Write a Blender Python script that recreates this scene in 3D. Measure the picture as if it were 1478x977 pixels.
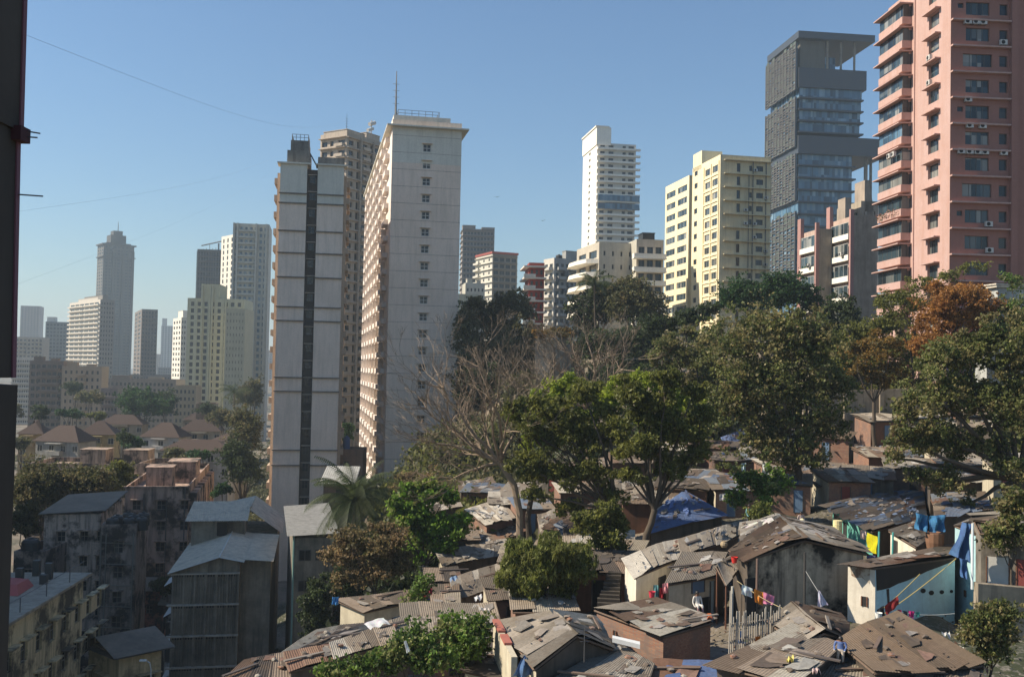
import bpy, bmesh, math, random
import numpy as np
from mathutils import Vector, Matrix, Euler
random.seed(7); rng = np.random.default_rng(7)
R = math.radians; PI = math.pi
for o in list(bpy.data.objects): bpy.data.objects.remove(o)
SC = bpy.context.scene
COL = SC.collection
# ------------------------------------------------------------------ camera
F = 1450.0; CX = 739.0; CY = 488.5
PITCH = R(1.84); ROLL = R(1.15)
cd = bpy.data.cameras.new('camera'); cam = bpy.data.objects.new('camera', cd); COL.objects.link(cam)
cd.sensor_width = 36; cd.lens = 36*F/1478.0; cd.clip_end = 20000; cd.clip_start = 0.2
CR = Matrix.Rotation(PI/2+PITCH, 3, 'X') @ Matrix.Rotation(ROLL, 3, 'Z')
cam.matrix_world = CR.to_4x4()
SC.camera = cam
# ------------------------------------------------------------------ world, sun, exposure
SUN_DIR = Vector((-0.99, -0.03, 0)).normalized(); SUN_EL = R(40)
world = bpy.data.worlds.new("World"); SC.world = world; world.use_nodes = True
wn = world.node_tree.nodes; wl = world.node_tree.links
bg = wn['Background']; sky = wn.new('ShaderNodeTexSky'); sky.sky_type = 'NISHITA'
sky.sun_disc = False; sky.sun_elevation = SUN_EL
sky.sun_rotation = math.atan2(SUN_DIR.x, SUN_DIR.y)
sky.altitude = 50; sky.air_density = 1.35; sky.dust_density = 0.0; sky.ozone_density = 10.0
wl.new(sky.outputs[0], bg.inputs[0]); bg.inputs[1].default_value = 0.09
sl = bpy.data.lights.new('sun', 'SUN'); sun = bpy.data.objects.new('sun', sl); COL.objects.link(sun)
sl.energy = 4.6; sl.angle = R(0.53); sl.color = (1, 0.94, 0.85)
sv = Vector((SUN_DIR.x*math.cos(SUN_EL), SUN_DIR.y*math.cos(SUN_EL), math.sin(SUN_EL)))
sun.rotation_euler = sv.to_track_quat('Z', 'Y').to_euler()
SC.view_settings.view_transform = 'Standard'; SC.view_settings.look = 'None'
SC.view_settings.exposure = 0.6; SC.view_settings.gamma = 1.0
SC.view_settings.use_white_balance = True; SC.view_settings.white_balance_temperature = 7300
SC.render.engine = 'CYCLES'
SC.cycles.use_denoising = True; SC.cycles.max_bounces = 6; SC.cycles.transparent_max_bounces = 6
SC.cycles.volume_bounces = 0; SC.cycles.diffuse_bounces = 3; SC.cycles.caustics_reflective = False
# ------------------------------------------------------------------ pixel helpers
def ray(px, py):
    v = CR @ Vector(((px-CX)/F, -(py-CY)/F, -1.0)); return v
def W(px, py, d):
    v = ray(px, py); return v*(d/v.y)
def Wz(px, py, z):
    v = ray(px, py); return v*(z/v.z)
# ------------------------------------------------------------------ tags, meshes
def tag(o, label=None, cat=None, group=None, kind=None):
    if label: o['label'] = label
    if cat: o['category'] = cat
    if group: o['group'] = group
    if kind: o['kind'] = kind
    return o
def empty(name, loc, rz=0, label=None, cat=None, group=None):
    o = bpy.data.objects.new(name, None); COL.objects.link(o); o.location = loc; o.rotation_euler = (0, 0, rz)
    o.empty_display_size = 0.3
    return tag(o, label, cat, group)
def link(name, me, parent=None, loc=None, rot=None):
    o = bpy.data.objects.new(name, me); COL.objects.link(o)
    if parent is not None: o.parent = parent
    if loc is not None: o.location = loc
    if rot is not None: o.rotation_euler = rot
    return o
class MB:
    def __init__(s): s.v = []; s.f = []; s.m = []; s.c = []; s.col = None
    def face(s, pts, mi=0):
        b = len(s.v); s.v.extend([tuple(p) for p in pts]); s.f.append(tuple(range(b, b+len(pts)))); s.m.append(mi); s.c.append(s.col or (1, 1, 1))
    def hexa(s, p, mi=0):      # p: 8 points, bottom 4 then top 4
        b = len(s.v); s.v.extend([tuple(q) for q in p])
        for q in ((3,2,1,0),(4,5,6,7),(0,1,5,4),(1,2,6,5),(2,3,7,6),(3,0,4,7)):
            s.f.append(tuple(b+i for i in q)); s.m.append(mi); s.c.append(s.col or (1, 1, 1))
    def box(s, x0, x1, y0, y1, z0, z1, mi=0):
        s.hexa([(x0,y0,z0),(x1,y0,z0),(x1,y1,z0),(x0,y1,z0),(x0,y0,z1),(x1,y0,z1),(x1,y1,z1),(x0,y1,z1)], mi)
    def prism(s, poly, z0, z1, mi=0):
        n = len(poly); b = len(s.v)
        s.v.extend([(p[0], p[1], z0) for p in poly]); s.v.extend([(p[0], p[1], z1) for p in poly])
        fs = [tuple(range(b+n-1, b-1, -1)), tuple(range(b+n, b+2*n))]+[(b+i, b+(i+1) % n, b+n+(i+1) % n, b+n+i) for i in range(n)]
        for q in fs: s.f.append(q); s.m.append(mi); s.c.append(s.col or (1, 1, 1))
    def tube(s, pts, rad, n=6, mi=0, cap=True):
        pts = [Vector(p) for p in pts]
        if not hasattr(rad, '__len__'): rad = [rad]*len(pts)
        b0 = len(s.v)
        for i, p in enumerate(pts):
            t = (pts[min(i+1, len(pts)-1)]-pts[max(i-1, 0)])
            t = t.normalized() if t.length > 1e-9 else Vector((0, 0, 1))
            a = Vector((1, 0, 0)) if abs(t.x) < 0.8 else Vector((0, 1, 0))
            u = t.cross(a).normalized(); w = t.cross(u)
            for k in range(n):
                an = 2*PI*k/n; s.v.append(tuple(p+(u*math.cos(an)+w*math.sin(an))*rad[i]))
        for i in range(len(pts)-1):
            for k in range(n):
                a = b0+i*n+k; b = b0+i*n+(k+1) % n
                s.f.append((a, b, b+n, a+n)); s.m.append(mi); s.c.append(s.col or (1, 1, 1))
        if cap:
            e = b0+(len(pts)-1)*n
            s.f.append(tuple(range(e, e+n))); s.m.append(mi); s.c.append(s.col or (1, 1, 1))
            s.f.append(tuple(range(b0+n-1, b0-1, -1))); s.m.append(mi); s.c.append(s.col or (1, 1, 1))
    def mesh(s, name, mats, org=None, smooth=False):
        me = bpy.data.meshes.new(name)
        vs = s.v if org is None else [(x-org[0], y-org[1], z-org[2]) for x, y, z in s.v]
        me.from_pydata(vs, [], s.f)
        mats = mats if isinstance(mats, (list, tuple)) else [mats]
        for m in mats: me.materials.append(m)
        if s.f: me.polygons.foreach_set('material_index', s.m)
        if smooth: me.polygons.foreach_set('use_smooth', [True]*len(s.f))
        if any(c != (1, 1, 1) for c in s.c):
            ca = me.color_attributes.new('Col', 'FLOAT_COLOR', 'CORNER'); arr = []
            for f, c in zip(s.f, s.c): arr.extend((c[0], c[1], c[2], 1.0)*len(f))
            ca.data.foreach_set('color', arr)
        me.update(); return me
    def build(s, name, mats, parent=None, org=None, smooth=False):
        return link(name, s.mesh(name, mats, org, smooth), parent)
# ------------------------------------------------------------------ materials
def newmat(name):
    m = bpy.data.materials.new(name); m.use_nodes = True
    return m, m.node_tree.nodes, m.node_tree.links, m.node_tree.nodes['Principled BSDF']
def ramp(n, l, src, p0, p1, c0=(0,0,0,1), c1=(1,1,1,1)):
    r = n.new('ShaderNodeValToRGB'); r.color_ramp.elements[0].position = p0; r.color_ramp.elements[1].position = p1
    r.color_ramp.elements[0].color = c0; r.color_ramp.elements[1].color = c1; l.new(src, r.inputs[0]); return r.outputs[0]
def mixc(n, l, fac, a, b, mode='MIX'):
    x = n.new('ShaderNodeMix'); x.data_type = 'RGBA'; x.blend_type = mode
    if hasattr(fac, 'is_linked'): l.new(fac, x.inputs[0])
    else: x.inputs[0].default_value = fac
    for i, q in ((6, a), (7, b)):
        if hasattr(q, 'is_linked'): l.new(q, x.inputs[i])
        else: x.inputs[i].default_value = (*q[:3], 1)
    return x.outputs[2]
def noise(n, l, scale, sx=1, sy=1, sz=1, detail=4, rough=0.6, coord='pos', off=0.0):
    g = n.new('ShaderNodeNewGeometry').outputs['Position'] if coord == 'pos' else n.new('ShaderNodeTexCoord').outputs['Object']
    mp = n.new('ShaderNodeMapping'); mp.inputs['Scale'].default_value = (sx, sy, sz); mp.inputs['Location'].default_value = (off, off*1.7, off*0.3)
    l.new(g, mp.inputs['Vector'])
    t = n.new('ShaderNodeTexNoise'); t.inputs['Scale'].default_value = scale; t.inputs['Detail'].default_value = detail; t.inputs['Roughness'].default_value = rough
    l.new(mp.outputs[0], t.inputs['Vector']); return t.outputs['Fac']
MC = {}
def wall(col, stain=(0.08, 0.07, 0.06), amt=0.5, streak=0.5, rough=0.9, patch=0.35, bump=0.3, key=None, sharp=0):
    k = ('wall', col, stain, amt, streak, patch, key, sharp)
    if k in MC: return MC[k]
    col = (min(.9, col[0]*1.07), col[1], col[2]*.9); stain = (stain[0]*1.05, stain[1], stain[2]*.9)
    m, n, l, b = newmat('painted_wall')
    big = ramp(n, l, noise(n, l, patch, detail=6, rough=0.7), 0.35+.12*sharp, 0.68-.1*sharp)
    st = ramp(n, l, noise(n, l, 1.6, 1, 1, 0.09, detail=5, rough=0.65, off=3), 0.46, 0.72)
    fine = noise(n, l, 4.0, detail=5)
    c = mixc(n, l, ramp(n, l, fine, 0.2, 0.8), tuple(x*0.86 for x in col), tuple(min(1, x*1.08) for x in col))
    mul = n.new('ShaderNodeMath'); mul.operation = 'MULTIPLY'; l.new(big, mul.inputs[0]); mul.inputs[1].default_value = amt
    c = mixc(n, l, mul.outputs[0], c, stain)
    mul2 = n.new('ShaderNodeMath'); mul2.operation = 'MULTIPLY'; l.new(st, mul2.inputs[0]); mul2.inputs[1].default_value = streak
    c = mixc(n, l, mul2.outputs[0], c, stain)
    l.new(c, b.inputs['Base Color']); b.inputs['Roughness'].default_value = rough
    bp = n.new('ShaderNodeBump'); bp.inputs['Strength'].default_value = bump; bp.inputs['Distance'].default_value = 0.03
    l.new(fine, bp.inputs['Height']); l.new(bp.outputs[0], b.inputs['Normal'])
    MC[k] = m; return m
def plain(col, rough=0.8, metal=0.0, var=0.25, key='plain'):
    k = (key, col, rough, metal)
    if k in MC: return MC[k]
    m, n, l, b = newmat(key)
    f = noise(n, l, 2.5, detail=5)
    oi = n.new('ShaderNodeObjectInfo').outputs['Random']
    c = mixc(n, l, f, tuple(x*(1-var) for x in col), tuple(min(1, x*(1+var)) for x in col))
    c = mixc(n, l, 0.25, c, mixc(n, l, oi, tuple(x*0.75 for x in col), tuple(min(1, x*1.25) for x in col)))
    l.new(c, b.inputs['Base Color']); b.inputs['Roughness'].default_value = rough; b.inputs['Metallic'].default_value = metal
    MC[k] = m; return m
def colmat(name, rough=0.85, spec=0.3, nz=6.0, dirt=(0.13, 0.085, 0.05), damt=0.45, trans=0.0):
    m, n, l, b = newmat(name)
    a = n.new('ShaderNodeAttribute'); a.attribute_name = 'Col'
    f = noise(n, l, nz, detail=6, rough=0.7)
    c = mixc(n, l, 1.0, a.outputs['Color'], ramp(n, l, f, 0.2, 0.8, (0.6, 0.6, 0.6, 1), (1.25, 1.25, 1.25, 1)), 'MULTIPLY')
    if damt > 0:
        d = ramp(n, l, noise(n, l, 0.9, detail=7, rough=0.75, off=5), 0.5, 0.66)
        mu = n.new('ShaderNodeMath'); mu.operation = 'MULTIPLY'; l.new(d, mu.inputs[0]); mu.inputs[1].default_value = damt
        c = mixc(n, l, mu.outputs[0], c, dirt)
    l.new(c, b.inputs['Base Color']); b.inputs['Roughness'].default_value = rough; b.inputs['Specular IOR Level'].default_value = spec
    if trans > 0:
        tb = n.new('ShaderNodeBsdfTranslucent'); l.new(c, tb.inputs[0]); ms = n.new('ShaderNodeMixShader'); ms.inputs[0].default_value = trans
        l.new(b.outputs[0], ms.inputs[1]); l.new(tb.outputs[0], ms.inputs[2]); l.new(ms.outputs[0], n['Material Output'].inputs[0])
    return m
M_SHEET = colmat('weathered_sheet')
M_LEAF = colmat('leaf', rough=0.55, spec=0.35, nz=1.2, damt=0, trans=0.5)
M_CLOTH = colmat('cloth', rough=0.9, nz=2.0, damt=0.0, trans=0.15)
M_BARK = wall((0.10, 0.08, 0.062), (0.035, 0.03, 0.025), 0.5, 0.5, key='bark')
M_BARE = wall((0.30, 0.235, 0.175), (0.18, 0.14, 0.11), 0.5, 0.4, key='bare')
def glass_mat(name, dark=(0.012, 0.016, 0.02), light=(0.30, 0.30, 0.27), thr=0.62, tint=(0.03, 0.05, 0.06)):
    m, n, l, b = newmat(name)
    oi = n.new('ShaderNodeObjectInfo').outputs['Random']
    wt = n.new('ShaderNodeTexWhiteNoise'); sn = n.new('ShaderNodeVectorMath'); sn.operation = 'SNAP'; sn.inputs[1].default_value = (1.15, 1.15, 2.9)
    g = n.new('ShaderNodeNewGeometry').outputs['Position']; l.new(g, sn.inputs[0]); l.new(sn.outputs[0], wt.inputs['Vector'])
    ad = n.new('ShaderNodeMath'); ad.operation = 'ADD'; l.new(oi, ad.inputs[0]); l.new(wt.outputs['Value'], ad.inputs[1])
    fr = n.new('ShaderNodeMath'); fr.operation = 'FRACT'; l.new(ad.outputs[0], fr.inputs[0])
    r = n.new('ShaderNodeValToRGB'); cr = r.color_ramp; cr.interpolation = 'LINEAR'
    cr.elements[0].position = 0; cr.elements[0].color = (*dark, 1); cr.elements[1].position = 1; cr.elements[1].color = (*light, 1)
    e = cr.elements.new(thr-0.25); e.color = (*tint, 1); e = cr.elements.new(thr); e.color = (*[x*1.4 for x in tint], 1); e = cr.elements.new(min(0.99, thr+0.25)); e.color = (*[x*0.6 for x in light], 1)
    l.new(fr.outputs[0], r.inputs[0]); l.new(r.outputs[0], b.inputs['Base Color'])
    b.inputs['Roughness'].default_value = 0.12; b.inputs['Specular IOR Level'].default_value = 0.5
    return m
M_GLASS = glass_mat('window_glass')
M_GLASSD = glass_mat('dark_window_glass', light=(0.10, 0.10, 0.09), thr=0.7, tint=(0.02, 0.025, 0.03))
M_GLASSB = glass_mat('blue_curtain_glass', dark=(0.03, 0.06, 0.09), light=(0.24, 0.36, 0.44), tint=(0.06, 0.13, 0.19))
M_FRAME = plain((0.10, 0.09, 0.08), 0.5, key='window_frame_paint')
M_FRAMEW = plain((0.55, 0.53, 0.48), 0.6, key='white_frame_paint')
M_AC = plain((0.55, 0.53, 0.48), 0.5, key='ac_casing'); M_DARK = plain((0.02, 0.02, 0.02), 0.9, key='dark_opening')
M_CONC = wall((0.30, 0.28, 0.25), (0.07, 0.065, 0.06), 0.6, 0.6)
M_RUST = plain((0.16, 0.07, 0.04), 0.9, key='rusty_metal'); M_METAL = plain((0.12, 0.12, 0.12), 0.5, 0.5, key='grey_metal')
# ------------------------------------------------------------------ terrain controls: (px, depth, z)
CTRL = [(1000,38,-13.6),(1450,38,-13.2),(700,42,-15.2),(500,46,-17.2),(330,45,-24),(1000,60,-13.4),(1300,60,-12.8),(700,65,-15.8),(560,70,-18.5),
 (440,78,-31),(1000,85,-11.9),(1300,85,-11),(700,85,-14.5),(600,95,-19),(470,95,-34),(1000,105,-9.4),(1200,106,-8.0),(1400,104,-7),(800,110,-12),(700,120,-16),
 (600,176,-21),(440,165,-35),(50,60,-36),(200,100,-37),(300,100,-36),(420,120,-35),(100,200,-38),(300,250,-39),(100,500,-40),(400,600,-40),(600,400,-36),(600,900,-36),
 (1280,118,-1),(1200,122,-1),(1400,118,0),(1100,165,6),(1200,150,4),(1300,170,5),(950,220,8),(830,235,7),(780,165,-2),(700,150,-10),(750,185,2),(700,220,5),(650,200,-12),(740,300,9),(680,340,6),
 (900,180,4),(1000,150,1),(1000,128,-4),(1120,125,-2),(880,135,-7),(900,450,14),(1200,420,18),(1450,300,14),(700,650,0),(1000,900,0),(1400,900,0),(1700,60,-11),(1700,130,2),(-200,80,-36),(-200,400,-40),
 (150,145,-38),(250,145,-38),(250,120,-37),(350,140,-37),(60,130,-38),(150,110,-37),(250,90,-37),(350,85,-36),(100,80,-37),(200,170,-38),(300,190,-38),(400,220,-37),(50,300,-39),(200,350,-40),(500,230,-34),(550,300,-34),(380,100,-36),(739,5,-22),(200,5,-24),(1300,5,-20),(739,20,-17),(200,25,-33),(1200,20,-15)]
# ------------------------------------------------------------------ box buildings
def P_(side, w, l):
    if side == 'F': return lambda s, z, o: (s, -o, z)
    if side == 'L': return lambda s, z, o: (-o, s, z)
    if side == 'R': return lambda s, z, o: (w+o, s, z)
    return lambda s, z, o: (s, l+o, z)
ROT = {'F': 0.0, 'L': -PI/2, 'R': PI/2, 'B': PI}
def holed(mb, P, S0, S1, z0, z1, holes, dep, mi=0, o=0.0):
    xs = sorted({round(x, 4) for h in holes for x in h[:2]} | {S0, S1}); zs = sorted({round(x, 4) for h in holes for x in h[2:]} | {z0, z1})
    xs = [x for x in xs if S0 <= x <= S1]; zs = [z for z in zs if z0 <= z <= z1]
    hh = [tuple(round(x, 4) for x in h) for h in holes]
    # column bands: process per z band for fewer faces
    for j in range(len(zs)-1):
        zc = (zs[j]+zs[j+1])/2; act = sorted([h for h in hh if h[2] < zc < h[3]])
        x = S0
        for h in act:
            if h[0] > x+1e-4: mb.face([P(x, zs[j], o), P(h[0], zs[j], o), P(h[0], zs[j+1], o), P(x, zs[j+1], o)], mi)
            x = max(x, h[1])
        if S1 > x+1e-4: mb.face([P(x, zs[j], o), P(S1, zs[j], o), P(S1, zs[j+1], o), P(x, zs[j+1], o)], mi)
    for a, b, c, d in hh:
        mb.face([P(a, c, o), P(a, d, o), P(a, d, o-dep), P(a, c, o-dep)], mi); mb.face([P(b, c, o), P(b, d, o), P(b, d, o-dep), P(b, c, o-dep)], mi)
        mb.face([P(a, c, o), P(b, c, o), P(b, c, o-dep), P(a, c, o-dep)], mi); mb.face([P(a, d, o), P(b, d, o), P(b, d, o-dep), P(a, d, o-dep)], mi)
WCACHE = {}
def win_mesh(w, h, nx=2, nz=1, gm=None, fm=None, t=0.05, bars=True):
    k = ('win', round(w, 2), round(h, 2), nx, nz, gm.name if gm else '', fm.name if fm else '', t)
    if k in WCACHE: return WCACHE[k]
    mb = MB(); a, b = w/2, h/2
    for x0, x1, z0, z1 in ((-a, -a+t, -b, b), (a-t, a, -b, b), (-a+t, a-t, -b, -b+t), (-a+t, a-t, b-t, b)): mb.box(x0, x1, -0.03, 0.03, z0, z1, 0)
    for i in range(1, nx): x = -a+w*i/nx; mb.box(x-t/2, x+t/2, -0.028, 0.028, -b+t, b-t, 0)
    for i in range(1, nz): z = -b+h*i/nz; mb.box(-a+t, a-t, -0.024, 0.024, z-t/2, z+t/2, 0)
    me = mb.mesh('window', [fm or M_FRAME]); pb = MB(); pb.box(-a+t*.5, a-t*.5, -0.006, 0.006, -b+t*.5, b-t*.5); pm = pb.mesh('pane', [gm or M_GLASS])
    mb2 = MB(); mb2.v = mb.v+pb.v; mb2.f = mb.f+[tuple(i+len(mb.v) for i in f) for f in pb.f]; mb2.m = mb.m+[1]*len(pb.f); mb2.c = mb.c+pb.c
    both = mb2.mesh('window', [fm or M_FRAME, gm or M_GLASS])
    WCACHE[k] = (me, pm, both, pb); return WCACHE[k]
def boxmesh(name, x0, x1, y0, y1, z0, z1, mat):
    k = (name, x0, x1, y0, y1, z0, z1, mat.name)
    if k not in WCACHE:
        mb = MB(); mb.box(x0, x1, y0, y1, z0, z1); WCACHE[k] = mb.mesh(name, [mat])
    return WCACHE[k]
def ac_mesh():
    if 'ac' not in WCACHE:
        mb = MB(); mb.box(-.42, .42, -.5, -.14, -.3, .3, 0)
        n = 14; mb.prism([(0, 0)], 0, 0) if False else None
        b = len(mb.v)
        pts = [(-.1+.24*math.cos(2*PI*i/n), -.515, .24*math.sin(2*PI*i/n)) for i in range(n)]; mb.face(pts, 1)
        mb.box(-.36, -.3, -.5, 0, -.36, -.32, 2); mb.box(.3, .36, -.5, 0, -.36, -.32, 2)
        WCACHE['ac'] = mb.mesh('ac_unit', [M_AC, M_DARK, M_METAL])
    return WCACHE['ac']
def plan(xa, ya, d, yaw, xr=None, xl=None, w=None, l=None):
    A = W(xa, ya, d); u = Vector((math.cos(yaw), math.sin(yaw))); v = Vector((-math.sin(yaw), math.cos(yaw)))
    def hit(px, dr, dv):
        r = ray(px, ya); k = r.x/r.y
        return (k*A.y-A.x)/(dr.x-k*dr.y)
    if xr is not None: w = hit(xr, u, None)
    if xl is not None: l = hit(xl, v, None)
    return A, w, l
class Bld:
    def __init__(s, name, label, cat, xa, ya, d, yaw=10, xr=None, xl=None, w=None, l=None, base=-40, mats=None, group=None, near=False):
        yaw = R(yaw); A, s.w, s.l = plan(xa, ya, d, yaw, xr, xl, w, l)
        s.A = A; s.yaw = yaw; s.H = A.z-base; s.base = base
        s.root = empty(name, (A.x, A.y, base), yaw, label, cat, group); s.near = near
        s.mats = mats; s.wb = MB(); s.req = {}; s.holes = {'F': [], 'L': [], 'R': [], 'B': []}; s.d = d
        s.M = Matrix.Translation(s.root.location) @ Matrix.Rotation(yaw, 4, 'Z')
    def z(s, px, py, d=None):       # local height of a pixel row at the corner's depth
        return W(px, py, d or s.d).z-s.base
    def win(s, side, sc, zc, w, h, nx=2, nz=1, gm=None, fm=None, dep=0.18, t=0.06, hole=True, o=0.0, name='window'):
        if hole: s.holes[side].append((sc-w/2, sc+w/2, zc-h/2, zc+h/2))
        P = P_(side, s.w, s.l); s.req.setdefault(name, []).append((win_mesh(w, h, nx, nz, gm, fm, t), P(sc, zc, o-dep), ROT[side], dep+.02))
    def add(s, name, me, side, sc, zc, o=0.0):
        P = P_(side, s.w, s.l); s.req.setdefault(name, []).append((me, P(sc, zc, o), ROT[side], 0))
    def shell(s, dep=0.18, o=None, top=None, par=0.9):
        w, l, H = s.w, s.l, s.H
        for side, S in (('F', w), ('L', l), ('R', l), ('B', w)):
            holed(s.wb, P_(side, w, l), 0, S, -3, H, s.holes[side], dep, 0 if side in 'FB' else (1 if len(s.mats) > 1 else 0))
        # roof slab and parapet inner
        s.wb.face([(0, 0, H-par), (w, 0, H-par), (w, l, H-par), (0, l, H-par)], 0)
        t = 0.2
        for q in (((t, t), (w-t, t)), ((w-t, t), (w-t, l-t)), ((w-t, l-t), (t, l-t)), ((t, l-t), (t, t))):
            (a, b), (c, d) = q; s.wb.face([(a, b, H-par), (c, d, H-par), (c, d, H), (a, b, H)], 0)
        for a in (((0, 0), (w, 0), (w-t, t), (t, t)), ((w, 0), (w, l), (w-t, l-t), (w-t, t)), ((w, l), (0, l), (t, l-t), (w-t, l-t)), ((0, l), (0, 0), (t, t), (t, l-t))):
            s.wb.face([(x, y, H) for x, y in a], 0)
        i = dep+.03   # dark core behind the openings
        s.core = MB(); s.core.box(i, w-i, i, l-i, -3, H-par-0.1)
    def done(s):
        s.wb.build('wall', s.mats, s.root)
        if hasattr(s, 'core'): s.core.build('interior', M_DARK, s.root)
        for name, lst in s.req.items():
            cc = s.M
            lst = sorted(lst, key=lambda r: (cc @ Vector(r[1])).length + (20 if r[2] == PI else 0))
            for r in lst[:100 if len(lst) > 100 else 100]:
                isw = isinstance(r[0], tuple)
                if isw and s.near:
                    o = link(name, r[0][0], s.root, r[1], (0, 0, r[2])); link('pane', r[0][1], o)
                else: link(name, r[0][2] if isw else r[0], s.root, r[1], (0, 0, r[2]))
            rest = lst[100:]
            if rest:
                bm = bmesh.new(); mats = []
                for r in rest:
                    me = r[0][2] if isinstance(r[0], tuple) else r[0]
                    n0 = len(bm.verts); f0 = len(bm.faces)
                    bm.from_mesh(me); bm.verts.ensure_lookup_table(); bm.faces.ensure_lookup_table()
                    X = Matrix.Translation(r[1]) @ Matrix.Rotation(r[2], 4, 'Z')
                    for v in bm.verts[n0:]: v.co = X @ v.co
                    mp = []
                    for m in me.materials:
                        if m not in mats: mats.append(m)
                        mp.append(mats.index(m))
                    for f in bm.faces[f0:]: f.material_index = mp[f.material_index]
                me2 = bpy.data.meshes.new(name); bm.to_mesh(me2); bm.free()
                for m in mats: me2.materials.append(m)
                o = link(name, me2, s.root); o['kind'] = 'stuff'
        return s.root
def grid(b, side, fh, z0, zt, cols, ww, wh, nx=2, nz=1, gm=None, fm=None, dep=0.18, zoff=0.0, skip=0.0, t=0.06):
    z = zt
    while z-fh > z0:
        for c, in [(c,) for c in cols]:
            if random.random() < skip: continue
            x = c if not isinstance(c, tuple) else c[0]; w_ = ww if not isinstance(c, tuple) else c[1]; h_ = wh if not (isinstance(c, tuple) and len(c) > 2) else c[2]
            b.win(side, x, z-fh*0.5+zoff, w_, h_, nx, nz, gm, fm, dep, t)
        z -= fh
def ledges(b, side, fh, z0, zt, s0, s1, out, th, mat, off=0.0, name='ledge', every=1):
    z = zt; me = boxmesh(name, -(s1-s0)/2, (s1-s0)/2, -out, 0.0, -th/2, th/2, mat)
    while z > z0: b.add(name, me, side, (s0+s1)/2, z+off); z -= fh*every
def even(a, b, n): return [a+(b-a)*(i+.5)/n for i in range(n)]
def roofbox(b, x0, x1, y0, y1, h, mat, name='roof_block', z=None, mb=None):
    m = MB(); z = b.H-0.9 if z is None else z; m.box(x0, x1, y0, y1, z, z+h); m.box(x0-.15, x1+.15, y0-.15, y1+.15, z+h, z+h+.15); return m.build(name, mat, b.root)
def rail(b, x0, x1, y0, y1, z, h=1.0, n=5, name='railing', mat=None):
    m = MB()
    P = [(x0, y0), (x1, y0), (x1, y1), (x0, y1), (x0, y0)]
    for i in range(4):
        a, c = P[i], P[i+1]
        for k in range(n): q = k/n; m.tube([(a[0]+(c[0]-a[0])*q, a[1]+(c[1]-a[1])*q, z), (a[0]+(c[0]-a[0])*q, a[1]+(c[1]-a[1])*q, z+h)], .04, 4)
        for zz in (z+h, z+h*.5): m.tube([(a[0], a[1], zz), (c[0], c[1], zz)], .04, 4)
    return m.build(name, mat or M_METAL, b.root)
def mast(b, x, y, z, h, name='antenna', r=0.12):
    m = MB(); m.tube([(x, y, z), (x, y, z+h)], [r, r*.3], 4)
    for k in range(4): zz = z+h*(.35+.13*k); m.tube([(x-.6, y, zz), (x+.6, y, zz)], .04, 3)
    return m.build(name, M_METAL, b.root)
def tank(b, x, y, z, r=1.0, h=1.6, mat=None, name='water_tank'):
    m = MB(); n = 14
    prof = [(r*.96, 0), (r, .1), (r, h*.8), (r*.8, h*.95), (r*.3, h), (r*.3, h+.12), (0.01, h+.12)]
    for i in range(len(prof)-1):
        for k in range(n):
            a, c = 2*PI*k/n, 2*PI*(k+1)/n; (r0, z0), (r1, z1) = prof[i], prof[i+1]
            m.face([(x+r0*math.cos(a), y+r0*math.sin(a), z+z0), (x+r0*math.cos(c), y+r0*math.sin(c), z+z0), (x+r1*math.cos(c), y+r1*math.sin(c), z+z1), (x+r1*math.cos(a), y+r1*math.sin(a), z+z1)])
    return m.build(name, mat or M_BLACK, b.root)
M_BLACK = plain((0.025, 0.03, 0.03), 0.6, key='black_plastic')
# ================================================================== PINK TOWER (near right)
PINK = wall((0.33, 0.165, 0.145), (0.24, 0.12, 0.095), 0.35, 0.35); PINK_LIT = wall((0.50, 0.36, 0.35), (0.4, 0.22, 0.17), 0.4, 0.5)  # shade and sun put into one pink paint: darker front, lighter left side
b = Bld('apartment_tower', 'tall pink apartment tower with projecting window bays at the right edge', 'apartment tower', 1373, -60, 118, 4, w=16.5, xl=1283, base=-2, mats=[PINK, PINK_LIT], near=True)
fh = 3.1; zt = b.z(1373, 5)+.3; z = zt+1.2*fh; PF = P_('F', b.w, b.l)
acm = ac_mesh(); ledF = boxmesh('ledge', -3.6, 3.6, -.55, 0, -.09, .09, PINK_LIT)
k = 0
bayme = {}
bl0, bl1 = 9.6, b.l   # bay strip on the left face
while z > 3:
    zc = z-fh*.5
    # front (shaded) face
    b.win('F', 3.3, zc+.1, 2.9 if k % 5 != 3 else 3.6, 1.55, 4, 1, dep=.22, gm=M_GLASS)
    b.win('F', 6.5, zc+.1, 1.0, 1.3, 1, 1, dep=.22, gm=M_GLASSD)
    b.win('F', 12.0, zc+.1, 2.2, 1.5, 2, 1, dep=.22, gm=M_GLASSD)
    if k % 4 == 1: b.win('F', 1.2, zc+.4, .7, .6, 1, 1, dep=.22, gm=M_GLASSD)
    b.add('ledge', ledF, 'F', 3.6, z+.15, 0)
    # left sunlit face: single window column
    b.win('L', 4.1, zc, 2.6, 1.7, 3, 1, dep=.35, gm=M_GLASS)
    b.add('window_hood', boxmesh('window_hood', -1.75, 1.75, -.75, 0, -.07, .07, PINK_LIT), 'L', 4.1, zc+1.05, 0)
    z -= fh; k += 1
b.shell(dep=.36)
nfl = k; z = zt+1.2*fh
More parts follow.
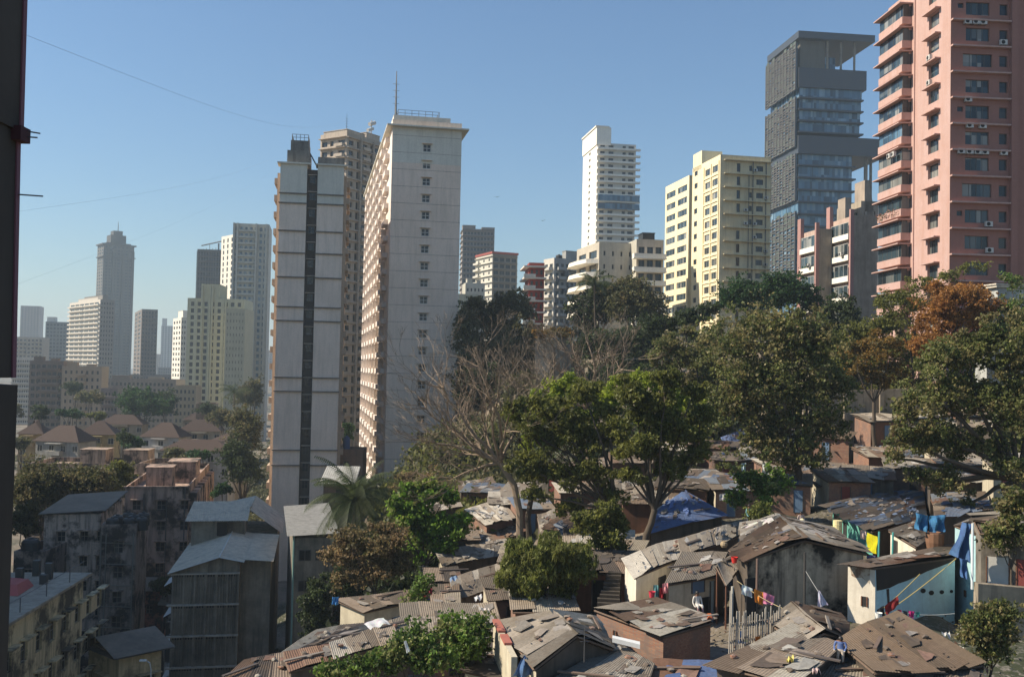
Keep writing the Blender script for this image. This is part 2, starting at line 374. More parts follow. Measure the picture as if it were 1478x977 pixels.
for i in range(nfl):
    zc = z-fh*.5
    m = MB(); L = b.l-9.9
    m.box(-L/2, L/2, -1.3, 0, -1.55, -.62, 0)          # parapet of the bay
    m.box(-L/2-.5, L/2+.35, -1.85, 0, 1.0, 1.14, 0)       # slab above projecting as a sunshade
    m.box(-L/2, L/2, -.4, 0, .75, 1.0, 0)
    if 'bay' not in bayme: bayme['bay'] = m.mesh('window_bay', [PINK_LIT])
    b.add('window_bay', bayme['bay'], 'L', 9.9+L/2, zc, 0.01)
    b.win('L', 9.9+L/2, zc+.18, L-.1, 1.6, 5, 1, dep=-1.15, hole=False, gm=M_GLASS if i not in (5,) else M_GLASSB)
    mw = win_mesh(1.15, 1.6, 1, 1, M_GLASS, None, .06)
    z -= fh
# projecting glazed end faces of bays
z = zt+1.2*fh
for i in range(nfl):
    b.req['window'].append((win_mesh(1.15, 1.6, 1, 1, M_GLASS, None, .06), (-.58, 9.95, z-fh*.5+.18), 0.0, 0)); z -= fh
# frame pier on front, recess at right
m = MB(); m.box(7.25, 8.1, -.55, 0, -3, b.H); m.box(8.1, b.w, .0, 0.0, 0, 0) if False else None
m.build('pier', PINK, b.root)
for (zi, xs) in ((0, (1.9, 2.9, 3.8)), (1, (6.3,)), (3, (2.0,)), (4, (2.2, 3.8)), (5, (1.2, 2.2, 3.2, 4.1, 6.4)), (8, (4.6,)), (9, (4.7,)), (6, ())):
    for x in xs: b.add('ac_unit', acm, 'F', x, zt-(zi)*fh-fh*.5-.95 if zi not in (1, 8, 9) else zt-zi*fh-fh*.5-.2, .0)
for zi in (1, 2): b.add('ac_unit', acm, 'L', 4.2, zt-zi*fh-fh*.5-.9, .2)
b.add('ac_unit', acm, 'L', 11, zt-5*fh-fh*.5+1.0, 1.5); b.add('ac_unit', acm, 'L', 12.2, zt-5*fh-fh*.5+1.0, 1.5)
m = MB()     # potted plants on one bay
for i in range(160):
    s = 10.2+random.random()*(b.l-10.5); zz = zt-7*fh-fh*.5-.75+random.random()*.9
    x, y = -1.4-random.random()*.4, s; r = .16
    m.face([(x+random.uniform(-r, r), y+random.uniform(-r, r), zz+random.uniform(-r, r)) for _ in range(3)], random.random() < .35)
m.build('balcony_plants', [plain((0.28, 0.12, 0.08), key='red_foliage'), plain((0.06, 0.1, 0.03), key='green_foliage')], b.root)
b.add('drainpipe', boxmesh('drainpipe', -.08, .08, -.14, 0, -b.H*.5, b.H*.5, PINK_LIT), 'L', 9.0, b.H*.5); b.done()
# low grey utility box building at right edge
b = Bld('utility_room', 'small pale concrete utility room beside the orange tree', 'outbuilding', 1440, 447-32, 108, 8, w=5, l=4, base=2, mats=[wall((0.5, 0.55, 0.58), amt=.4)])
b.win('F', 1.6, b.H-1.6, 1.4, .9); b.shell(); roofbox(b, -.4, 5.2, -.4, 4.2, .25, wall((0.7, 0.68, 0.62)), 'roof', z=b.H); b.done()
# ================================================================== GLASS TOWER
GD = wall((0.05, 0.065, 0.09), (0.06, 0.06, 0.06), .3, .2, rough=.5); GB = wall((0.115, 0.12, 0.13), (0.1, .09, .08), .3, .2)
b = Bld('glass_tower', 'dark glass skyscraper with overhanging slabs and open top deck', 'skyscraper', 1154, 52, 400, 7, xr=1247, xl=1111, base=5, mats=[GD, GD], near=False)
w, l, H = b.w, b.l, b.H; mt = W(1154, 60, 400).z-b.base
Z = lambda py: b.z(1154, py)
vol = MB(); deck = MB(); gl = MB(); fins = MB(); trel = MB()
def band(z0, z1, x0=0, x1=w, y0=0, y1=l, mb=vol): mb.box(x0, x1, y0, y1, z0, z1)
band(Z(52)-1.2, Z(50)+1, -1, w+4, -1.5, l, deck)                       # top roof slab
_pc = MB(); _pc.box(1, w*.42, 1.5, l-1, Z(98), Z(52)-1.2); _pc.build('penthouse', wall((0.13, 0.13, 0.12), amt=.2), b.root)
for fx in (.45, .66, .87): fins.tube([(w*fx, 1, Z(98)), (w*fx, 1, Z(52))], .45, 6)
gl.box(w*.45, w*.64, 5, l-3, Z(98), Z(75))
band(Z(126), Z(98), -.3, w+1.0, -.6, l, deck)                         # deep dark band
z = Z(126); k = 0
while z > Z(190):
    gl.box(0.4, w*.985-.3*k, .6, l-1, z-4.0, z); band(z-4.6, z-4.0, -.2, w*(.99), -1.0, l, deck); z -= 4.6; k += 1
z8 = Z(196); band(Z(222), z8, -.4, w*1.35, -1.0, l, deck)                   # wide lower slab
trel.tube([(w*1.1, 3, Z(330)), (w*1.1, 3, Z(222))], .8, 8); trel.tube([(w*1.27, 8, Z(330)), (w*1.27, 8, Z(222))], .6, 8)
z = Z(222)
while z > Z(390)-20:
    gl.box(0.4, w*.84, .6, l-1, z-4.3, z); band(z-4.9, z-4.3, -.2, w*.88, -.9, l, deck); z -= 4.9
band(0, Z(390)-20, 0, w, 0, l, vol)
gl.box(w*.84, w*1.0, 6, l-1, 0, Z(290))
deck.build('slab', GD, b.root); vol.build('core', wall((0.13, 0.13, 0.12), amt=.2), b.root); gl.build('curtain_wall', M_GLASSB, b.root); fins.build('column', M_CONC, b.root); trel.build('pier', M_CONC, b.root)
# left face lattice panels, three stacked screens
def screen(z0, z1, out, nx, nz, mat):
    m = MB(); m.box(-out-.2, -out+.1, 0.2, l, z0, z1, 1)
    for i in range(nx+1):
        y = .2+(l-.3)*i/nx; m.box(-out-.75, -out-.2, y-.22, y+.22, z0, z1, 0)
    for i in range(nx):
        y0, y1 = .2+(l-.3)*i/nx, .2+(l-.3)*(i+1)/nx
        nn = nz+random.randint(-2, 2)
        for q in range(nn):
            zz = z0+(z1-z0)*(q+random.random()*.4)/nn; m.box(-out-.65, -out-.2, y0+.25, y1-.25, zz, zz+.42, 0)
            if random.random() < .35: m.box(-out-.45, -out-.2, y0+.3, y1-.3, zz+.55, zz+1.6, 2)
    return m.build('lattice_screen', [GB, M_GLASSB, mat], b.root)
gn = plain((0.08, 0.11, 0.09), key='wall_creeper')
screen(Z(130), Z(62), .9, 10, 17, gn); screen(Z(212), Z(140), .9, 10, 19, gn); screen(Z(290), Z(222), .6, 10, 17, gn); screen(Z(400), Z(305), .4, 8, 20, gn)
b.wb.box(-.2, w+.2, -.2, l, -3, 1); b.done()
# ================================================================== CREAM BUILDING
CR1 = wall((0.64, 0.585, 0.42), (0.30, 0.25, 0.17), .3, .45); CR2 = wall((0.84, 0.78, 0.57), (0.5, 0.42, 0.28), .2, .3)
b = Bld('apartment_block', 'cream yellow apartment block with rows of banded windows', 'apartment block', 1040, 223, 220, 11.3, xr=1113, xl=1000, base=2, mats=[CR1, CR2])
fh = 2.98; zt = b.H-1.2
w, l = b.w, b.l
grid(b, 'L', fh, 3, zt, [(l*.165, l*.2), (l*.42, l*.2)], 3, 1.5, 3, 1, M_GLASS, M_FRAMEW); grid(b, 'L', fh, 3, zt+1.2, [(l*.86, 1.9)], 1.9, 1.2, 2, 1, M_GLASSD)
grid(b, 'F', fh, 3, zt, [(w*.78, 1.6, 1.2)], 1.6, 1.2, 2, 1, M_GLASSD); grid(b, 'F', fh, 3, zt, [(w*.36, .8, 1.9), (w*.6, .7, 1.2)], .8, 1.9, 1, 1, M_GLASSD, skip=.2)
ledges(b, 'F', fh, 3, zt, .8, w, .8, .14, CR1, name='ledge')
b.shell()
m = MB(); z = zt
while z > 3:
    for s_ in (.03, .29, .55): m.box(-.22, 0, l*s_, l*s_+.35, z-fh, z)
    m.box(-.2, 0, l*.05, l*.55, z-fh, z-fh+.3); z -= fh
m.build('pilaster', CR2, b.root)
m = MB(); m.tube([(w*.64, -.2, 0), (w*.64, -.2, b.H-1)], .1, 5); m.tube([(w*.9, -.2, 0), (w*.9, -.2, b.H-1)], .1, 5); m.tube([(w*.56, -.2, 0), (w*.56, -.2, b.H-4)], .08, 5); m.build('drainpipe', M_METAL, b.root)
for i in range(12): b.add('ac_unit', acm, 'F', w*random.choice([.5, .68, .9]), zt-fh*random.randint(0, 12)-1.9)
mm = MB(); mm.box(0, w*.42, l*.66, l*.98, b.H-1, b.H+3.2); mm.build('stair_tower', CR2, b.root)
# set-back left wing
m2 = Bld('wing', None, None, 995, 253, 244, 11.3, w=12, xl=961, base=2, mats=[CR1, CR2]); zt2 = m2.H-1.2
grid(m2, 'L', fh, 3, zt2, [(m2.l*.27, m2.l*.38), (m2.l*.75, m2.l*.38)], 3.2, 1.5, 3, 1, M_GLASS, M_FRAMEW)
m2.shell(); wing = m2.done(); wp = b.root; wing.parent = wp; wing.matrix_parent_inverse = (Matrix.Translation(wp.location) @ Matrix.Rotation(b.yaw, 4, 'Z')).inverted(); b.done()
# ================================================================== WHITE TOWER (big, centre)
WT = wall((0.83, 0.715, 0.64), (0.50, 0.43, 0.36), .35, .5, patch=.12); WTL = wall((0.78, 0.75, 0.74), (0.48, 0.36, 0.32), .3, .5); WG = wall((0.68, 0.69, 0.64), (0.3, .3, .27), .25, .3, patch=.08)
b = Bld('apartment_tower', 'massive pale concrete tower with one column of small cross windows', 'apartment tower', 567, 172, 176, 11.5, xr=667, xl=533, base=-26, mats=[WT, WTL], near=True)
fh = 3.0; w, l, H = b.w, b.l, b.H; zt = H+.1
for i in range(22):
    b.win('F', w*.5, zt-1.9-i*fh, 1.4, 1.35, 2, 2, M_GLASSD, M_FRAMEW, dep=.15, t=.1); b.add('window_hood', boxmesh('window_hood', -.95, .95, -.5, 0, -.05, .05, WT), 'F', w*.5, zt-1.1-i*fh)
for i in range(9):
    s = 3+i*(l-6)/8.0
    for kf in range(22):
        if s > 18: b.holes['L'].append((s-1.2, s+1.2, zt-2.8-kf*fh, zt-1.0-kf*fh))
b.shell(dep=.3)
m = MB(); m.box(-1.0, w+1.2, -1.0, l, H-1.3, H-1.05); m.box(.2, w-2, .5, l-.5, H-1, H+.9); m.build('cornice', WG, b.root)
for i in range(7):
    s0 = 5.5+i*(l-6)/7.0
    for kf in range(22):
        zz = zt-fh*(kf+1)
        b.add('balcony', WCACHE.setdefault('wbal', None) or WCACHE.__setitem__('wbal', (lambda q: (q.box(-2.75, 2.75, -.8, 0, 0, .9), q.box(-2.95, -2.75, -.8, -.02, .902, 2.8), q.mesh('balcony', [WTL]))[2])(MB())) or WCACHE['wbal'], 'L', s0+2.75, zz)
m = MB()
for kf in range(22): m.box(-.02, w+.02, -.025, 0.0, zt-fh*kf-2.9, zt-fh*kf-2.84)
m.build('floor_joint', wall((0.37, 0.32, 0.3)), b.root)
rail(b, 1, w-4, 1, 14, H+.9, 1.1, 6); mast(b, .6, 1.5, H, 9, r=.22)
# top three storeys painted greyer: a real paint band as its own panel
m = MB(); holes = [h for h in b.holes['F']]; holed(m, PF if False else P_('F', w, l), 0, w, H-7.6, H-1.3, [h for h in holes if h[2] > H-7.6 and h[3] < H-1.3], .12, 0, o=.015); m.build('upper_panel', WG, b.root)
b.done()
# ================================================================== LEFT TOWER
OR = wall((0.52, 0.44, 0.37), (0.26, 0.18, .13), .4, .4)
b = Bld('apartment_tower', 'slim pale tower with a dark window slot between two blank panels', 'apartment tower', 405, 236, 165, 9, xr=497, base=-38, l=26, mats=[WT, WT], near=True)
w, l, H = b.w, b.l, b.H; b.wb = MB()
b.wb.box(0, w*.42, 0, 2.2, -3, H); b.wb.box(w*.585, w, 0, 2.2, -3, H); slot = MB(); slot.box(w*.42, w*.585, 1.6, 2.19, -3, H-.5); slot.box(w*.415, w*.421, .1, 2.1, -3, H-.6); slot.box(w*.584, w*.59, .1, 2.1, -3, H-.6); slot.build('slot_wall', wall((.13, .11, .10), (.04, .04, .035), .5, .5), b.root)
for i in range(26):
    b.win('F', w*.5025, H-2.2-i*2.82, 1.0, 1.3, 2, 2, M_GLASSD, dep=-.0, hole=False, o=-1.55)
    b.add('window_hood', boxmesh('window_hood', -.75, .75, -.35, 0, -.05, .05, WT), 'F', w*.5025, H-1.4-i*2.82, -1.6)
body = MB()
def bay_side(x0, x1, mb):
    mb.box(x0, x1, 2.2, l, -3, H-1.2)
bay_side(-.6, w+.5, body); body.build('rear_block', OR, b.root)
for s_ in (0, 1):
    m = MB()
    for i in range(26):
        zz = H-3-i*2.82; x0, x1 = ((-1.1, -.6) if s_ == 0 else (w+.5, w+1.0)); 
        for y0 in (2.6, 10):
            m = MB(); m.box(x0, x1, y0, y0+5, zz, zz+1.0, 0); m.build('balcony', OR, b.root)
ys = [0, 2, 4, 6, 7, 9, 11, 12, 14, 16, 19, 20]
for py in (279, 293, 333, 365, 400, 443, 463, 545, 565, 650, 672):
    zz = b.z(440, py, 165)
    for x0, x1 in ((-.15, w*.42+.1), (w*.585-.1, w+.15)):
        m = MB(); m.box(x0, x1, -.3, 0, zz-.1, zz+.08); m.build('ledge', wall((0.22, .2, .18)), b.root)
# rooftop rooms and railings
DG = wall((0.25, 0.25, 0.24), (0.05, .05, .05), .6, .7)
m = MB(); m.box(-.5, w*.47, -.4, 3, H, H+.25); m.box(w*.55, w+.5, -.4, 3, H, H+.25); m.build('cornice', WG, b.root)
m = MB(); m.box(1, w*.45, .5, 8, H+.25, H+2.4); m.box(1.5, w*.43, 1, 7, H+2.4, H+4.2); m.box(w*.58, w, 1, 7, H+.25, H+1.6); m.build('roof_block', DG, b.root)
rail(b, 1.7, w*.42, 1, 6, H+4.2, 1.0, 4)
m = MB(); m.tube([(w*.44, 2, H+2.5), (w*.56, 2, H+.3)], .08, 4); m.tube([(w*.44, 3, H+2.5), (w*.56, 3, H+.3)], .08, 4); m.build('ladder', M_METAL, b.root)
m = MB(); holed(m, P_('F', w, l), 0, w*.42, H-6.6, H-.02, [], 0, o=.012); holed(m, P_('F', w, l), w*.585, w, H-6.6, H-.02, [], 0, o=.012); m.build('upper_panel', WG, b.root)
b.done()
# ================================================================== BACK TOWER
BT = wall((0.42, 0.37, 0.32), (0.16, .13, .11), .35, .45); BT2 = wall((0.50, 0.45, 0.40), (0.2, .16, .13), .35, .45)
b = Bld('apartment_tower', 'tall grey apartment tower with many balconies behind the slim pale tower', 'apartment tower', 501, 190, 290, 58, xr=553, xl=463, base=-30, mats=[BT, BT2])
fh = 3.0; w, l, H = b.w, b.l, b.H; zt = H-1.5
grid(b, 'F', fh, 8, zt, [(w*.12, 2.0), (w*.5, 2.0), (w*.85, 2.4)], 2, 1.4, 2, 1, M_GLASSD, dep=.4); grid(b, 'F', fh, 8, zt, [(w*.31, 1.0), (w*.68, 1.0)], 1, 2.0, 1, 1, M_GLASSD, dep=.4)
grid(b, 'L', fh, 8, zt, [(l*.2, 2.6), (l*.56, 1.3), (l*.84, 2.2)], 2, 1.5, 2, 1, M_GLASSD, dep=.4)
ledges(b, 'F', fh, 8, zt, 0, w, .7, .2, BT2); ledges(b, 'L', fh, 8, zt, 0, l, 1.0, .2, BT2)
b.shell(dep=.4)
m = MB()
for i in range(33):
    z = zt-fh*i-fh+.25; 
    b.add('balcony', boxmesh('balcony', -w*.1, w*.1, -1.1, 0, 0, .9, BT2), 'F', w*.5, z); b.add('balcony', boxmesh('balcony', -l*.13, l*.13, -1.2, 0, 0, .9, BT2), 'L', l*.21, z)
m = MB(); m.tube([(w*.36, -.5, 0), (w*.36, -.5, H-1)], .35, 5); m.tube([(w*.7, -.5, 0), (w*.7, -.5, H-1)], .35, 5); m.build('drainpipe', BT, b.root)
roofbox(b, 0.2, w*.5, .2, l*.9, 1.6, BT2); roofbox(b, w*.6, w*.98, 1, l*.8, 2.8, BT2); mast(b, 2, 2, H, 6)
m = MB(); m.tube([(w*.8, 2, H+2), (w*.8, 2, H+6.5)], .2, 5); m.tube([(w*.75, 2, H+5), (w*.9, 2, H+6)], .6, 8); m.tube([(w*.7, 2, H+3), (w*.85, 2, H+4)], .5, 8); m.build('dish_mast', M_FRAMEW, b.root); b.done()
# ================================================================== SLIM WHITE TOWER
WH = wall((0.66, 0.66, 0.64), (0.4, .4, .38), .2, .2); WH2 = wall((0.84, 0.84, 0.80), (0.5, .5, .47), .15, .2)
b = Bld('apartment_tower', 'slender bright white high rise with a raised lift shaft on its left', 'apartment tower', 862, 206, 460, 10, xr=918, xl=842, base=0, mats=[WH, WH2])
fh = 3.05; w, l, H = b.w, b.l, b.H; zt = H
grid(b, 'F', fh, 20, zt, [(w*.14, 2.2), (w*.36, 2.4), (w*.7, 1.6), (w*.88, 2.6)], 2, 1.6, 2, 1, M_GLASSD, dep=.5)
grid(b, 'L', fh, 20, zt+2, [(l*.5, 3.2)], 3, 1.2, 2, 1, M_GLASS, WH2, dep=.4)
b.shell(dep=.5)
m = boxmesh('balcony', -w*.5, w*.5+1.8, -1.8, 0, -.1, .75, WH2)
z = zt-fh
i = 0
while z > 20:
    b.add('balcony', m, 'F', w*.5, z, 0); z -= fh; i += 1
m = MB(); m.box(-.4, w*.35, -.4, l, H-1, H+7.2); m.box(-.9, w*.3, -.8, l, H+7.2, H+7.8); m.build('lift_shaft', WH2, b.root)
m = MB()
for py in (285, 297): z = b.z(880, py, 460); m.box(w*.02, w+1.5, -2.2, -1.85, z-1.7, z+1.0)
m.build('glazed_band', M_GLASSB, b.root); b.done()
# ------------------------------------------------------------------ generic blocks, data driven
def block(label, xa, ya, d, yaw, xr, xl, base, cF, cL, fh, F=None, L=None, name='apartment_block', cat='apartment block', group=None, gm=None, fm=None, ledge=None, balc=None, balcL=None, extras=None, st=.35, l=None, w=None, dep=.25, par=.9):
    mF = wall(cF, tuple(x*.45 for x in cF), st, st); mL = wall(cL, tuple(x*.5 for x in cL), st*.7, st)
    b = Bld(name, label, cat, xa, ya, d, yaw, xr=xr, xl=xl, l=l, w=w, base=base, mats=[mF, mL], group=group)
    zt = b.H-1.1
    for side, sp in (('F', F), ('L', L)):
        if not sp: continue
        S = b.w if side == 'F' else b.l
        n, fr, hh = sp[:3]; grid(b, side, fh, max(2, b.H-fh*45), zt, even(S*.03, S*.97, n), S*.94/n*fr, hh, sp[3] if len(sp) > 3 else 2, 1, gm or M_GLASSD, fm or M_FRAME, dep=dep)
    if ledge: ledges(b, 'F', fh, 2, zt, 0, b.w, ledge, .2, mF); ledges(b, 'L', fh, 2, zt, 0, b.l, ledge, .2, mL)
    if balc:
        for (a, c) in balc: ledges(b, 'F', fh, 2, zt-fh+.6, b.w*a, b.w*c, 1.3, .95, mF, name='balcony')
    if balcL:
        for (a, c) in balcL: ledges(b, 'L', fh, 2, zt-fh+.6, b.l*a, b.l*c, 1.5, .95, mL, name='balcony')
    b.shell(dep=dep, par=par)
    if extras: extras(b, mF, mL)
    b.done(); return b
# far left skyline
def ex_t1(b, f, L):
    roofbox(b, b.w*.1, b.w*.9, 1, b.l*.9, 3, f); roofbox(b, b.w*.25, b.w*.75, 3, b.l*.8, 12, f); roofbox(b, b.w*.35, b.w*.65, 5, b.l*.7, 17, f); mast(b, b.w*.5, 6, b.H+15, 12, r=.6)
    m = MB(); 
    for q in (0, .3, .62, .94): m.box(b.w*q-.5, b.w*q+b.w*.06, -1.6, 0, 0, b.H-6)
    m.build('pilaster', f, b.root); m = MB(); m.box(-1.5, b.w+1.5, -1.5, b.l, b.H-14, b.H-13); m.box(-2, b.w+2, -2, b.l, b.H-.5, b.H+.8); m.build('cornice', f, b.root)
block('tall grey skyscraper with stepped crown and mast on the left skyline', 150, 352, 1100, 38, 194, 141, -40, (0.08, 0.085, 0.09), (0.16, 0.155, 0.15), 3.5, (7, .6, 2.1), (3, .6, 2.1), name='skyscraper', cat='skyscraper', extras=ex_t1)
def ex_t2(b, f, L):
    roofbox(b, 2, b.w*.6, 2, b.l*.6, 4, f); mast(b, 4, 4, b.H, 5, r=.3)
    roofbox(b, b.w*.2, b.w*.5, 12, b.l*.8, 3, L)
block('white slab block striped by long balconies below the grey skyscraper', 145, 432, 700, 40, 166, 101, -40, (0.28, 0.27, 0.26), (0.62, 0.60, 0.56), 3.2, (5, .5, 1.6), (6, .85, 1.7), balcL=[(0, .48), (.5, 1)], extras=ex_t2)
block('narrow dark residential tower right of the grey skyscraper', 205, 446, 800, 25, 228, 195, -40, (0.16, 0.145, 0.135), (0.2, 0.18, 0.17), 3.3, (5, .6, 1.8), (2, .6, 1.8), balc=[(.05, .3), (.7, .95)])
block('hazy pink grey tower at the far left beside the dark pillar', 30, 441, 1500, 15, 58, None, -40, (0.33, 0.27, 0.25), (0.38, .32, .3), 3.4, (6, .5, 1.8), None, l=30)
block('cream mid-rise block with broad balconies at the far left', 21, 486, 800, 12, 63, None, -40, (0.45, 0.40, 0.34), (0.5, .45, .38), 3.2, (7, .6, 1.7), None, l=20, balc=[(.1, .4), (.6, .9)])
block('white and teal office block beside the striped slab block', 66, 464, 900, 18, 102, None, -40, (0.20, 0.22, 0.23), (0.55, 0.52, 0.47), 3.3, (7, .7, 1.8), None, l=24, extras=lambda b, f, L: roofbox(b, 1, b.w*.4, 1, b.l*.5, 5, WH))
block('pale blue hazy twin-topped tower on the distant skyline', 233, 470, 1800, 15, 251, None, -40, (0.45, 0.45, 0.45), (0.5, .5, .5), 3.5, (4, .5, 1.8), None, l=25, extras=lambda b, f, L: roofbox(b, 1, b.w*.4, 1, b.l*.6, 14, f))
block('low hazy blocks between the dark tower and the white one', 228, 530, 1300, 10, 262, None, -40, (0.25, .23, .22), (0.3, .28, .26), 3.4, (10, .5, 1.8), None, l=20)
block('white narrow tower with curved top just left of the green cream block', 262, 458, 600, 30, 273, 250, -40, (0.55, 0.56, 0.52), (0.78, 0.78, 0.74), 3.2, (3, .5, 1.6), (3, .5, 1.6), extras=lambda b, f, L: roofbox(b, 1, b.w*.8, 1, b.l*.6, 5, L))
def ex_t9(b, f, L):
    roofbox(b, b.w*.23, b.w*.55, .3, b.l*.8, 7.5, f); m = MB()
    for q in (.24, .38, .42, .66): m.box(b.w*q, b.w*q+.8, -.7, 0, 0, b.H+6 if q < .5 else b.H)
    m.box(-.4, 0, 0, b.l, 0, 0.1); m.build('pilaster', f, b.root)
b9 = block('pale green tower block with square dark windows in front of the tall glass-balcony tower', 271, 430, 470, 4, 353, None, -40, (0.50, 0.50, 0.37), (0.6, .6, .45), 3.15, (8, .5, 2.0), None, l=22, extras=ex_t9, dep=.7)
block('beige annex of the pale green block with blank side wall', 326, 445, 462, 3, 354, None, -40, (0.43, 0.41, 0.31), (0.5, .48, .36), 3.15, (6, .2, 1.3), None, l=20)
def ex_t10(b, f, L):
    m = MB()
    for q in (0, .1, .62, .9): m.box(b.w*q, b.w*q+.9, -1.6, 0, 0, b.H)
    m.build('pilaster', f, b.root)
block('tall white tower with a central stack of rounded glass balconies', 337, 322, 520, 10, 389, None, -40, (0.47, 0.48, 0.45), (0.6, .6, .57), 3.3, (7, .55, 1.9), None, l=22, balc=[(.12, .62)], gm=M_GLASSB, extras=ex_t10)
block('narrow white stair tower with slit openings attached behind the balcony tower', 339, 338, 560, 40, 346, 320, -40, (0.5, .5, .47), (0.8, 0.79, 0.74), 3.3, (1, .4, 1.6), (3, .32, 2.2))
def ex_t11(b, f, L):
    m = MB()
    for i in range(9):
        x = b.w*i/8; m.tube([(x, -1.2, 0), (x, -1.2, b.H+random.uniform(-2, 5))], .18, 3)
    for i in range(38): m.tube([(0, -1.2, b.H-i*3.3), (b.w, -1.2, b.H-i*3.3)], .14, 3)
    m.tube([(b.w*.8, 5, b.H), (b.w*.8, 5, b.H+5)], .5, 4); m.tube([(b.w*.1, 5, b.H+3), (b.w*1.3, 5, b.H+8)], .4, 4)
    m.build('scaffold', M_METAL, b.root)
block('unfinished dark tower wrapped in scaffolding behind the white stair tower', 285, 360, 650, 8, 321, None, -40, (0.14, 0.135, 0.125), (0.2, .19, .18), 3.3, (9, .72, 2.3), None, l=20, extras=ex_t11, name='unfinished_tower', cat='tower under construction')
# mid-left low blocks
tp = lambda b, f, L: (roofbox(b, b.w*.1, b.w*.35, 1, 5, 2.5, f), roofbox(b, b.w*.6, b.w*.8, 1, 5, 1.8, L))
block('brown and dark balconied block left of the beige block', 43, 520, 430, 8, 92, None, -42, (0.20, 0.155, 0.13), (0.3, .22, .17), 3.1, (6, .7, 1.8), None, l=14, balc=[(.3, .9)], extras=tp)
block('beige five storey block with stacked dark balconies beyond the round trees', 90, 528, 430, 10, 147, None, -42, (0.40, 0.31, 0.23), (0.4, .32, .25), 3.1, (7, .4, 1.5), None, l=14, balc=[(.36, .6)], extras=tp)
block('long low building with a pale flat roof behind the dark round trees', 150, 546, 520, 3, 254, None, -42, (0.22, 0.19, 0.17), (.3, .26, .22), 3.1, (16, .55, 1.6), None, l=22, extras=tp)
block('low cream corner building beside the foot of the green block', 252, 556, 430, 6, 283, None, -42, (0.34, 0.28, 0.19), (.4, .33, .24), 3.1, (5, .5, 1.5), None, l=12)
block('grey cluttered row of flats between the round trees and the green block', 146, 560, 400, 2, 170, None, -42, (0.24, 0.2, 0.19), (.3, .26, .22), 3.0, (5, .5, 1.5), None, l=12, balc=[(.1, .9)])
block('wide hazy white low-rise just right of the dark pillar', 18, 515, 620, 6, 46, None, -42, (0.5, 0.48, 0.45), (.5, .48, .45), 3.1, (8, .7, 1.6), None, l=12, balc=[(.0, 1)])
block('low brown building in the haze below the narrow dark tower', 186, 540, 800, 6, 252, None, -42, (0.2, 0.18, 0.17), (.3, .26, .22), 3.3, (14, .5, 1.6), None, l=16)
block('small red roofed flats seen between the grey flats and palm', 283, 582, 330, 12, 312, None, -42, (0.25, 0.19, 0.15), (.3, .26, .22), 3.0, (5, .5, 1.5), None, l=10, balc=[(.2, .8)])
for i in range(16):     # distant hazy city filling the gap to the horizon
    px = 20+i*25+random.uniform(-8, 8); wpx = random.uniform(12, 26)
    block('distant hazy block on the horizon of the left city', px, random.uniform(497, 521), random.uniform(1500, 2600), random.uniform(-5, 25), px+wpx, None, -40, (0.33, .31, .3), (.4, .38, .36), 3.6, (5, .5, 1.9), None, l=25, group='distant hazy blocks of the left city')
# right-hand mid buildings
def ex_a(b, f, L):
    roofbox(b, 0, b.w*.4, 0, b.l*.5, 3, f); roofbox(b, b.w*.6, b.w, 0, b.l*.5, 2, f)
block('grey high rise partly hidden right behind the massive pale tower', 668, 330, 620, 6, 714, None, 0, (0.27, 0.25, 0.24), (.35, .32, .3), 3.3, (9, .7, 1.7), None, l=18, ledge=.8, extras=ex_a)
def ex_b(b, f, L):
    m = MB(); m.box(-.4, b.w+.4, -.4, b.l, b.H, b.H+1.0); m.build('roof_edge', plain((0.35, .08, .06), key='red_paint'), b.root)
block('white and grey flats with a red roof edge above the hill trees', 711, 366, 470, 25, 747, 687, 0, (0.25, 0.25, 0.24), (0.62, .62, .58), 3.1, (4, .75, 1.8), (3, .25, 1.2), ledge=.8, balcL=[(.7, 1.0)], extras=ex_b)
block('small pale green block tucked behind the hill trees', 662, 424, 300, 10, 690, None, 0, (0.5, .55, .48), (.5, .5, .45), 3.1, (3, .3, 1.2), None, l=10)
block('little white houses stacked behind the pale green block', 672, 408, 380, 10, 700, None, 0, (0.55, .55, .5), (.5, .5, .45), 3.1, (5, .4, 1.2), None, l=10, extras=tp)
RD = (0.30, 0.055, 0.04)
def ex_c(b, f, L):
    m = MB(); z = b.H-1; 
    while z > 2: m.box(-1.6, b.w+.5, -1.6, b.l, z-.45, z); m.box(-1.7, b.w*.4, -1.7, -1.5, z-3.3, z-2.4) if z > 5 else None; z -= 3.3
    m.build('floor_slab', WH, b.root)
block('dark red flats banded with white floor slabs', 764, 379, 290, 5, 786, None, 0, RD, RD, 3.3, (3, .5, 1.4), None, l=12, extras=ex_c)
def ex_d(b, f, L):
    roofbox(b, b.w*.5, b.w*.95, 1, b.l*.5, 3.5, f); m = MB()
    for i in range(14): x = random.uniform(.5, b.w-.5); z = random.uniform(3, b.H-3); m.box(x-.7, x+.7, -1, 0, z, z+1.6)
    m.build('window_cage', M_METAL, b.root); tank(b, b.w*.3, 2, b.H-.9, 1.1, 2.2)
block('blue grey cluttered apartment block with many bay balconies and cages', 800, 372, 320, 28, 838, 785, 0, (0.36, 0.38, 0.39), (0.6, .6, .58), 2.95, (5, .6, 1.6), (2, .6, 1.5), balcL=[(.1, .9)], balc=[(.1, .4), (.55, .9)], extras=ex_d)
def ex_e(b, f, L):
    m = MB(); z = b.H-2
    while z > 3:
        pts = [(-2.6, b.l*.1), (-3.2, b.l*.4), (-3.2, b.l*.75), (-2.2, b.l), (0, b.l), (0, b.l*.02)]
        m.prism(pts, z-2.9, z-1.95); m.prism([(x*1.12, y) for x, y in pts], z-3.05, z-2.9); z -= 3.1
    m.build('curved_balcony', WH2, b.root)
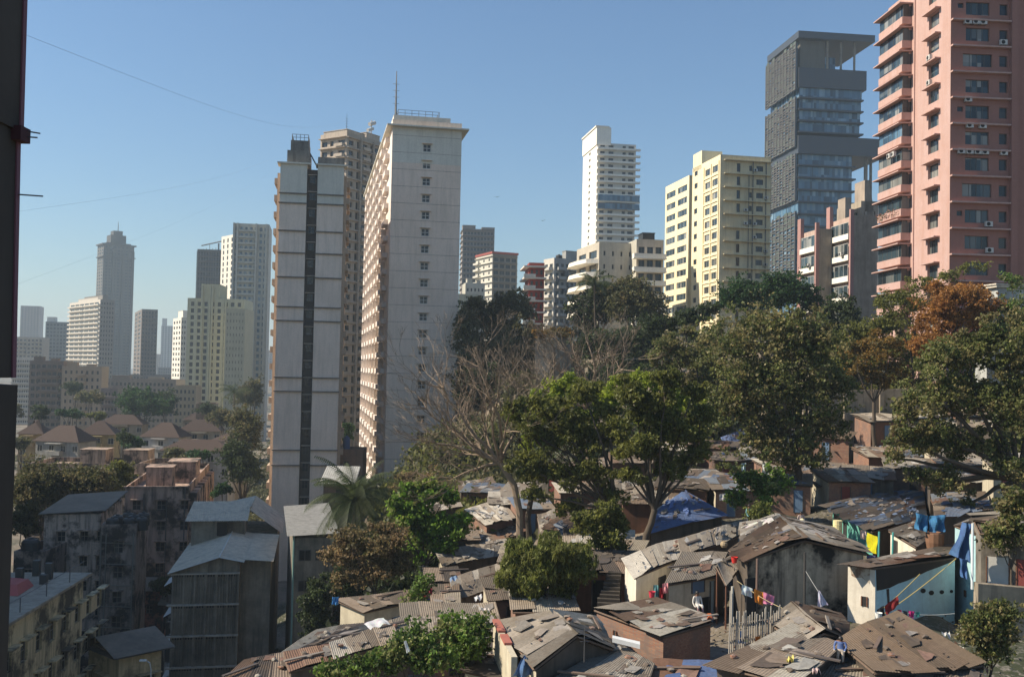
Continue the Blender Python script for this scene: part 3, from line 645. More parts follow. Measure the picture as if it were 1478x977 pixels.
b_e = block('white apartment block with curved stacked balconies on its left side', 865, 349, 235, 14, 917, 833, 2, (0.52, 0.51, 0.46), (0.5, .48, .43), 3.1, (4, .2, 1.1), (2, .7, 1.8), extras=ex_e)
def ex_f(b, f, L):
    m = MB(); z = b.H-3.5
    while z > 2: m.box(-1, b.w+.2, -1.8, 0, z-1.0, z); m.box(-1.1, b.w+.3, -2.0, 0, z-1.2, z-1.0); z -= 3.1
    m.build('long_balcony', WH2, b.root); roofbox(b, 2, b.w*.75, 2, 6, 2.6, M_BLACK, 'roof_plants')
block('white block with wide wraparound balconies and dark roof planting', 919, 345, 232, 8, 958, None, 2, (0.45, 0.43, 0.4), (.5, .5, .45), 3.1, (3, .7, 1.8), None, l=12, extras=ex_f)
# grey and pink stepped building
GP = (0.42, 0.36, 0.31)
def ex_g(b, f, L):
    m = MB(); l = b.l
    m.box(-.6, 0, 0, .5, 0, b.H+1); m.box(-.6, 0, l-.7, l+.6, 0, b.H+2.5); m.build('side_fin', plain((0.40, 0.22, 0.19), key='dull_pink_paint'), b.root)
    for i in range(int(b.H/3.4)):
        z = b.H-3.4*i-1.9
        b.win('L', l*.5, z, l*.76, 1.9, 4, 1, M_GLASS, M_FRAMEW, dep=-.5, hole=False)
        b.add('balcony', boxmesh('balcony', -l*.42, l*.42, -.7, 0, -.45, .45, WH2), 'L', l*.5, z-1.4)
        if i % 2: b.add('ac_unit', acm, 'L', l*.3, z-.7, .7)
block('narrow weathered grey flats with white framed windows behind the dark green tree', 1233, 311, 160, 8, 1264, 1200, 2, GP, (0.55, .42, .37), 3.4, None, None, extras=ex_g, st=.7)
block('shorter weathered flats with white framed windows left of the narrow grey flats', 1183, 330, 166, 8, 1201, 1158, 2, (0.36, .32, .28), (0.52, .40, .36), 3.4, None, None, extras=ex_g, st=.6)
def ex_h(b, f, L):
    m = MB(); m.box(-3.2, -2.0, 0, 3, 0, b.H+.5); m.hexa([(b.w*.2, 0, b.H-3), (b.w*.8, 0, b.H-3), (b.w*.8, 4, b.H-3), (b.w*.2, 4, b.H-3), (b.w*.2, 0, b.H+4), (b.w*.45, 0, b.H+4), (b.w*.45, 4, b.H+4), (b.w*.2, 4, b.H+4)]); m.build('stepped_fin', f, b.root)
block('bare concrete building with stepped roof fins under the glass tower', 1243, 290, 190, 8, 1268, None, 2, (0.42, .36, .31), (.4, .36, .3), 3.2, (2, .4, 1.5), (2, .5, 1.5), l=10, extras=ex_h, st=.6)
# ================================================================== LOWER LEFT VALLEY
MOULD = (0.05, 0.045, 0.045); M_OLDF = plain((.2, .19, .16), key='old_frame')
def vblock(label, xa, ya, d, yaw, xr, xl, base, col, fh, F, L=None, l=None, w=None, extras=None, st=.95, sides=None, cat='apartment block', near=True, R_=None):
    mF = wall((min(.75, col[0]*1.6), min(.72, col[1]*1.5), min(.7, col[2]*1.4)), (.022, .022, .022), st, st, patch=.3, sharp=1)
    b = Bld('old_apartment_block' if cat == 'apartment block' else 'small_house', label, cat, xa, ya, d, yaw, xr=xr, xl=xl, l=l, w=w, base=base, mats=[mF], near=near)
    for side, sp in (('F', F), ('L', L), ('R', R_)):
        if not sp: continue
        S = b.w if side == 'F' else b.l
        grid(b, side, fh, 1, b.H-1.2, sp[0], sp[1], sp[2], 2, 2, M_GLASSD, M_OLDF, dep=.2)
        z = b.H-1.2
        while z-fh > 1:
            for c in sp[0]:
                cc = c[0] if isinstance(c, tuple) else c; ww = c[1] if isinstance(c, tuple) else sp[1]
                b.add('window_hood', boxmesh('window_hood', -ww/2-.25, ww/2+.25, -.6, 0, -.05, .05, mF), side, cc, z-fh*.5+sp[2]/2+.2)
            z -= fh
    b.shell(dep=.2)
    if extras: extras(b, mF)
    b.done(); return b
def ex_v1(b, f):
    roofbox(b, b.w*.28, b.w*.7, 2.5, 7, 3.3, f, 'stair_head'); roofbox(b, b.w*.5, b.w*.98, 12, 19, 3.2, f, 'stair_head')
    m = MB(); m.tube([(b.w*.3, -.15, 0), (b.w*.3, -.15, b.H-1)], .1, 5); m.tube([(b.w*.95, -.15, 0), (b.w*.95, -.15, b.H)], .1, 5); m.tube([(b.w*.66, -.15, 0), (b.w*.66, -.15, b.H-2)], .08, 5); m.build('drainpipe', M_METAL, b.root)
    m = MB(); m.box(-.2, b.w+.2, -.2, 0, b.H-.2, b.H+.05); m.build('coping', f, b.root)
    for i in range(8): m = MB(); m.box(b.w+.01, b.w+1.0, 2+i*4.2, 4.4+i*4.2, b.H-14, b.H-1.2); m.build('balcony_stack', f, b.root)
vblock('mould stained pink grey block with flat terrace and stair heads', 181, 702, 145, 12, 272, None, -38, (0.30, 0.235, 0.21), 3.0, ([(1.6, 1.1), (5.0, 1.2), (8.2, 1.1)], 1.1, 1.3), l=36, extras=ex_v1, R_=([4, 9, 14, 19, 24, 30], 1.4, 1.3))
def ex_v2(b, f):
    m = MB(); m.face([(-.6, -.6, b.H+.1), (b.w+.6, -.6, b.H+.5), (b.w+.6, b.l+.5, b.H+1.1), (-.6, b.l+.5, b.H+.6)]); m.face([(-.6, -.6, b.H), (b.w+.6, -.6, b.H+.4), (b.w+.6, b.l+.5, b.H+1.0), (-.6, b.l+.5, b.H+.5)]); m.build('roof', wall((.24, .215, .18)), b.root)
vblock('stained white old block with low sheet roof', 64, 742, 122, 11, 146, None, -37, (0.38, 0.33, 0.31), 3.0, ([2.0, 4.6, (6.4, .6)], .9, 1.2), l=14, extras=ex_v2)
def ex_v3(b, f):
    for i, (x, y) in enumerate([(1, 1.2), (2.8, 1.3), (1.2, 3.2), (3.0, 3.6), (4.2, 1.6), (2, 5.4), (3.8, 5.2)]): tank(b, x, y, b.H-.9, .72, 1.5)
    m = MB()
    for x in (.1, .75, 4.3): m.tube([(b.w*x/4.6, -.2, 0), (b.w*x/4.6, -.2, b.H-1)], .07, 5)
    for i in range(8): z = b.H-2-i*2.4; m.tube([(.2, -.25, z), (b.w-.3, -.25, z-.2)], .05, 4)
    m.build('drainpipe', M_OLDF, b.root)
vblock('dark stained stair tower crowded with black roof water tanks', 146, 757, 116, 11, 197, None, -37, (0.22, 0.19, 0.18), 2.85, ([(1.95, 1.0)], 1.0, 1.3), l=8, extras=ex_v3)
m_ = None
def ex_v4(b, f):
    m = MB(); m.box(-.3, b.w+.6, -.5, b.l+.3, b.H, b.H+.2); m.build('roof', wall((.42, .38, .32), amt=.5), b.root)
    for i in range(8):
        x, y = random.uniform(b.w*.3, b.w), random.uniform(1, b.l-1); mm = MB(); mm.box(x-.25, x+.25, y-.25, y+.25, b.H+.2, b.H+random.uniform(.8, 1.5)); mm.build('chimney_stub', M_BLACK, b.root)
    mm = MB()
    for x in (b.w*.2, b.w*.5, b.w*.8): mm.tube([(x, 0, b.H+.2), (x, 0, b.H+1.2)], .04, 4)
    mm.tube([(0, 0, b.H+1.2), (b.w, 0, b.H+1.2)], .03, 4); mm.build('railing', M_METAL, b.root)
    mm = MB(); mm.hexa([(b.w*.5, 2, b.H+.22), (b.w*.72, 2.2, b.H+.22), (b.w*.74, 5, b.H+.22), (b.w*.52, 4.6, b.H+.22), (b.w*.55, 2.4, b.H+.9), (b.w*.7, 2.5, b.H+.8), (b.w*.7, 4.4, b.H+.95), (b.w*.56, 4.2, b.H+.8)]); mm.build('red_cover', plain((0.45, 0.10, 0.09), key='red_plastic'), b.root)
YL = (0.40, 0.36, 0.25)
vb = vblock('yellow painted block in the lower left corner with cluttered dark roof', 0, 905, 66, 95, 118, None, -37, YL, 3.0, ([1.5+i*2.7 for i in range(8)], 1.2, 1.5, 1), l=10, extras=ex_v4, st=.9)
def ex_v5(b, f):
    m = MB(); w, l, H = b.w, b.l, b.H; o = .8
    m.face([(-o, -o, H), (w+o, -o, H), (w+o, l*.5, H+1.1), (-o, l*.5, H+1.1)]); m.face([(-o, l*.5, H+1.1), (w+o, l*.5, H+1.1), (w+o, l+o, H), (-o, l+o, H)]); m.face([(-o, -o, H-.1), (w+o, -o, H-.1), (w+o, l+o, H-.1), (-o, l+o, H-.1)]); m.build('roof', wall((.22, .195, .165), amt=.6), b.root)
vblock('small yellow house with dark pitched roof in the valley shade', 172, 945, 82, 48, 233, 128, -37, YL, 3.0, ([2.5], 1.5, 1.2, 1), L=([2.2], 1.6, 1.2, 1), extras=ex_v5, cat='house', st=.5)
vblock('flat roofed annex left of the stained white block', 20, 795, 116, 2, 64, None, -37, (0.2, .17, .16), 3.0, ([1.6], 1, 1.2), l=8, extras=lambda b, f: tank(b, 1.0, 2, b.H-.9, 1.0, 2.0))
# long terrace block and hip roofed houses
vblock('long low terrace block with two roof rooms behind the olive trees', 42, 668, 190, 5, 210, None, -40, (0.26, 0.215, 0.185), 3.0, ([2+i*2.2 for i in range(9)], 1.2, 1.5, 1), l=13, extras=lambda b, f: (roofbox(b, b.w*.39, b.w*.61, 3, 8, 3.2, f, 'stair_head'), roofbox(b, b.w*.77, b.w*.98, 3, 8, 3.2, f, 'stair_head')), near=False)
vblock('pink stained lower block right behind the terrace block', 200, 668, 176, 4, 262, None, -40, (0.26, 0.215, 0.185), 3.0, ([1.5, 3.8, 6], 1.2, 1.4, 1), l=10, near=False)
TILE = colmat('roof_tiles', nz=3.0, damt=.4, dirt=(.05, .04, .035))
def hiphouse(label, x0, x1, yr, ye, d, yaw, col, zb=-40):
    E0 = W(x0, ye, d); E1 = W(x1, ye, d); w = (E1-E0).length; dp = 8.5; yw = R(yaw); hr = W((x0+x1)/2, yr, d+dp/2).z-E0.z
    r = empty('hip_roof_house', (E0.x, E0.y, zb), yw, label, 'house', 'hip roofed houses in the valley'); h = E0.z-zb
    m = MB(); m.box(.6, w-.6, .6, dp-.6, -2, h-.02); mw = wall(col, MOULD, .4, .4); m.build('wall', mw, r)
    m = MB(); m.col = (0.07, 0.045, 0.035); q = dp/2; o = 0
    P = [(0, 0, h), (w, 0, h), (w, dp, h), (0, dp, h), (q, q, h+hr), (w-q, q, h+hr)]
    for f in ((0, 1, 5, 4), (1, 2, 5), (2, 3, 4, 5), (3, 0, 4), (3, 2, 1, 0)): m.face([P[i] for i in f])
    m.build('roof', TILE, r)
    wm = win_mesh(1.4, 1.5, 2, 1, M_GLASSD, M_FRAMEW)
    for fl in range(3):
        for i in range(max(2, int(w/3))):
            link('window', wm[2], r, (1.8+i*(w-3.2)/max(1, int(w/3)-1), .58, h-1.7-3*fl), (0, 0, 0))
    bb = MB(); bb.box(w*.35, w*.65, -1.0, .6, h-3.2, h-2.2); bb.box(w*.33, w*.67, -1.2, .6, h-.5, h-.3); bb.build('balcony', mw, r)
hiphouse('brown hip roofed house nearest the dark pillar', 22, 62, 606, 626, 262, 4, (0.4, .3, .16))
hiphouse('hip roofed house with sunlit left slope and blue grey walls', 46, 122, 613, 636, 245, -12, (0.33, .34, .34))
hiphouse('yellow hip roofed house between the first house and the gap', 110, 165, 607, 627, 262, 8, (0.42, .34, .16))
hiphouse('white walled hip roofed house in the middle of the row', 200, 262, 609, 630, 262, -6, (0.5, .5, .5))
hiphouse('grey walled hip roofed house nearest the olive slope', 228, 332, 634, 650, 225, 3, (0.34, .35, .36))
hiphouse('hip roofed house with a raised vent behind the white walled one', 255, 318, 605, 622, 290, 8, (0.4, .36, .3))
hiphouse('wide brown hip roof behind the white walled house and the vent', 140, 205, 598, 612, 320, 5, (0.3, .27, .22))
hiphouse('far brown hip roof peeping between the round trees and the green block', 262, 322, 594, 606, 345, 10, (0.3, .27, .22))
hiphouse('small brown hip roof at the right end of the valley row', 300, 345, 622, 636, 250, -8, (0.32, .28, .22))
# ================================================================== CORRUGATED SHEDS
SHW = wall((0.33, 0.30, 0.25), (0.05, 0.05, 0.045), .7, .8, patch=.4); SHR = colmat('grey_corrugated', nz=2.0, damt=.35, dirt=(.07, .065, .06))
def corr(mb, a, b_, c, d, pitch=.25, amp=.04, col=None, jit=0):
    a, b_, c, d = map(Vector, (a, b_, c, d)); n = max(2, int(((b_-a).length+(c-d).length)/2/pitch)*2); nn = (b_-a).cross(d-a).normalized()
    mb.col = col or mb.col; b0 = len(mb.v)
    if nn.z < 0: nn = -nn
    for i in range(n+1):
        t = i/n; off = nn*(amp if i % 2 else 0)
        mb.v.append(tuple(a.lerp(b_, t)+off)); mb.v.append(tuple(d.lerp(c, t)+off))
    for i in range(n): q = b0+i*2; mb.f.append((q, q+2, q+3, q+1)); mb.m.append(0); mb.c.append(mb.col)
def shed():
    b = Bld('corrugated_building', 'tall shed-like building clad in grey corrugated sheets with gabled roofs', 'building', 249, 822, 98, 11, xr=346, base=-38, l=16, mats=[SHW, SHW])
    w, l, H = b.w, b.l, b.H; m = b.wb; zr = W(306, 757, 100).z-b.base
    zr = H+1.25
    m.face([(0, 0, -2), (w, 0, -2), (w, 0, H+.6), (w*.70, 0, zr-.1), (0, 0, H-.3)]); m.face([(0, 0, -2), (0, l, -2), (0, l, H-.2), (0, 0, H-.2)]); m.face([(w, 0, -2), (w, l, -2), (w, l, H+.5), (w, 0, H+.5)]); m.face([(0, l, -2), (w, l, -2), (w, l, H), (w*.70, l, zr-.1), (0, l, H-.3)])
    ww = w+2.9; m.box(w+.01, ww, 1.6, 16, -2, H+.5)
    for k in range(7):
        z = H-.3-k*3.0
        mm = MB(); mm.box(-.4, w+.05, -.45, 0, z-.14, z); mm.build('floor_ledge', wall((.5, .47, .42), amt=.3), b.root)
        mm = MB(); mm.box(.05, w-.05, -.05, 0.0, z-.42, z-.145); mm.build('shutter_gap', M_DARK, b.root)
        mm = MB()
        for i in range(26): x = .1+(w-.2)*i/25; mm.box(x-.05, x+.05, -.13, -.05, z-3, z-.12)
        for i in range(7): x = .1+(w-.2)*i/6; mm.box(x-.1, x+.1, -.22, -.13, z-3, z-.12)
        mm.build('cladding_rib', SHW, b.root)
        mm = MB(); mm.face([(-.9, 1, z-1.5), (0, 1, z-1.0), (0, 5, z-1.0), (-.9, 5, z-1.5)]); mm.face([(-.9, 6, z-1.5), (0, 6, z-1.0), (0, 10, z-1.0), (-.9, 10, z-1.5)]); mm.build('awning', M_FRAMEW, b.root)
    r = MB(); g = (0.62, 0.53, 0.40); e = .8; zl = H-.25; L2 = 16.5; xr_ = w*.70
    corr(r, (-.35, L2, zl), (-.35, -e, zl), (xr_, -e, zr), (xr_, L2, zr), col=g); corr(r, (xr_, -e, zr), (xr_, L2, zr), (w+.45, L2, H+.75), (w+.45, -e, H+.75), col=g); r.build('roof', SHR, b.root)
    r = MB(); corr(r, (w+.46, 0.3, H+.8), (w+.46, L2, H+.8), (ww+.3, L2, H+.6), (ww+.3, .3, H+.6), col=g); r.build('wing_roof', SHR, b.root)
    c = MB(); c.box(.1, w*.62, 13.6, 18.5, H-1.2, H+2.7, 0); c.box(w*.45, w*.62+.02, 13.55, 13.6, H+1.0, H+2.5, 1); c.box(w*.62, w*.92, 14.5, 18.5, H-1, H+2.7, 0); c.build('clerestory', [SHW, M_DARK], b.root)
    r = MB(); corr(r, (-.5, 12.7, H+2.75), (w*.98, 12.7, H+2.75), (w*.98, 19, H+4.1), (-.3, 19, H+4.1), col=g); r.build('clerestory_roof', SHR, b.root)
    c = MB(); c.box(w*.5, ww, 17, 27, -2, H+.6); c.build('rear_block', SHW, b.root)
    r = MB(); corr(r, (w*.98, 16.6, H+3.4), (w*.98, 28, H+3.6), (ww+.6, 28, H+.9), (ww+.6, 16.6, H+.7), col=g); corr(r, (w*.4, 28, H+2.8), (w*.4, 19.1, H+2.8), (w*.98, 19.1, H+3.5), (w*.98, 28, H+3.6), col=g); r.build('rear_roof', SHR, b.root)
    r = MB(); r.tube([(xr_, -e, zr+.05), (xr_, L2, zr+.05)], .08, 5); r.tube([(xr_, -e, zr+.02), (-.35, -e, zl+.02)], .05, 4); r.tube([(xr_, -e, zr+.02), (w+.45, -e, H+.77)], .05, 4); r.build('ridge_cap', plain((.55, .56, .52), key='pale_flashing'), b.root)
    b.done()
shed()
def shed2():
    b = Bld('corrugated_building', 'tall dark shed with one broad grey sheet roof beside the palm', 'building', 423, 772, 100, 14, xr=482, base=-38, l=16, mats=[SHW, SHW])
    w, l, H = b.w, b.l, b.H; b.wb.box(0, w, 0, l, -2, H-.3)
    r = MB(); g = (0.27, 0.265, 0.245); corr(r, (-.6, l, H+.7), (-.6, -.6, H), (w+.5, -.6, H+.2), (w+.5, l, H+1.0), col=g); r.build('roof', SHR, b.root)
    m = MB()
    for i in range(9): m.box(-.03+i*w/8, .03+i*w/8, -.05, 0, -2, H-.4)
    m.tube([(.1, -.1, 0), (.1, -.1, H)], .1, 5, 1); m.build('cladding_rib', [SHW, plain((.2, .35, .3), key='pale_green_pipe')], b.root)
    for k in range(6):
        z = H-2-3*k; b.win('F', w*.3, z, 1.2, 1.1, 2, 1, M_GLASSD, hole=False, dep=-.08); b.win('F', w*.7, z, 1.2, 1.1, 2, 1, M_GLASSD, hole=False, dep=-.08)
    b.done()
    b = Bld('stair_room', 'small brown room with grey lean-to roof above the palm', 'outbuilding', 467, 698, 118, 2, xr=509, base=-38, l=6, mats=[wall((.25, .15, .11), amt=.5)]); w, l, H = b.w, b.l, b.H
    b.win('F', w*.65, H-1.4, 1.6, 1.6, 1, 1, M_GLASSD); b.shell(dep=.2)
    r = MB(); corr(r, (-.4, -.8, H+.1), (w+.4, -.8, H+.1), (w+.2, l, H+1.5), (-.5, l, H+1.5), col=(0.42, .41, .37)); r.build('roof', SHR, b.root); b.done()
    b = Bld('brick_lean_to', 'brick and plaster lean-to wedged between the two pale towers', 'outbuilding', 490, 648, 172, 2, xr=524, base=-30, l=6, mats=[wall((.3, .17, .12), amt=.6)]); b.win('F', 1.2, b.H-3, .8, 1.8); b.shell(dep=.2); tank(b, 1.0, 1.5, b.H-.9, .6, 3.0, plain((.08, .13, .25), key='blue_drum')); b.done()
shed2()
for i, (px, py, d, wpx, c) in enumerate([(205, 850, 135, 45, (.28, .12, .10)), (240, 870, 118, 14, (.3, .3, .3))]):
    vblock(['long red brown lean-to at the foot of the stained blocks', 'tiny grey hut between the stained block and the shed'][i], px, py, d, 4, px+wpx, None, -38, c, 3.0, ([1.0], .8, 1.0), l=5, cat='house', extras=ex_v5)

# tall block just outside the left edge of the view; its shade fills the valley foot
b = Bld('apartment_tower', 'tall plain apartment block standing beyond the left edge of the view', 'apartment tower', 0, 0, 50, 90, w=95, l=14, base=-38, mats=[wall((.4, .36, .3), MOULD, .4, .5)])
b.root.location = (-77, 46, -38); b.H = 38+26.0; b.M = Matrix.Translation(b.root.location) @ Matrix.Rotation(b.yaw, 4, 'Z')
grid(b, 'F', 3.1, 2, b.H-1.2, even(2, 93, 14), 1.8, 1.4, 2, 1, M_GLASSD); b.shell(); roofbox(b, 30, 36, 3, 9, 3, b.mats[0]); b.done()
# ================================================================== SLUM: huts given by roof corners
SLUMW = {'grey': wall((0.26, 0.24, 0.21), (0.03, 0.028, 0.025), .7, .8, patch=.6), 'dark': wall((0.12, 0.10, 0.085), (0.03, .025, .02), .6, .7, patch=.6),
 'white': wall((0.74, 0.73, 0.68), (0.3, .26, .2), .25, .4, patch=.8), 'cream': wall((0.58, 0.55, 0.45), (0.2, .17, .13), .4, .5, patch=.8), 'teal': wall((0.10, 0.42, 0.38), (.1, .15, .13), .3, .3, patch=.8),
 'smoke': wall((.46, .40, .32), (.018, .016, .013), 1.0, .8, patch=.22, sharp=1), 'blue': wall((0.50, 0.80, 0.95), (0.3, .45, .52), .3, .35, patch=.7), 'lblue': wall((0.36, 0.62, 0.72), (0.3, .4, .42), .3, .3, patch=.7), 'rust': wall((0.24, 0.12, 0.08), (.06, .04, .03), .5, .5, patch=.8)}
def brick_mat():
    m, n, l, b = newmat('brick_masonry')
    g = n.new('ShaderNodeNewGeometry').outputs['Position']; sp = n.new('ShaderNodeSeparateXYZ'); l.new(g, sp.inputs[0])
    ad = n.new('ShaderNodeMath'); ad.operation = 'ADD'; l.new(sp.outputs[0], ad.inputs[0]); l.new(sp.outputs[1], ad.inputs[1])
    cb = n.new('ShaderNodeCombineXYZ'); l.new(ad.outputs[0], cb.inputs[0]); l.new(sp.outputs[2], cb.inputs[1])
    t = n.new('ShaderNodeTexBrick'); t.inputs['Scale'].default_value = 3.2; t.inputs['Color1'].default_value = (.25, .105, .065, 1); t.inputs['Color2'].default_value = (.34, .18, .11, 1); t.inputs['Mortar'].default_value = (.2, .16, .13, 1); t.inputs['Mortar Size'].default_value = .03
    l.new(cb.outputs[0], t.inputs['Vector'])
    c = mixc(n, l, ramp(n, l, noise(n, l, .8, detail=6), .45, .7), t.outputs['Color'], (.16, .12, .1)); l.new(c, b.inputs['Base Color']); b.inputs['Roughness'].default_value = .95; return m
SLUMW['brick'] = brick_mat()
PAL = {'brown': [(.135, .10, .075), (.15, .11, .08), (.115, .088, .066), (.17, .13, .098), (.11, .08, .06), (.14, .095, .07)],
 'grey': [(.48, .455, .41), (.25, .225, .195), (.31, .28, .245), (.20, .18, .155), (.36, .335, .295), (.28, .24, .20), (.17, .145, .12)],
 'pale': [(.40, .38, .34), (.48, .455, .41), (.34, .31, .27), (.52, .50, .46), (.30, .26, .22)],
 'dark': [(.10, .085, .072), (.13, .11, .09), (.075, .065, .06), (.17, .14, .115), (.20, .15, .12)],
 'mix': [(.44, .42, .37), (.23, .20, .17), (.17, .13, .10), (.30, .27, .225), (.17, .115, .085), (.12, .10, .08), (.27, .22, .18)],
 'bluemix': [(.19, .16, .135), (.15, .19, .25), (.17, .20, .24), (.24, .20, .16), (.14, .11, .09), (.13, .18, .27)],
 'red': [(.24, .14, .10), (.20, .12, .09), (.27, .175, .13), (.2, .16, .13)], 'tarp': [(.11, .18, .38), (.14, .21, .41), (.09, .15, .31)]}
HUTS = []
def sheets(mb, a, b, c, d, pal, cw=1.05, rh=2.2, tear=.12, pitch=.115):
    a, b, c, d = map(Vector, (a, b, c, d)); wd = ((b-a).length+(c-d).length)/2; sl = ((d-a).length+(c-b).length)/2
    nc = max(1, round(wd/cw)); nr = max(1, round(sl/rh)); nn = (b-a).cross(d-a).normalized()
    if nn.z < 0: nn = -nn
    p1_, p2_ = random.uniform(0, 6), random.uniform(0, 6); sg = min(.11, wd*.02)
    B = lambda u, v: (a.lerp(b, u)).lerp(d.lerp(c, u), v)+nn*(sg*math.sin(u*6+p1_)*math.cos(v*4+p2_))
    base = PAL[pal]
    mb.col = (.06, .05, .045); mb.face([a-nn*.16, b-nn*.16, c-nn*.16, d-nn*.16])
    for j in range(nr):
        for i in range(nc):
            u0, u1 = i/nc-.03, (i+1)/nc+.03; v0, v1 = j/nr-.05, (j+1)/nr+.06
            jt = lambda s=.02: random.uniform(-s, s)
            lift = .02+.03*(j % 2)+.015*(i % 2)+abs(jt(.02)); lc = nn*lift
            q = [B(u0+jt(), v0+jt(.06))+lc, B(u1+jt(), v0+jt(.06))+lc, B(u1+jt(), v1)+lc+nn*.05, B(u0+jt(), v1)+lc+nn*.05]
            if random.random() < tear: q[random.randint(0, 1)] += nn*random.uniform(.05, .2)
            cc = random.choice(base); f = random.uniform(.85, 1.15)
            if random.random() < .05: cc = random.choice([(.33, .31, .28), (.17, .095, .065), (.07, .06, .055)])
            corr(mb, q[0], q[1], q[2], q[3], pitch=pitch, amp=.022, col=(cc[0]*f*.97, cc[1]*f*.92, cc[2]*f*.84))
    # scraps of sheet, cloth and plastic laid over
    for k in range(int(wd*sl*1.0)):
        u, v = random.uniform(.03, .9), random.uniform(.03, .9); q_ = random.random()**2; du, dv = (.12+.9*q_)*random.uniform(.6, 1.4)/wd, (.12+1.3*q_)*random.uniform(.4, 1.3)/sl
        an = random.uniform(-.5, .5); z = nn*random.uniform(.1, .16); f = random.uniform(.7, 1.25)
        mb.col = tuple(x*f for x in random.choice(base+[(.13, .10, .08), (.30, .27, .24), (.20, .12, .09)] + ([(.10, .16, .28)] if pal == 'bluemix' else [])))
        sh = lambda U, V: B(min(1, max(0, u+U*du-an*V*dv*.4)), min(1, max(0, v+V*dv+an*U*du*.4)))+z
        J = lambda: random.uniform(-.28, .28)
        mb.face([sh(J()*.6, J()*.6), sh(.5+J(), J()*.4), sh(1+J()*.5, .2+J()*.5)+nn*.02, sh(.85+J(), 1+J()*.4), sh(.1+J()*.5, .8+J())+nn*.04])
def hut(label, d, pts, quads, outline, h=2.6, walls='grey', pal='grey', inset=.93, name='shack', sheets_kw={}, doors=(), stones=0, short=None, z0=None, nowall=False):
    """pts: {key:(px,py,dz)}; first key lies at depth d"""
    k0 = next(iter(pts)); zr = W(pts[k0][0], pts[k0][1], d).z-pts[k0][2] if z0 is None else z0
    P = {k: Wz(px, py, zr+dz) for k, (px, py, dz) in pts.items()}
    cen = sum((P[k] for k in outline), Vector())/len(outline)
    zg = zr-h; root = empty(name, (cen.x, cen.y, zg), 0, label, 'shack', 'shacks of the hillside settlement'); O = root.location.copy()
    HUTS.append((P, quads, short or label, zr)); CTRL.append((CX+F*cen.x/cen.y, cen.y, zg-.1))
    m = MB(); IN = {k: Vector((cen.x+(P[k].x-cen.x)*inset, cen.y+(P[k].y-cen.y)*inset, P[k].z-.12)) for k in outline}
    ws = walls if isinstance(walls, (list, tuple)) else [walls]*len(outline); mats = []
    for i, k in enumerate(outline):
        k2 = outline[(i+1) % len(outline)]; mt = SLUMW[ws[i % len(ws)]]
        if mt not in mats: mats.append(mt)
        a, b = IN[k], IN[k2]; m.face([(a.x, a.y, zg-3), (b.x, b.y, zg-3), (b.x, b.y, b.z), (a.x, a.y, a.z)], mats.index(mt))
    if nowall:
        m = MB(); mats = [M_RUST]
        for k in outline: m.tube([(IN[k].x, IN[k].y, zg-1), tuple(IN[k])], .05, 5)
    m.build('wall' if not nowall else 'post', mats, root, org=O)
    m = MB()
    for qd in quads:
        kw = dict(sheets_kw); pl = pal
        if isinstance(qd, tuple): qd, pl = qd
        sheets(m, *[P[k] for k in qd], pal=pl, **kw)
    m.build('roof', M_SHEET, root, org=O)
    m = MB(); m.col = (.16, .11, .08)
    for i, k in enumerate(outline):
        a, b = P[k], P[outline[(i+1) % len(outline)]]; m.tube([a-Vector((0, 0, .1)), b-Vector((0, 0, .1))], .05, 4)
    m.build('eave_beam', M_SHEET, root, org=O)
    for (ki, t, w, hh, zo, mat, nm) in doors:     # edge index, position, width, height, sill
        a, b = IN[outline[ki]], IN[outline[(ki+1) % len(outline)]]; e = Vector((b.x-a.x, b.y-a.y, 0)); L = e.length; e.normalize(); p = Vector((a.x, a.y, 0))+e*L*t
        nrm = Vector((e.y, -e.x, 0)); 
        if nrm.dot(Vector((cen.x-p.x, cen.y-p.y, 0))) > 0: nrm = -nrm
        mm = MB(); f0 = p-e*w/2+nrm*.03; f1 = p+e*w/2+nrm*.03
        mm.hexa([(f0.x, f0.y, zg+zo), (f1.x, f1.y, zg+zo), (f1.x-nrm.x*.06, f1.y-nrm.y*.06, zg+zo), (f0.x-nrm.x*.06, f0.y-nrm.y*.06, zg+zo), (f0.x, f0.y, zg+zo+hh), (f1.x, f1.y, zg+zo+hh), (f1.x-nrm.x*.06, f1.y-nrm.y*.06, zg+zo+hh), (f0.x-nrm.x*.06, f0.y-nrm.y*.06, zg+zo+hh)])
        dob = mm.build(nm, mat, root, org=O)
        fr = MB(); t_ = .06
        for (q0, q1) in ((f0, f0+e*t_), (f1-e*t_, f1)):
            q0 = q0+nrm*.03; q1 = q1+nrm*.03; fr.hexa([(q0.x, q0.y, zg+zo), (q1.x, q1.y, zg+zo), (q1.x-nrm.x*.05, q1.y-nrm.y*.05, zg+zo), (q0.x-nrm.x*.05, q0.y-nrm.y*.05, zg+zo), (q0.x, q0.y, zg+zo+hh), (q1.x, q1.y, zg+zo+hh), (q1.x-nrm.x*.05, q1.y-nrm.y*.05, zg+zo+hh), (q0.x-nrm.x*.05, q0.y-nrm.y*.05, zg+zo+hh)])
        fr.build('frame', M_RUST if nm == 'window' else M_FRAME, dob, org=O)
    return root, P, zr
TEALD = plain((.08, .38, .34), key='teal_door'); BLUED = plain((.12, .2, .3), key='blue_door'); WHD = plain((.7, .72, .7), key='white_door'); REDD = plain((.22, .05, .04), key='red_door')
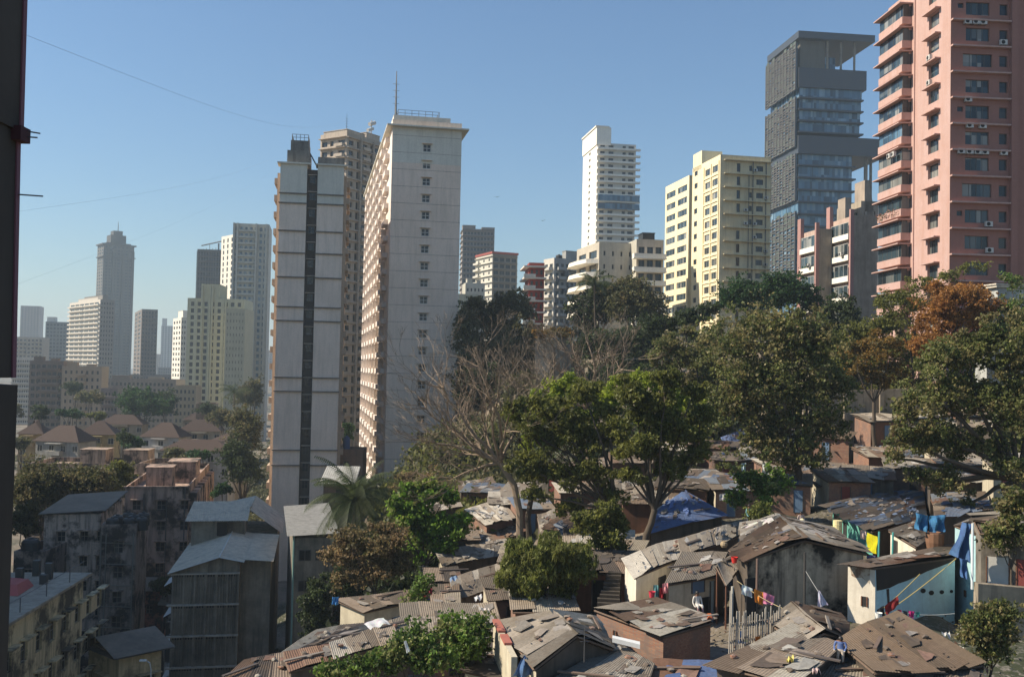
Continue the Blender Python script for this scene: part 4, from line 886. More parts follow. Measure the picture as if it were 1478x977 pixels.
# ---- front row
hut('large brown corrugated roof shack strewn with scraps at the lower right', 41, {'L': (1211,925,0), 'N': (1262,968,-.1), 'R': (1418,958,-.3), 'T': (1299,886,.5)}, ['NRTL'], 'LNRT', walls='dark', pal='brown', h=2.4, sheets_kw=dict(cw=.8, rh=4.5, tear=.03))
hut('small gabled shack with dark open front left of the brown corrugated roof', 41, {'R2': (1190,912,.5), 'R1': (1143,872,.55), 'E1': (1108,892,0), 'E2': (1150,928,-.1), 'F2': (1222,922,0), 'F1': (1212,882,.1)}, ['E1E2R2R1'.replace('E1E2R2R1', '')] and [('E1', 'E2', 'R2', 'R1'), ('F2', 'F1', 'R1', 'R2')][:0] or [], ['E1', 'E2', 'R2', 'F2', 'F1', 'R1'], walls='dark', h=1.9) if False else None
def gable(label, d, R1, R2, E1, E2, F1, F2, pal=('grey', 'grey'), walls='dark', h=2.4, rise=.7, **kw):
    """ridge back/front, left eave back/front, right eave back/front"""
    pts = {'a': (*R2, rise), 'b': (*R1, rise), 'c': (*E1, 0), 'd': (*E2, 0), 'e': (*F2, 0), 'f': (*F1, 0)}
    return hut(label, d, pts, [('dcba'[::-1] and 'cdab', pal[0]), ('efba', pal[1])], 'cdaefb', walls=walls, h=h, **kw)
gable('small gabled shack with dark open front left of the brown corrugated roof', 41, (1143,872), (1190,911), (1108,893), (1150,930), (1214,884), (1226,920), pal=('grey', 'brown'), h=1.9, rise=.5)
gable('gable roofed shack with blue sheet hanging at its front, bottom centre', 40.3, (795,883), (832,915), (721,897), (771,963), (860,890), (884,934), pal=('grey', 'mix'), walls=['cream', 'dark', 'dark', 'grey', 'grey', 'grey'], doors=[(0, .6, .8, 1.9, 0, M_DARK, 'door')])
hut('broad grey corrugated roof along the bottom edge of the settlement', 38, {'a': (785,988,0), 'b': (925,1003,0), 'c': (942,962,.2), 'd': (884,931,.3)}, ['abcd'], 'abcd', pal='grey', walls='dark', h=2.2, sheets_kw=dict(cw=.9, rh=5, tear=.02))
hut('brick shack with flat patched roof and tiny window slot', 43.5, {'N': (958,916,0), 'R': (1029,896,0), 'B': (945,866,.1), 'L': (858,878,.1)}, [('LNRB', 'mix')], 'LNRB', walls=['brick', 'brick', 'brick', 'brick'], h=2.3, doors=[(0, .3, .28, .5, 1.2, M_DARK, 'window')], inset=.96)
hut('debris covered low roof between the brick shack and the small gable', 38.5, {'a': (1028,958,-.1), 'b': (1150,985,-.1), 'c': (1212,935,.2), 'd': (1138,906,.3)}, ['abcd'], 'abcd', pal='mix', walls='dark', h=2.0)
hut('scrap sheet roof cut by the bottom edge under the brown corrugated roof', 36, {'a': (1160,1010,0), 'b': (1270,1010,0), 'c': (1262,966,.2), 'd': (1205,950,.2)}, ['abcd'], 'abcd', pal='mix', walls='dark', h=2.0)
hut('dark torn roof below the brown corrugated roof in the corner', 35.5, {'a': (1268,1010,0), 'b': (1412,1004,0), 'c': (1415,962,0), 'd': (1300,952,.1)}, ['abcd'], 'abcd', pal='dark', walls='dark', h=1.8)
hut('low shack under a sagging blue tarpaulin at the bottom edge', 38, {'a': (928,1000,0), 'b': (1035,1000,0), 'c': (1028,958,.3), 'd': (945,955,.4)}, [('abcd', 'tarp')], 'abcd', walls='dark', h=2.0, sheets_kw=dict(pitch=.9, tear=0))
hut('flat grey terrace with broken masonry parapet beside the leafy bush', 43, {'a': (668,965,0), 'b': (752,985,0), 'c': (738,925,0), 'd': (686,917,0)}, ['abcd'], 'abcd', pal='grey', walls='cream', h=2.2, sheets_kw=dict(cw=4, rh=4, pitch=4, tear=0))
# ---- left group
hut('long weathered grey roof over a dark wall, lower left of the settlement', 47, {'a': (486,948,0), 'b': (594,920,0), 'c': (583,892,.3), 'd': (476,930,.3)}, ['abcd'], 'abcd', pal='grey', walls=['dark'], h=2.4, sheets_kw=dict(rh=3))
hut('reddish sheet roof at the far lower left of the settlement', 46, {'a': (418,967,0), 'b': (490,950,0), 'c': (480,931,.2), 'd': (410,944,.2)}, [('abcd', 'red')], 'abcd', walls='dark', h=3)
hut('crumpled grey roof stretching down to the bottom left edge', 45, {'a': (318,985,0), 'b': (420,985,-.2), 'c': (415,944,.1), 'd': (352,955,.1)}, ['abcd'], 'abcd', pal='mix', walls='dark', h=4)
hut('patched grey roof topped by a pale plastic sheet', 50, {'a': (410,940,0), 'b': (482,931,0), 'c': (563,897,.3), 'd': (455,912,.3)}, ['abcd'], 'abcd', pal='mix', walls='dark', h=3)
hut('tan roofed shack with blue plastic at its left end below the dry tree', 62, {'a': (524,882,-.2), 'b': (600,866,-.2), 'c': (598,853,.1), 'd': (487,866,0)}, ['abcd'], 'abcd', pal='mix', walls=['cream', 'dark', 'dark', 'cream'], h=3, doors=[(0, .75, 1.6, 1.8, .2, BLUED, 'door')])
hut('shack with a long sloping grey roof left of the weeping bush', 66, {'a': (660,862,-.3), 'b': (730,841,-.3), 'c': (729,812,.3), 'd': (650,838,.3)}, ['abcd'], 'abcd', pal='grey', walls=['grey', 'grey', 'dark', 'cream'], h=3.0)
hut('tiny cluttered shack with open dark doorway beside the colourful washing', 63.5, {'a': (624,873,-.1), 'b': (664,872,-.1), 'c': (662,846,.2), 'd': (620,846,.2)}, ['abcd'], 'abcd', pal='mix', walls='grey', h=2.8, doors=[(0, .72, .9, 1.9, 0, M_DARK, 'door')])
hut('shack with narrow grey roof and pale gable end right of the bright green tree', 76, {'a': (641,817,-.1), 'b': (733,797,-.1), 'c': (731,780,.3), 'd': (630,797,.3)}, ['abcd'], 'abcd', pal='grey', walls=['dark', 'dark', 'dark', 'cream'], h=2.8, doors=[(0, .2, .9, 1.8, 0, M_DARK, 'door')])
hut('little shack patched with tan sheets under the narrow grey roof', 71, {'a': (614,840,-.1), 'b': (668,838,-.1), 'c': (660,820,.2), 'd': (612,822,.2)}, ['abcd'], 'abcd', pal='mix', walls=['brick', 'dark', 'dark', 'dark'], h=2.5)
hut('shack with pale striped roof sheets behind the narrow grey roof', 88, {'a': (702,757,-.1), 'b': (742,746,-.1), 'c': (722,722,.5), 'd': (672,737,.5)}, [('abcd', 'pale')], 'abcd', walls=['brick', 'dark', 'dark', 'brick'], h=2.6)
hut('brown roofed shack just below the pale striped roof', 82, {'a': (680,792,0), 'b': (760,766,0), 'c': (740,752,.3), 'd': (662,776,.3)}, ['abcd'], 'abcd', pal='mix', walls='dark', h=2.6)
hut('shack with rounded grey sheet roof right of the bare tree trunk', 80, {'a': (782,778,-.1), 'b': (806,768,-.1), 'c': (800,738,.4), 'd': (776,746,.4)}, ['abcd'], 'abcd', pal='grey', walls='dark', h=2.5)
hut('tan roofed shack with blue scraps between the two tree trunks', 78, {'a': (814,773,-.1), 'b': (868,742,-.1), 'c': (861,724,.4), 'd': (802,757,.4)}, [('abcd', 'bluemix')], 'abcd', walls='dark', h=2.5)
# ---- middle group
hut('pale roofed shack with white left wall and red washing in its doorway', 54, {'a': (916,832,-.1), 'b': (986,802,0), 'c': (979,779,.4), 'd': (899,806,.3)}, [('abcd', 'pale')], 'abcd', walls=['white', 'cream', 'dark', 'white'], h=2.6, doors=[(0, .55, 1.0, 1.9, 0, M_DARK, 'door')])
hut('shack with low grey corrugated roof and blue panelled front', 52.5, {'a': (962,842,-.15), 'b': (1034,830,-.1), 'c': (1048,800,.4), 'd': (984,800,.4)}, ['abcd'], 'abcd', pal='grey', walls=['cream', 'dark', 'dark', 'cream'], h=2.8, sheets_kw=dict(rh=4), doors=[(0, .62, 1.0, .8, 1.9, BLUED, 'panel'), (0, .75, .8, 1.6, 0, M_DARK, 'door'), (0, .93, .35, 2.4, 0, plain((.3, .4, .42), key='door_leaf'), 'door')])
hut('white sheeted roof shack above the grey corrugated roof', 59, {'a': (987,802,-.1), 'b': (1068,772,-.1), 'c': (1067,754,.35), 'd': (980,780,.35)}, [('abcd', 'pale')], 'abcd', walls='dark', h=2.6)
hut('small steep sheet awning roof with V shaped end beside the doorway', 51.5, {'a': (1048,842,-.3), 'b': (1068,818,0), 'c': (1060,800,.3), 'd': (1034,816,.3)}, ['abcd'], 'abcd', pal='pale', walls='dark', h=2.6, nowall=True)
gable('big grey gabled shack with smoke blackened front wall', 54, (1128,748), (1161,778), (1052,792), (1074,808), (1204,762), (1254,798), pal=('brown', 'grey'), walls=['dark', 'smoke', 'smoke', 'dark', 'grey', 'grey'], h=3.0, rise=.75, doors=[(1, .06, .8, 2.0, 0, M_DARK, 'door')])
gable('shack with a torn whitish roof behind the big grey gable', 62, (1118,744), (1127,752), (1068,757), (1071,782), (1150,748), (1160,768), pal=('pale', 'mix'), h=2.4, rise=.4)
hut('shack draped in a sagging blue tarpaulin between the two large trees', 73, {'a': (936,768,-.6), 'b': (1002,752,-.2), 'r': (988,709,1.0), 'd': (944,738,0), 'e': (1046,741,-.1)}, [('abrd', 'tarp'), ('berr', 'tarp')], 'aberd', walls='dark', h=2.6, sheets_kw=dict(pitch=1.1, tear=0, rh=9, cw=9))
hut('long brown roofed row above the blue tarpaulin shack', 88, {'a': (945,710,-.1), 'b': (1068,688,-.1), 'c': (1066,668,.4), 'd': (958,690,.4)}, ['abcd'], 'abcd', pal='mix', walls='dark', h=2.5)
hut('narrow roof climbing the slope behind the long brown row', 103, {'a': (1006,684,-.2), 'b': (1098,645,-.2), 'c': (1092,630,.3), 'd': (1000,668,.3)}, ['abcd'], 'abcd', pal='mix', walls='dark', h=2.5)
hut('shack with blue tarpaulin strip high under the round tree', 110, {'a': (1048,642,0), 'b': (1097,622,0), 'c': (1094,611,.3), 'd': (1042,632,.3)}, [('abcd', 'tarp')], 'abcd', walls='dark', h=2.5)
hut('long dark roofed shack with brown front wall on the right', 84, {'N': (1181,702,-.1), 'R': (1293,676,-.1), 'B': (1266,657,.4), 'L': (1160,684,.4)}, [('NRBL', 'dark')], 'NRBL', walls=['rust', 'dark', 'dark', 'dark'], h=2.8)
hut('wide low roof at the foot of the concrete retaining wall', 108, {'a': (1188,628,0), 'b': (1300,622,0), 'c': (1268,607,.3), 'd': (1192,616,.3)}, ['abcd'], 'abcd', pal='mix', walls='dark', h=2.4)
hut('pale walled shack with a blue scrap on its little roof', 102, {'a': (1204,652,0), 'b': (1262,650,0), 'c': (1246,636,.3), 'd': (1206,638,.3)}, [('abcd', 'bluemix')], 'abcd', walls=['cream', 'grey', 'grey', 'cream'], h=1.8)
hut('long shack with blue grey patched roof, teal posts and yellow cloth', 67, {'N': (1258,766,-.1), 'R': (1334,746,-.1), 'B': (1325,703,.3), 'L': (1196,729,.2)}, [('LNRB', 'bluemix')], 'LNRB', walls=['teal', 'dark', 'grey', 'grey'], h=2.7, doors=[(0, .12, 1.4, 2.3, 0, SLUMW['grey'], 'panel'), (0, .35, .8, 2.1, 0, M_DARK, 'door')])
hut('small lean-to with white door panel below the blue grey patched roof', 60.5, {'N': (1322,788,-.1), 'R': (1340,779,-.1), 'B': (1327,752,.3), 'L': (1283,765,.2)}, [('LNRB', 'grey')], 'LNRB', walls=['white', 'dark', 'grey', 'grey'], h=2.4, doors=[(0, .2, .8, 2.1, 0, M_DARK, 'door')])
_r, _P, _z = hut('sky blue and white walled shack with flat black edged roof', 52, {'B': (1263,818,0), 'C': (1379,803,0), 'D': (1372,789,0), 'A': (1223,812,0)}, [('ABCD', 'dark')], 'ABCD', walls=['white', 'blue', 'grey', 'grey'], h=3.0, inset=.99, doors=[(0, .62, .35, .5, .9, M_DARK, 'window')])
_c = sum((_P[k] for k in 'ABCD'), Vector())/4; BLUEH = {'root': _r.name, 'IN': {k: Vector((_c.x+(_P[k].x-_c.x)*.99, _c.y+(_P[k].y-_c.y)*.99, 0)) for k in 'ABCD'}}
hut('light blue tall narrow house at the right of the sky blue wall', 54, {'N': (1411,770,0), 'R': (1440,762,0), 'B': (1425,742,0), 'L': (1378,757,0)}, [('LNRB', 'mix')], 'LNRB', walls=['lblue', 'grey', 'grey', 'grey'], h=5.2, inset=.99, doors=[(0, .5, .25, .35, 1.5, M_DARK, 'window')])
hut('rusty timber shack over a stone base with a pale window grid', 52, {'N': (1415,768,0), 'R': (1500,775,0), 'B': (1490,738,.4), 'L': (1402,742,.4)}, [('LNRB', 'mix')], 'LNRB', walls=['grey', 'grey', 'grey', 'grey'], h=4.8, inset=.97, doors=[(1, .3, 1.1, 1.5, 2.1, M_FRAMEW, 'window'), (1, .75, .7, 1.6, 2.0, REDD, 'window')])
hut('white plastered hut with small red window at the right edge', 70, {'N': (1432,674,0), 'R': (1500,672,0), 'B': (1490,655,.4), 'L': (1415,657,.3)}, [('LNRB', 'grey')], 'LNRB', walls=['cream', 'cream', 'cream', 'cream'], h=3.2, doors=[(1, .27, .8, .9, 1.5, REDD, 'window')])
hut('brown roof half hidden under the right hand tree', 76, {'a': (1340,700,0), 'b': (1420,695,0), 'c': (1412,672,.3), 'd': (1332,676,.3)}, ['abcd'], 'abcd', pal='mix', walls='dark', h=2.4)
hut('shaded shack half hidden by the right hand tree above the blue house', 62, {'a': (1352,745,0), 'b': (1430,738,0), 'c': (1420,712,.3), 'd': (1345,716,.3)}, ['abcd'], 'abcd', pal='bluemix', walls='dark', h=2.4)
# fillers glimpsed between crowns
for i, (px, py, d, lb) in enumerate([(690, 700, 108, 'left of the bare tree'), (760, 705, 104, 'behind the bare tree'), (820, 690, 108, 'under the yellow green crown'), (880, 668, 112, 'between the two feathery crowns'),
        (905, 700, 92, 'below the feathery crown'), (955, 655, 112, 'at the left of the climbing roof'), (1110, 690, 88, 'behind the round tree trunk'), (1120, 655, 104, 'in the shade of the round tree'), (1330, 655, 92, 'behind the right hand tree'), (1160, 640, 108, 'right of the round tree trunk'), (640, 730, 96, 'behind the bright green tree'), (845, 740, 88, 'behind the leaning trunk')]):
    hut('small scrap roofed shack glimpsed '+lb, d, {'a': (px-26, py+9, 0), 'b': (px+26, py+1, 0), 'c': (px+20, py-10, .3), 'd': (px-28, py-3, .3)}, ['abcd'], 'abcd', pal=['mix', 'grey', 'bluemix'][i % 3], walls='dark', h=2.4)
# crowded upper slope: many more small patched shacks
_cent = [(sum(p.x for p in P.values())/len(P), sum(p.y for p in P.values())/len(P)) for P, _, _, _ in HUTS]; _n = 0
def _groundz(px, d):
    a = [((c[0]-px)/60.0, math.log(c[1]/d)*12, c[2]) for c in CTRL]; w = [1/((x*x+y*y)**1.5+1e-3) for x, y, _ in a]; return sum(p*q[2] for p, q in zip(w, a))/sum(w)
for _t in range(4000):
    px, d = random.uniform(640, 1420), random.uniform(80, 113) if _t % 4 else random.uniform(56, 84)
    if d < 84 and not (600 < px < 900): continue
    if px < 700 and d > 100: continue
    x, y = (px-CX)/F*d, d
    if min((x-a)**2*1.0+(y-b)**2*.7 for a, b in _cent) < 13: continue
    _cent.append((x, y)); _n += 1; a = random.uniform(-.5, .2); w, l = random.uniform(3.4, 5.4), random.uniform(3, 4.6); zr_ = _groundz(px, d)+random.uniform(2.3, 2.7)
    ca, sa = math.cos(a), math.sin(a); Q = lambda u, v: (x+u*ca-v*sa, y+u*sa+v*ca)
    inv = CR.inverted()
    def PX(p, z): v = inv @ Vector((p[0], p[1], z)); return (CX+F*v.x/-v.z, CY-F*v.y/-v.z)
    dzs = (-.15, -.15, .35, .35); zz = [zr_+q for q in dzs]; cs = [Q(-w/2, -l/2), Q(w/2, -l/2), Q(w/2, l/2), Q(-w/2, l/2)]
    pp = {k: (*PX(c, z_), dz) for k, c, z_, dz in zip('abcd', cs, zz, dzs)}
    hut('small patched shack packed among others on the crowded slope', d, pp, ['abcd'], 'abcd', pal=random.choice(['mix', 'grey', 'brown', 'mix', 'pale', 'bluemix', 'dark']), walls=random.choice([['brick', 'dark', 'dark', 'cream'], ['grey', 'dark', 'dark', 'cream'], ['rust', 'dark', 'dark', 'brick']]), h=2.4, z0=zr_, doors=[(0, random.uniform(.25, .75), .8, 1.8, 0, random.choice([M_DARK, BLUED, REDD]), 'door')])
    if _n > 48: break
# ================================================================== TERRAIN
CTRLA = np.array([(c[0]/220.0, math.log(c[1])*3.2, c[2]) for c in CTRL])
def gz(x, y):
    y = np.maximum(np.asarray(y, float), 4.0); x = np.asarray(x, float)
    px = np.clip((CX+F*x/y), -1500, 3000)/220.0; q = np.log(np.minimum(y, 1500))*3.2
    d2 = (px[..., None]-CTRLA[:, 0])**2+(q[..., None]-CTRLA[:, 1])**2+1e-3
    w = d2**-2.1; h = (w*CTRLA[:, 2]).sum(-1)/w.sum(-1)
    return h
def gz1(x, y): return float(gz(np.array([x]), np.array([y]))[0])
angs = sorted(set(np.round(np.concatenate([np.arange(-34, 34.01, .4), np.arange(-180, -34, 6), np.arange(36, 180, 6)]), 3)))
rads = np.concatenate([np.geomspace(4, 30, 14)[:-1], np.geomspace(30, 260, 110), np.geomspace(265, 5000, 40)])
AA, RR = np.meshgrid(np.radians(angs), rads); X = RR*np.sin(AA); Y = RR*np.cos(AA)
Z = np.where(np.abs(AA) < R(60), gz(X, Y), -22.0); Z = Z+.25*np.sin(X*.9+1.3*np.sin(Y*.35))*np.cos(Y*.8)*np.clip(RR/40, 0, 1)
bl = np.clip((np.abs(AA)-R(45))/R(15), 0, 1); Z = Z*(1-bl)+(-22)*bl
vs = np.stack([X, Y, Z], -1).reshape(-1, 3); na, nr = len(angs), len(rads)
fs = [(j*na+i, j*na+(i+1) % na, (j+1)*na+(i+1) % na, (j+1)*na+i) for j in range(nr-1) for i in range(na)]
fs.append(tuple(range(na)))
me = bpy.data.meshes.new('ground'); me.from_pydata(vs.tolist(), [], fs); me.polygons.foreach_set('use_smooth', [True]*len(fs))
def ground_mat():
    m, n, l, b = newmat('earth')
    c = mixc(n, l, ramp(n, l, noise(n, l, .25, detail=8, rough=.7), .35, .65), (.14, .11, .08), (.24, .19, .14))
    c = mixc(n, l, ramp(n, l, noise(n, l, .05, detail=6, off=2), .45, .6), c, (.035, .042, .018))
    c = mixc(n, l, ramp(n, l, noise(n, l, 3.5, detail=6, off=9), .52, .7), c, (.24, .21, .18))
    l.new(c, b.inputs['Base Color']); b.inputs['Roughness'].default_value = 1
    bp = n.new('ShaderNodeBump'); bp.inputs['Strength'].default_value = .6; bp.inputs['Distance'].default_value = .2; l.new(noise(n, l, 2, detail=6), bp.inputs['Height']); l.new(bp.outputs[0], b.inputs['Normal']); return m
me.materials.append(ground_mat()); g = link('ground', me); g['kind'] = 'structure'
# rubble and litter on the ground between the shacks: nobody could count it
def rubble():
    m = MB(); k = 0
    for i in range(5200):
        px, d = random.uniform(600, 1500), random.uniform(38, 72) if i % 3 else random.uniform(72, 110)
        if d < 50 and px < 660: continue
        x, y = (px-CX)/F*d, d; z = gz1(x, y) if i % 4 == 0 else None
        if z is None: x += 0
        if i % 4 == 0: base = (x, y)
        x, y = base[0]+random.gauss(0, .5), base[1]+random.gauss(0, .5); z = z if z is not None else last
        last = z; r = random.uniform(.05, .17); m.col = random.choice([(.25, .22, .18), (.16, .13, .1), (.12, .09, .07), (.3, .27, .23), (.5, .48, .44), (.2, .1, .07), (.1, .14, .22), (.08, .1, .04)])
        p = [Vector((x+random.uniform(-r, r), y+random.uniform(-r, r), z+random.uniform(-.02, r*1.2)+.04)) for _ in range(4)]
        m.face(p[:3]); m.face([p[0], p[2], p[3]]); m.face([p[1], p[2], p[3]])
    o = m.build('rubble', M_SHEET); o['kind'] = 'stuff'; o['label'] = 'rubble and litter strewn between the shacks'
rubble()
# retaining walls
def rwall(label, p0, p1, d0, d1, ht, col=(0.42, .37, .31), ribs=True, name='retaining_wall', th=.5, down=3):
    a, b = W(p0[0], p0[1], d0), W(p1[0], p1[1], d1); e = (b-a); L = Vector((e.x, e.y)).length; yaw = math.atan2(e.y, e.x)
    r = empty(name, (a.x, a.y, a.z-ht), yaw, label, 'wall'); m = MB(); dz = b.z-a.z
    m.hexa([(0, 0, -down), (L, 0, -down), (L, th, -down), (0, th, -down), (0, 0, ht), (L, 0, ht+dz), (L, th, ht+dz), (0, th, ht)]); m.build('wall', wall(col, MOULD, .55, .8, patch=.3), r)
    if ribs:
        m = MB()
        for i in range(int(L/4)): m.box(i*4+.5, i*4+.95, -.25, 0, -down, ht-.3+dz*i*4/L)
        m.build('buttress', wall(col, MOULD, .5, .6), r)
rwall('stained concrete retaining wall behind the upper shacks', (1160, 566), (1335, 560), 113, 113, 5)
rwall('pale rubble wall on the hill below the white curved balcony block', (773, 490), (825, 489), 160, 160, 4, (.42, .38, .32), False)
rwall('grey concrete wall at the right edge under the utility room', (1428, 432), (1500, 430), 104, 104, 6, (.36, .38, .38), False)
rwall('stepped stone wall under the rusty timber shack', (1412, 842), (1500, 850), 50, 50, 3.2, (.34, .30, .24), False)
# broken parapet with red coping
a = W(716, 893, 45); b_ = W(742, 968, 39.5); r = empty('parapet_wall', (a.x, a.y, a.z-2.5), math.atan2(b_.y-a.y, b_.x-a.x), 'crumbling masonry parapet with red coping beside the grey terrace', 'wall'); L = Vector((b_.x-a.x, b_.y-a.y)).length
m = MB(); m.box(0, L, -.12, .12, -1, 2.4); m.build('wall', SLUMW['cream'], r); m = MB(); m.box(-.05, L*.35, -.16, .16, 2.4, 2.5); m.box(L*.45, L*.7, -.16, .16, 2.4, 2.5); m.build('coping', plain((.4, .13, .09), key='red_coping'), r)
# stone steps in the shade
s0 = W(878, 858, 55); r = empty('stone_steps', (s0.x, s0.y, s0.z-.5), R(-8), 'dark stone steps climbing behind the weeping bush', 'steps'); m = MB()
for i in range(9): m.box(-.6+i*.06+random.uniform(-.08, .08), .55+random.uniform(-.08, .08), i*.3, i*.3+.4, -1, i*.15+.05+random.uniform(-.02, .02))
m.build('tread', wall((.05, .042, .034), (.02, .018, .015), .6, .6, patch=1.5), r)
# ================================================================== TREES
def leafmesh(name, pts, size, cols, aspect=1.6, droop=0.0, up=.35):
    n = len(pts); pts = np.asarray(pts)
    nr = rng.normal(size=(n, 3)); nr[:, 2] = nr[:, 2]*(1-up)+up*1.5; nr[:, 0] -= .35; nr /= np.linalg.norm(nr, axis=1)[:, None]
    a = rng.normal(size=(n, 3)); a[:, 2] -= droop*3; a -= nr*(a*nr).sum(1)[:, None]; a /= np.linalg.norm(a, axis=1)[:, None]; b = np.cross(nr, a)
    s = size*rng.uniform(.6, 1.35, n)[:, None]
    v = np.stack([pts-a*s*aspect*.5, pts+b*s*.5-a*s*.05, pts+a*s*aspect*.5, pts-b*s*.5-a*s*.05], 1).reshape(-1, 3)
    me = bpy.data.meshes.new(name); me.vertices.add(4*n); me.vertices.foreach_set('co', v.ravel()); me.loops.add(4*n); me.loops.foreach_set('vertex_index', np.arange(4*n, dtype=np.int32))
    me.polygons.add(n); me.polygons.foreach_set('loop_start', np.arange(0, 4*n, 4, dtype=np.int32)); me.polygons.foreach_set('loop_total', np.full(n, 4, dtype=np.int32))
    ca = me.color_attributes.new('Col', 'FLOAT_COLOR', 'POINT'); c = np.ones((n, 4)); c[:, :3] = cols; ca.data.foreach_set('color', np.repeat(c, 4, 0).ravel())
    me.materials.append(M_LEAF); me.update(); me.validate(); return me
GR = {'olive': [(0.150, 0.162, 0.039), (0.195, 0.199, 0.045), (0.112, 0.125, 0.031)], 'yellow': [(.26, .32, .04), (.31, .36, .05), (.19, .25, .035)], 'mid': [(0.256, 0.215, 0.091), (0.131, 0.148, 0.044), (0.179, 0.192, 0.059), (0.247, 0.212, 0.092), (0.094, 0.121, 0.035)],
 'dark': [(0.054, 0.078, 0.028), (0.068, 0.096, 0.034), (0.042, 0.059, 0.025)], 'deep': [(0.038, 0.087, 0.026), (0.049, 0.109, 0.032), (0.032, 0.070, 0.023)], 'orange': [(.40, .19, .05), (.33, .15, .045), (.46, .24, .07), (.25, .12, .045)], 'amber': [(0.261, 0.145, 0.029), (0.189, 0.131, 0.035), (0.290, 0.174, 0.041), (0.116, 0.102, 0.036)],
 'bright': [(.16, .29, .035), (.21, .34, .05), (.11, .20, .03), (.20, .24, .06)], 'dry': [(0.191, 0.148, 0.066), (0.250, 0.174, 0.088), (0.144, 0.122, 0.052), (0.286, 0.200, 0.104)], 'weep': [(0.184, 0.206, 0.051), (0.141, 0.165, 0.043), (0.217, 0.227, 0.065)], 'banana': [(0.102, 0.174, 0.036), (0.145, 0.232, 0.043), (0.072, 0.123, 0.029), (0.232, 0.246, 0.087)],
 'hill': [(0.125, 0.121, 0.052), (0.149, 0.147, 0.061), (0.093, 0.102, 0.043), (0.184, 0.152, 0.072)]}
def limb(m, p, q, r0, r1, sag=.12, n=5, seg=5):
    p, q = Vector(p), Vector(q); L = (q-p).length; pts = []; rs = []
    j = Vector((random.uniform(-1, 1), random.uniform(-1, 1), random.uniform(-.3, .6)))*L*sag
    for i in range(seg+1):
        t = i/seg; pts.append(p.lerp(q, t)+j*math.sin(PI*t)+(Vector((random.uniform(-1, 1), random.uniform(-1, 1), random.uniform(-1, 1)))*L*.02 if 0 < i < seg else Vector())); rs.append(r0+(r1-r0)*t)
    m.tube(pts, rs, n, cap=False); return pts
def tree(name, label, d, base, clumps, n, leaf, pal, tr=.3, group=None, cat='tree', depth=1.0, up=.35, droop=0, aspect=1.6, sub=.16, bark=None, fork=None, density=1.0, vis=0, baseg=None):
    big = n >= 2000; n = int(n*(2.4 if d < 115 else 2.1)); leaf = leaf*(.49 if d < 115 else .58)
    B = W(base[0], base[1], d); zg = gz1(B.x, B.y); 
    if baseg is None: B.z = min(B.z, zg) if zg > B.z-6 else zg
    if B.z > zg: B.z = zg
    root = empty(name, B, 0, label, cat, group); O = Vector(B); pts = []; cols = []; m = MB(); k = d/F
    C = [(W(c[0], c[1], d+(c[4] if len(c) > 4 else random.uniform(-.35, .35)*c[2]*k*depth*1.5)), c[2]*k, c[3]*k) for c in clumps]
    tot = sum(rx*rz for _, rx, rz in C); P = GR[pal]
    top = max(c[0].z for c in C); cen = sum((c[0] for c in C), Vector())/len(C)
    fk = W(fork[0], fork[1], d) if fork else Vector((B.x*.7+cen.x*.3, B.y*.8+cen.y*.2, B.z+(min(c[0].z-c[2]*.3 for c in C)-B.z)*.75))
    if fk.z < B.z+1: fk.z = B.z+1
    limb(m, B-Vector((0, 0, .5)), fk, tr, tr*.7, .05, 8, 6)
    for c, rx, rz in C:
        ry = (rx+rz)/2*depth; ns = max(6, int(13*max(1, (rx*rz)**.8)*density)); nl = max(30, int(n*rx*rz/tot))
        limb(m, fk, c, tr*.42, tr*.12, .12, 5, 5)
        u = rng.normal(size=(ns, 3)); u /= np.linalg.norm(u, axis=1)[:, None]; rr = rng.uniform(.3, 1.0, ns)**.6; rr = np.where(rng.random(ns) < .2, rng.uniform(1.05, 1.5, ns), rr); u[:, 2] = np.where(u[:, 2] < -.45, -u[:, 2], u[:, 2])
        sc = np.array([rx, ry, rz]); cs = np.array(c)+u*sc*rr[:, None]*rng.uniform(.85, 1.2, ns)[:, None]
        for s in cs[::max(1, int(ns/9))]: limb(m, c, s, tr*.12, tr*.03, .1, 3, 3)
        nsp = max(8, nl//6); idx = rng.integers(0, ns, nsp); sr = max(.3, (rx*ry*rz)**(1/3)*sub*1.75)
        g = np.clip(rng.normal(size=(nsp, 3)), -1.5, 1.5); g *= (sr*rng.uniform(.6, 1.5, ns)[idx])[:, None]*.8; g[:, 2] *= .7
        if droop: g[:, 2] -= np.abs(rng.normal(size=nsp))*sr*droop
        spi = rng.integers(0, nsp, nl); dv = rng.normal(size=(nsp, 3)); dv[:, 2] = np.abs(dv[:, 2])*.5; dv /= np.linalg.norm(dv, axis=1)[:, None]
        p = (cs[idx]+g)[spi]+dv[spi]*(rng.uniform(-1, 1, nl)*leaf*1.6)[:, None]+rng.normal(size=(nl, 3))*leaf*.42; idx = idx[spi]; pts.append(p)
        tone = rng.integers(0, len(P), ns); f = rng.uniform(.75, 1.25, ns)
        cc = np.array(P)[np.where(rng.random(nl) < .7, tone[idx], rng.integers(0, len(P), nl))]*(f[idx]*rng.uniform(.6, 1.5, nl))[:, None]; cols.append(cc)
    pts = np.concatenate(pts)-np.array(O); cols = np.concatenate(cols)
    link('crown', leafmesh('crown', pts, leaf, cols, aspect, droop, up), root)
    m.build('trunk', bark or M_BARK, root, org=O, smooth=True); return root
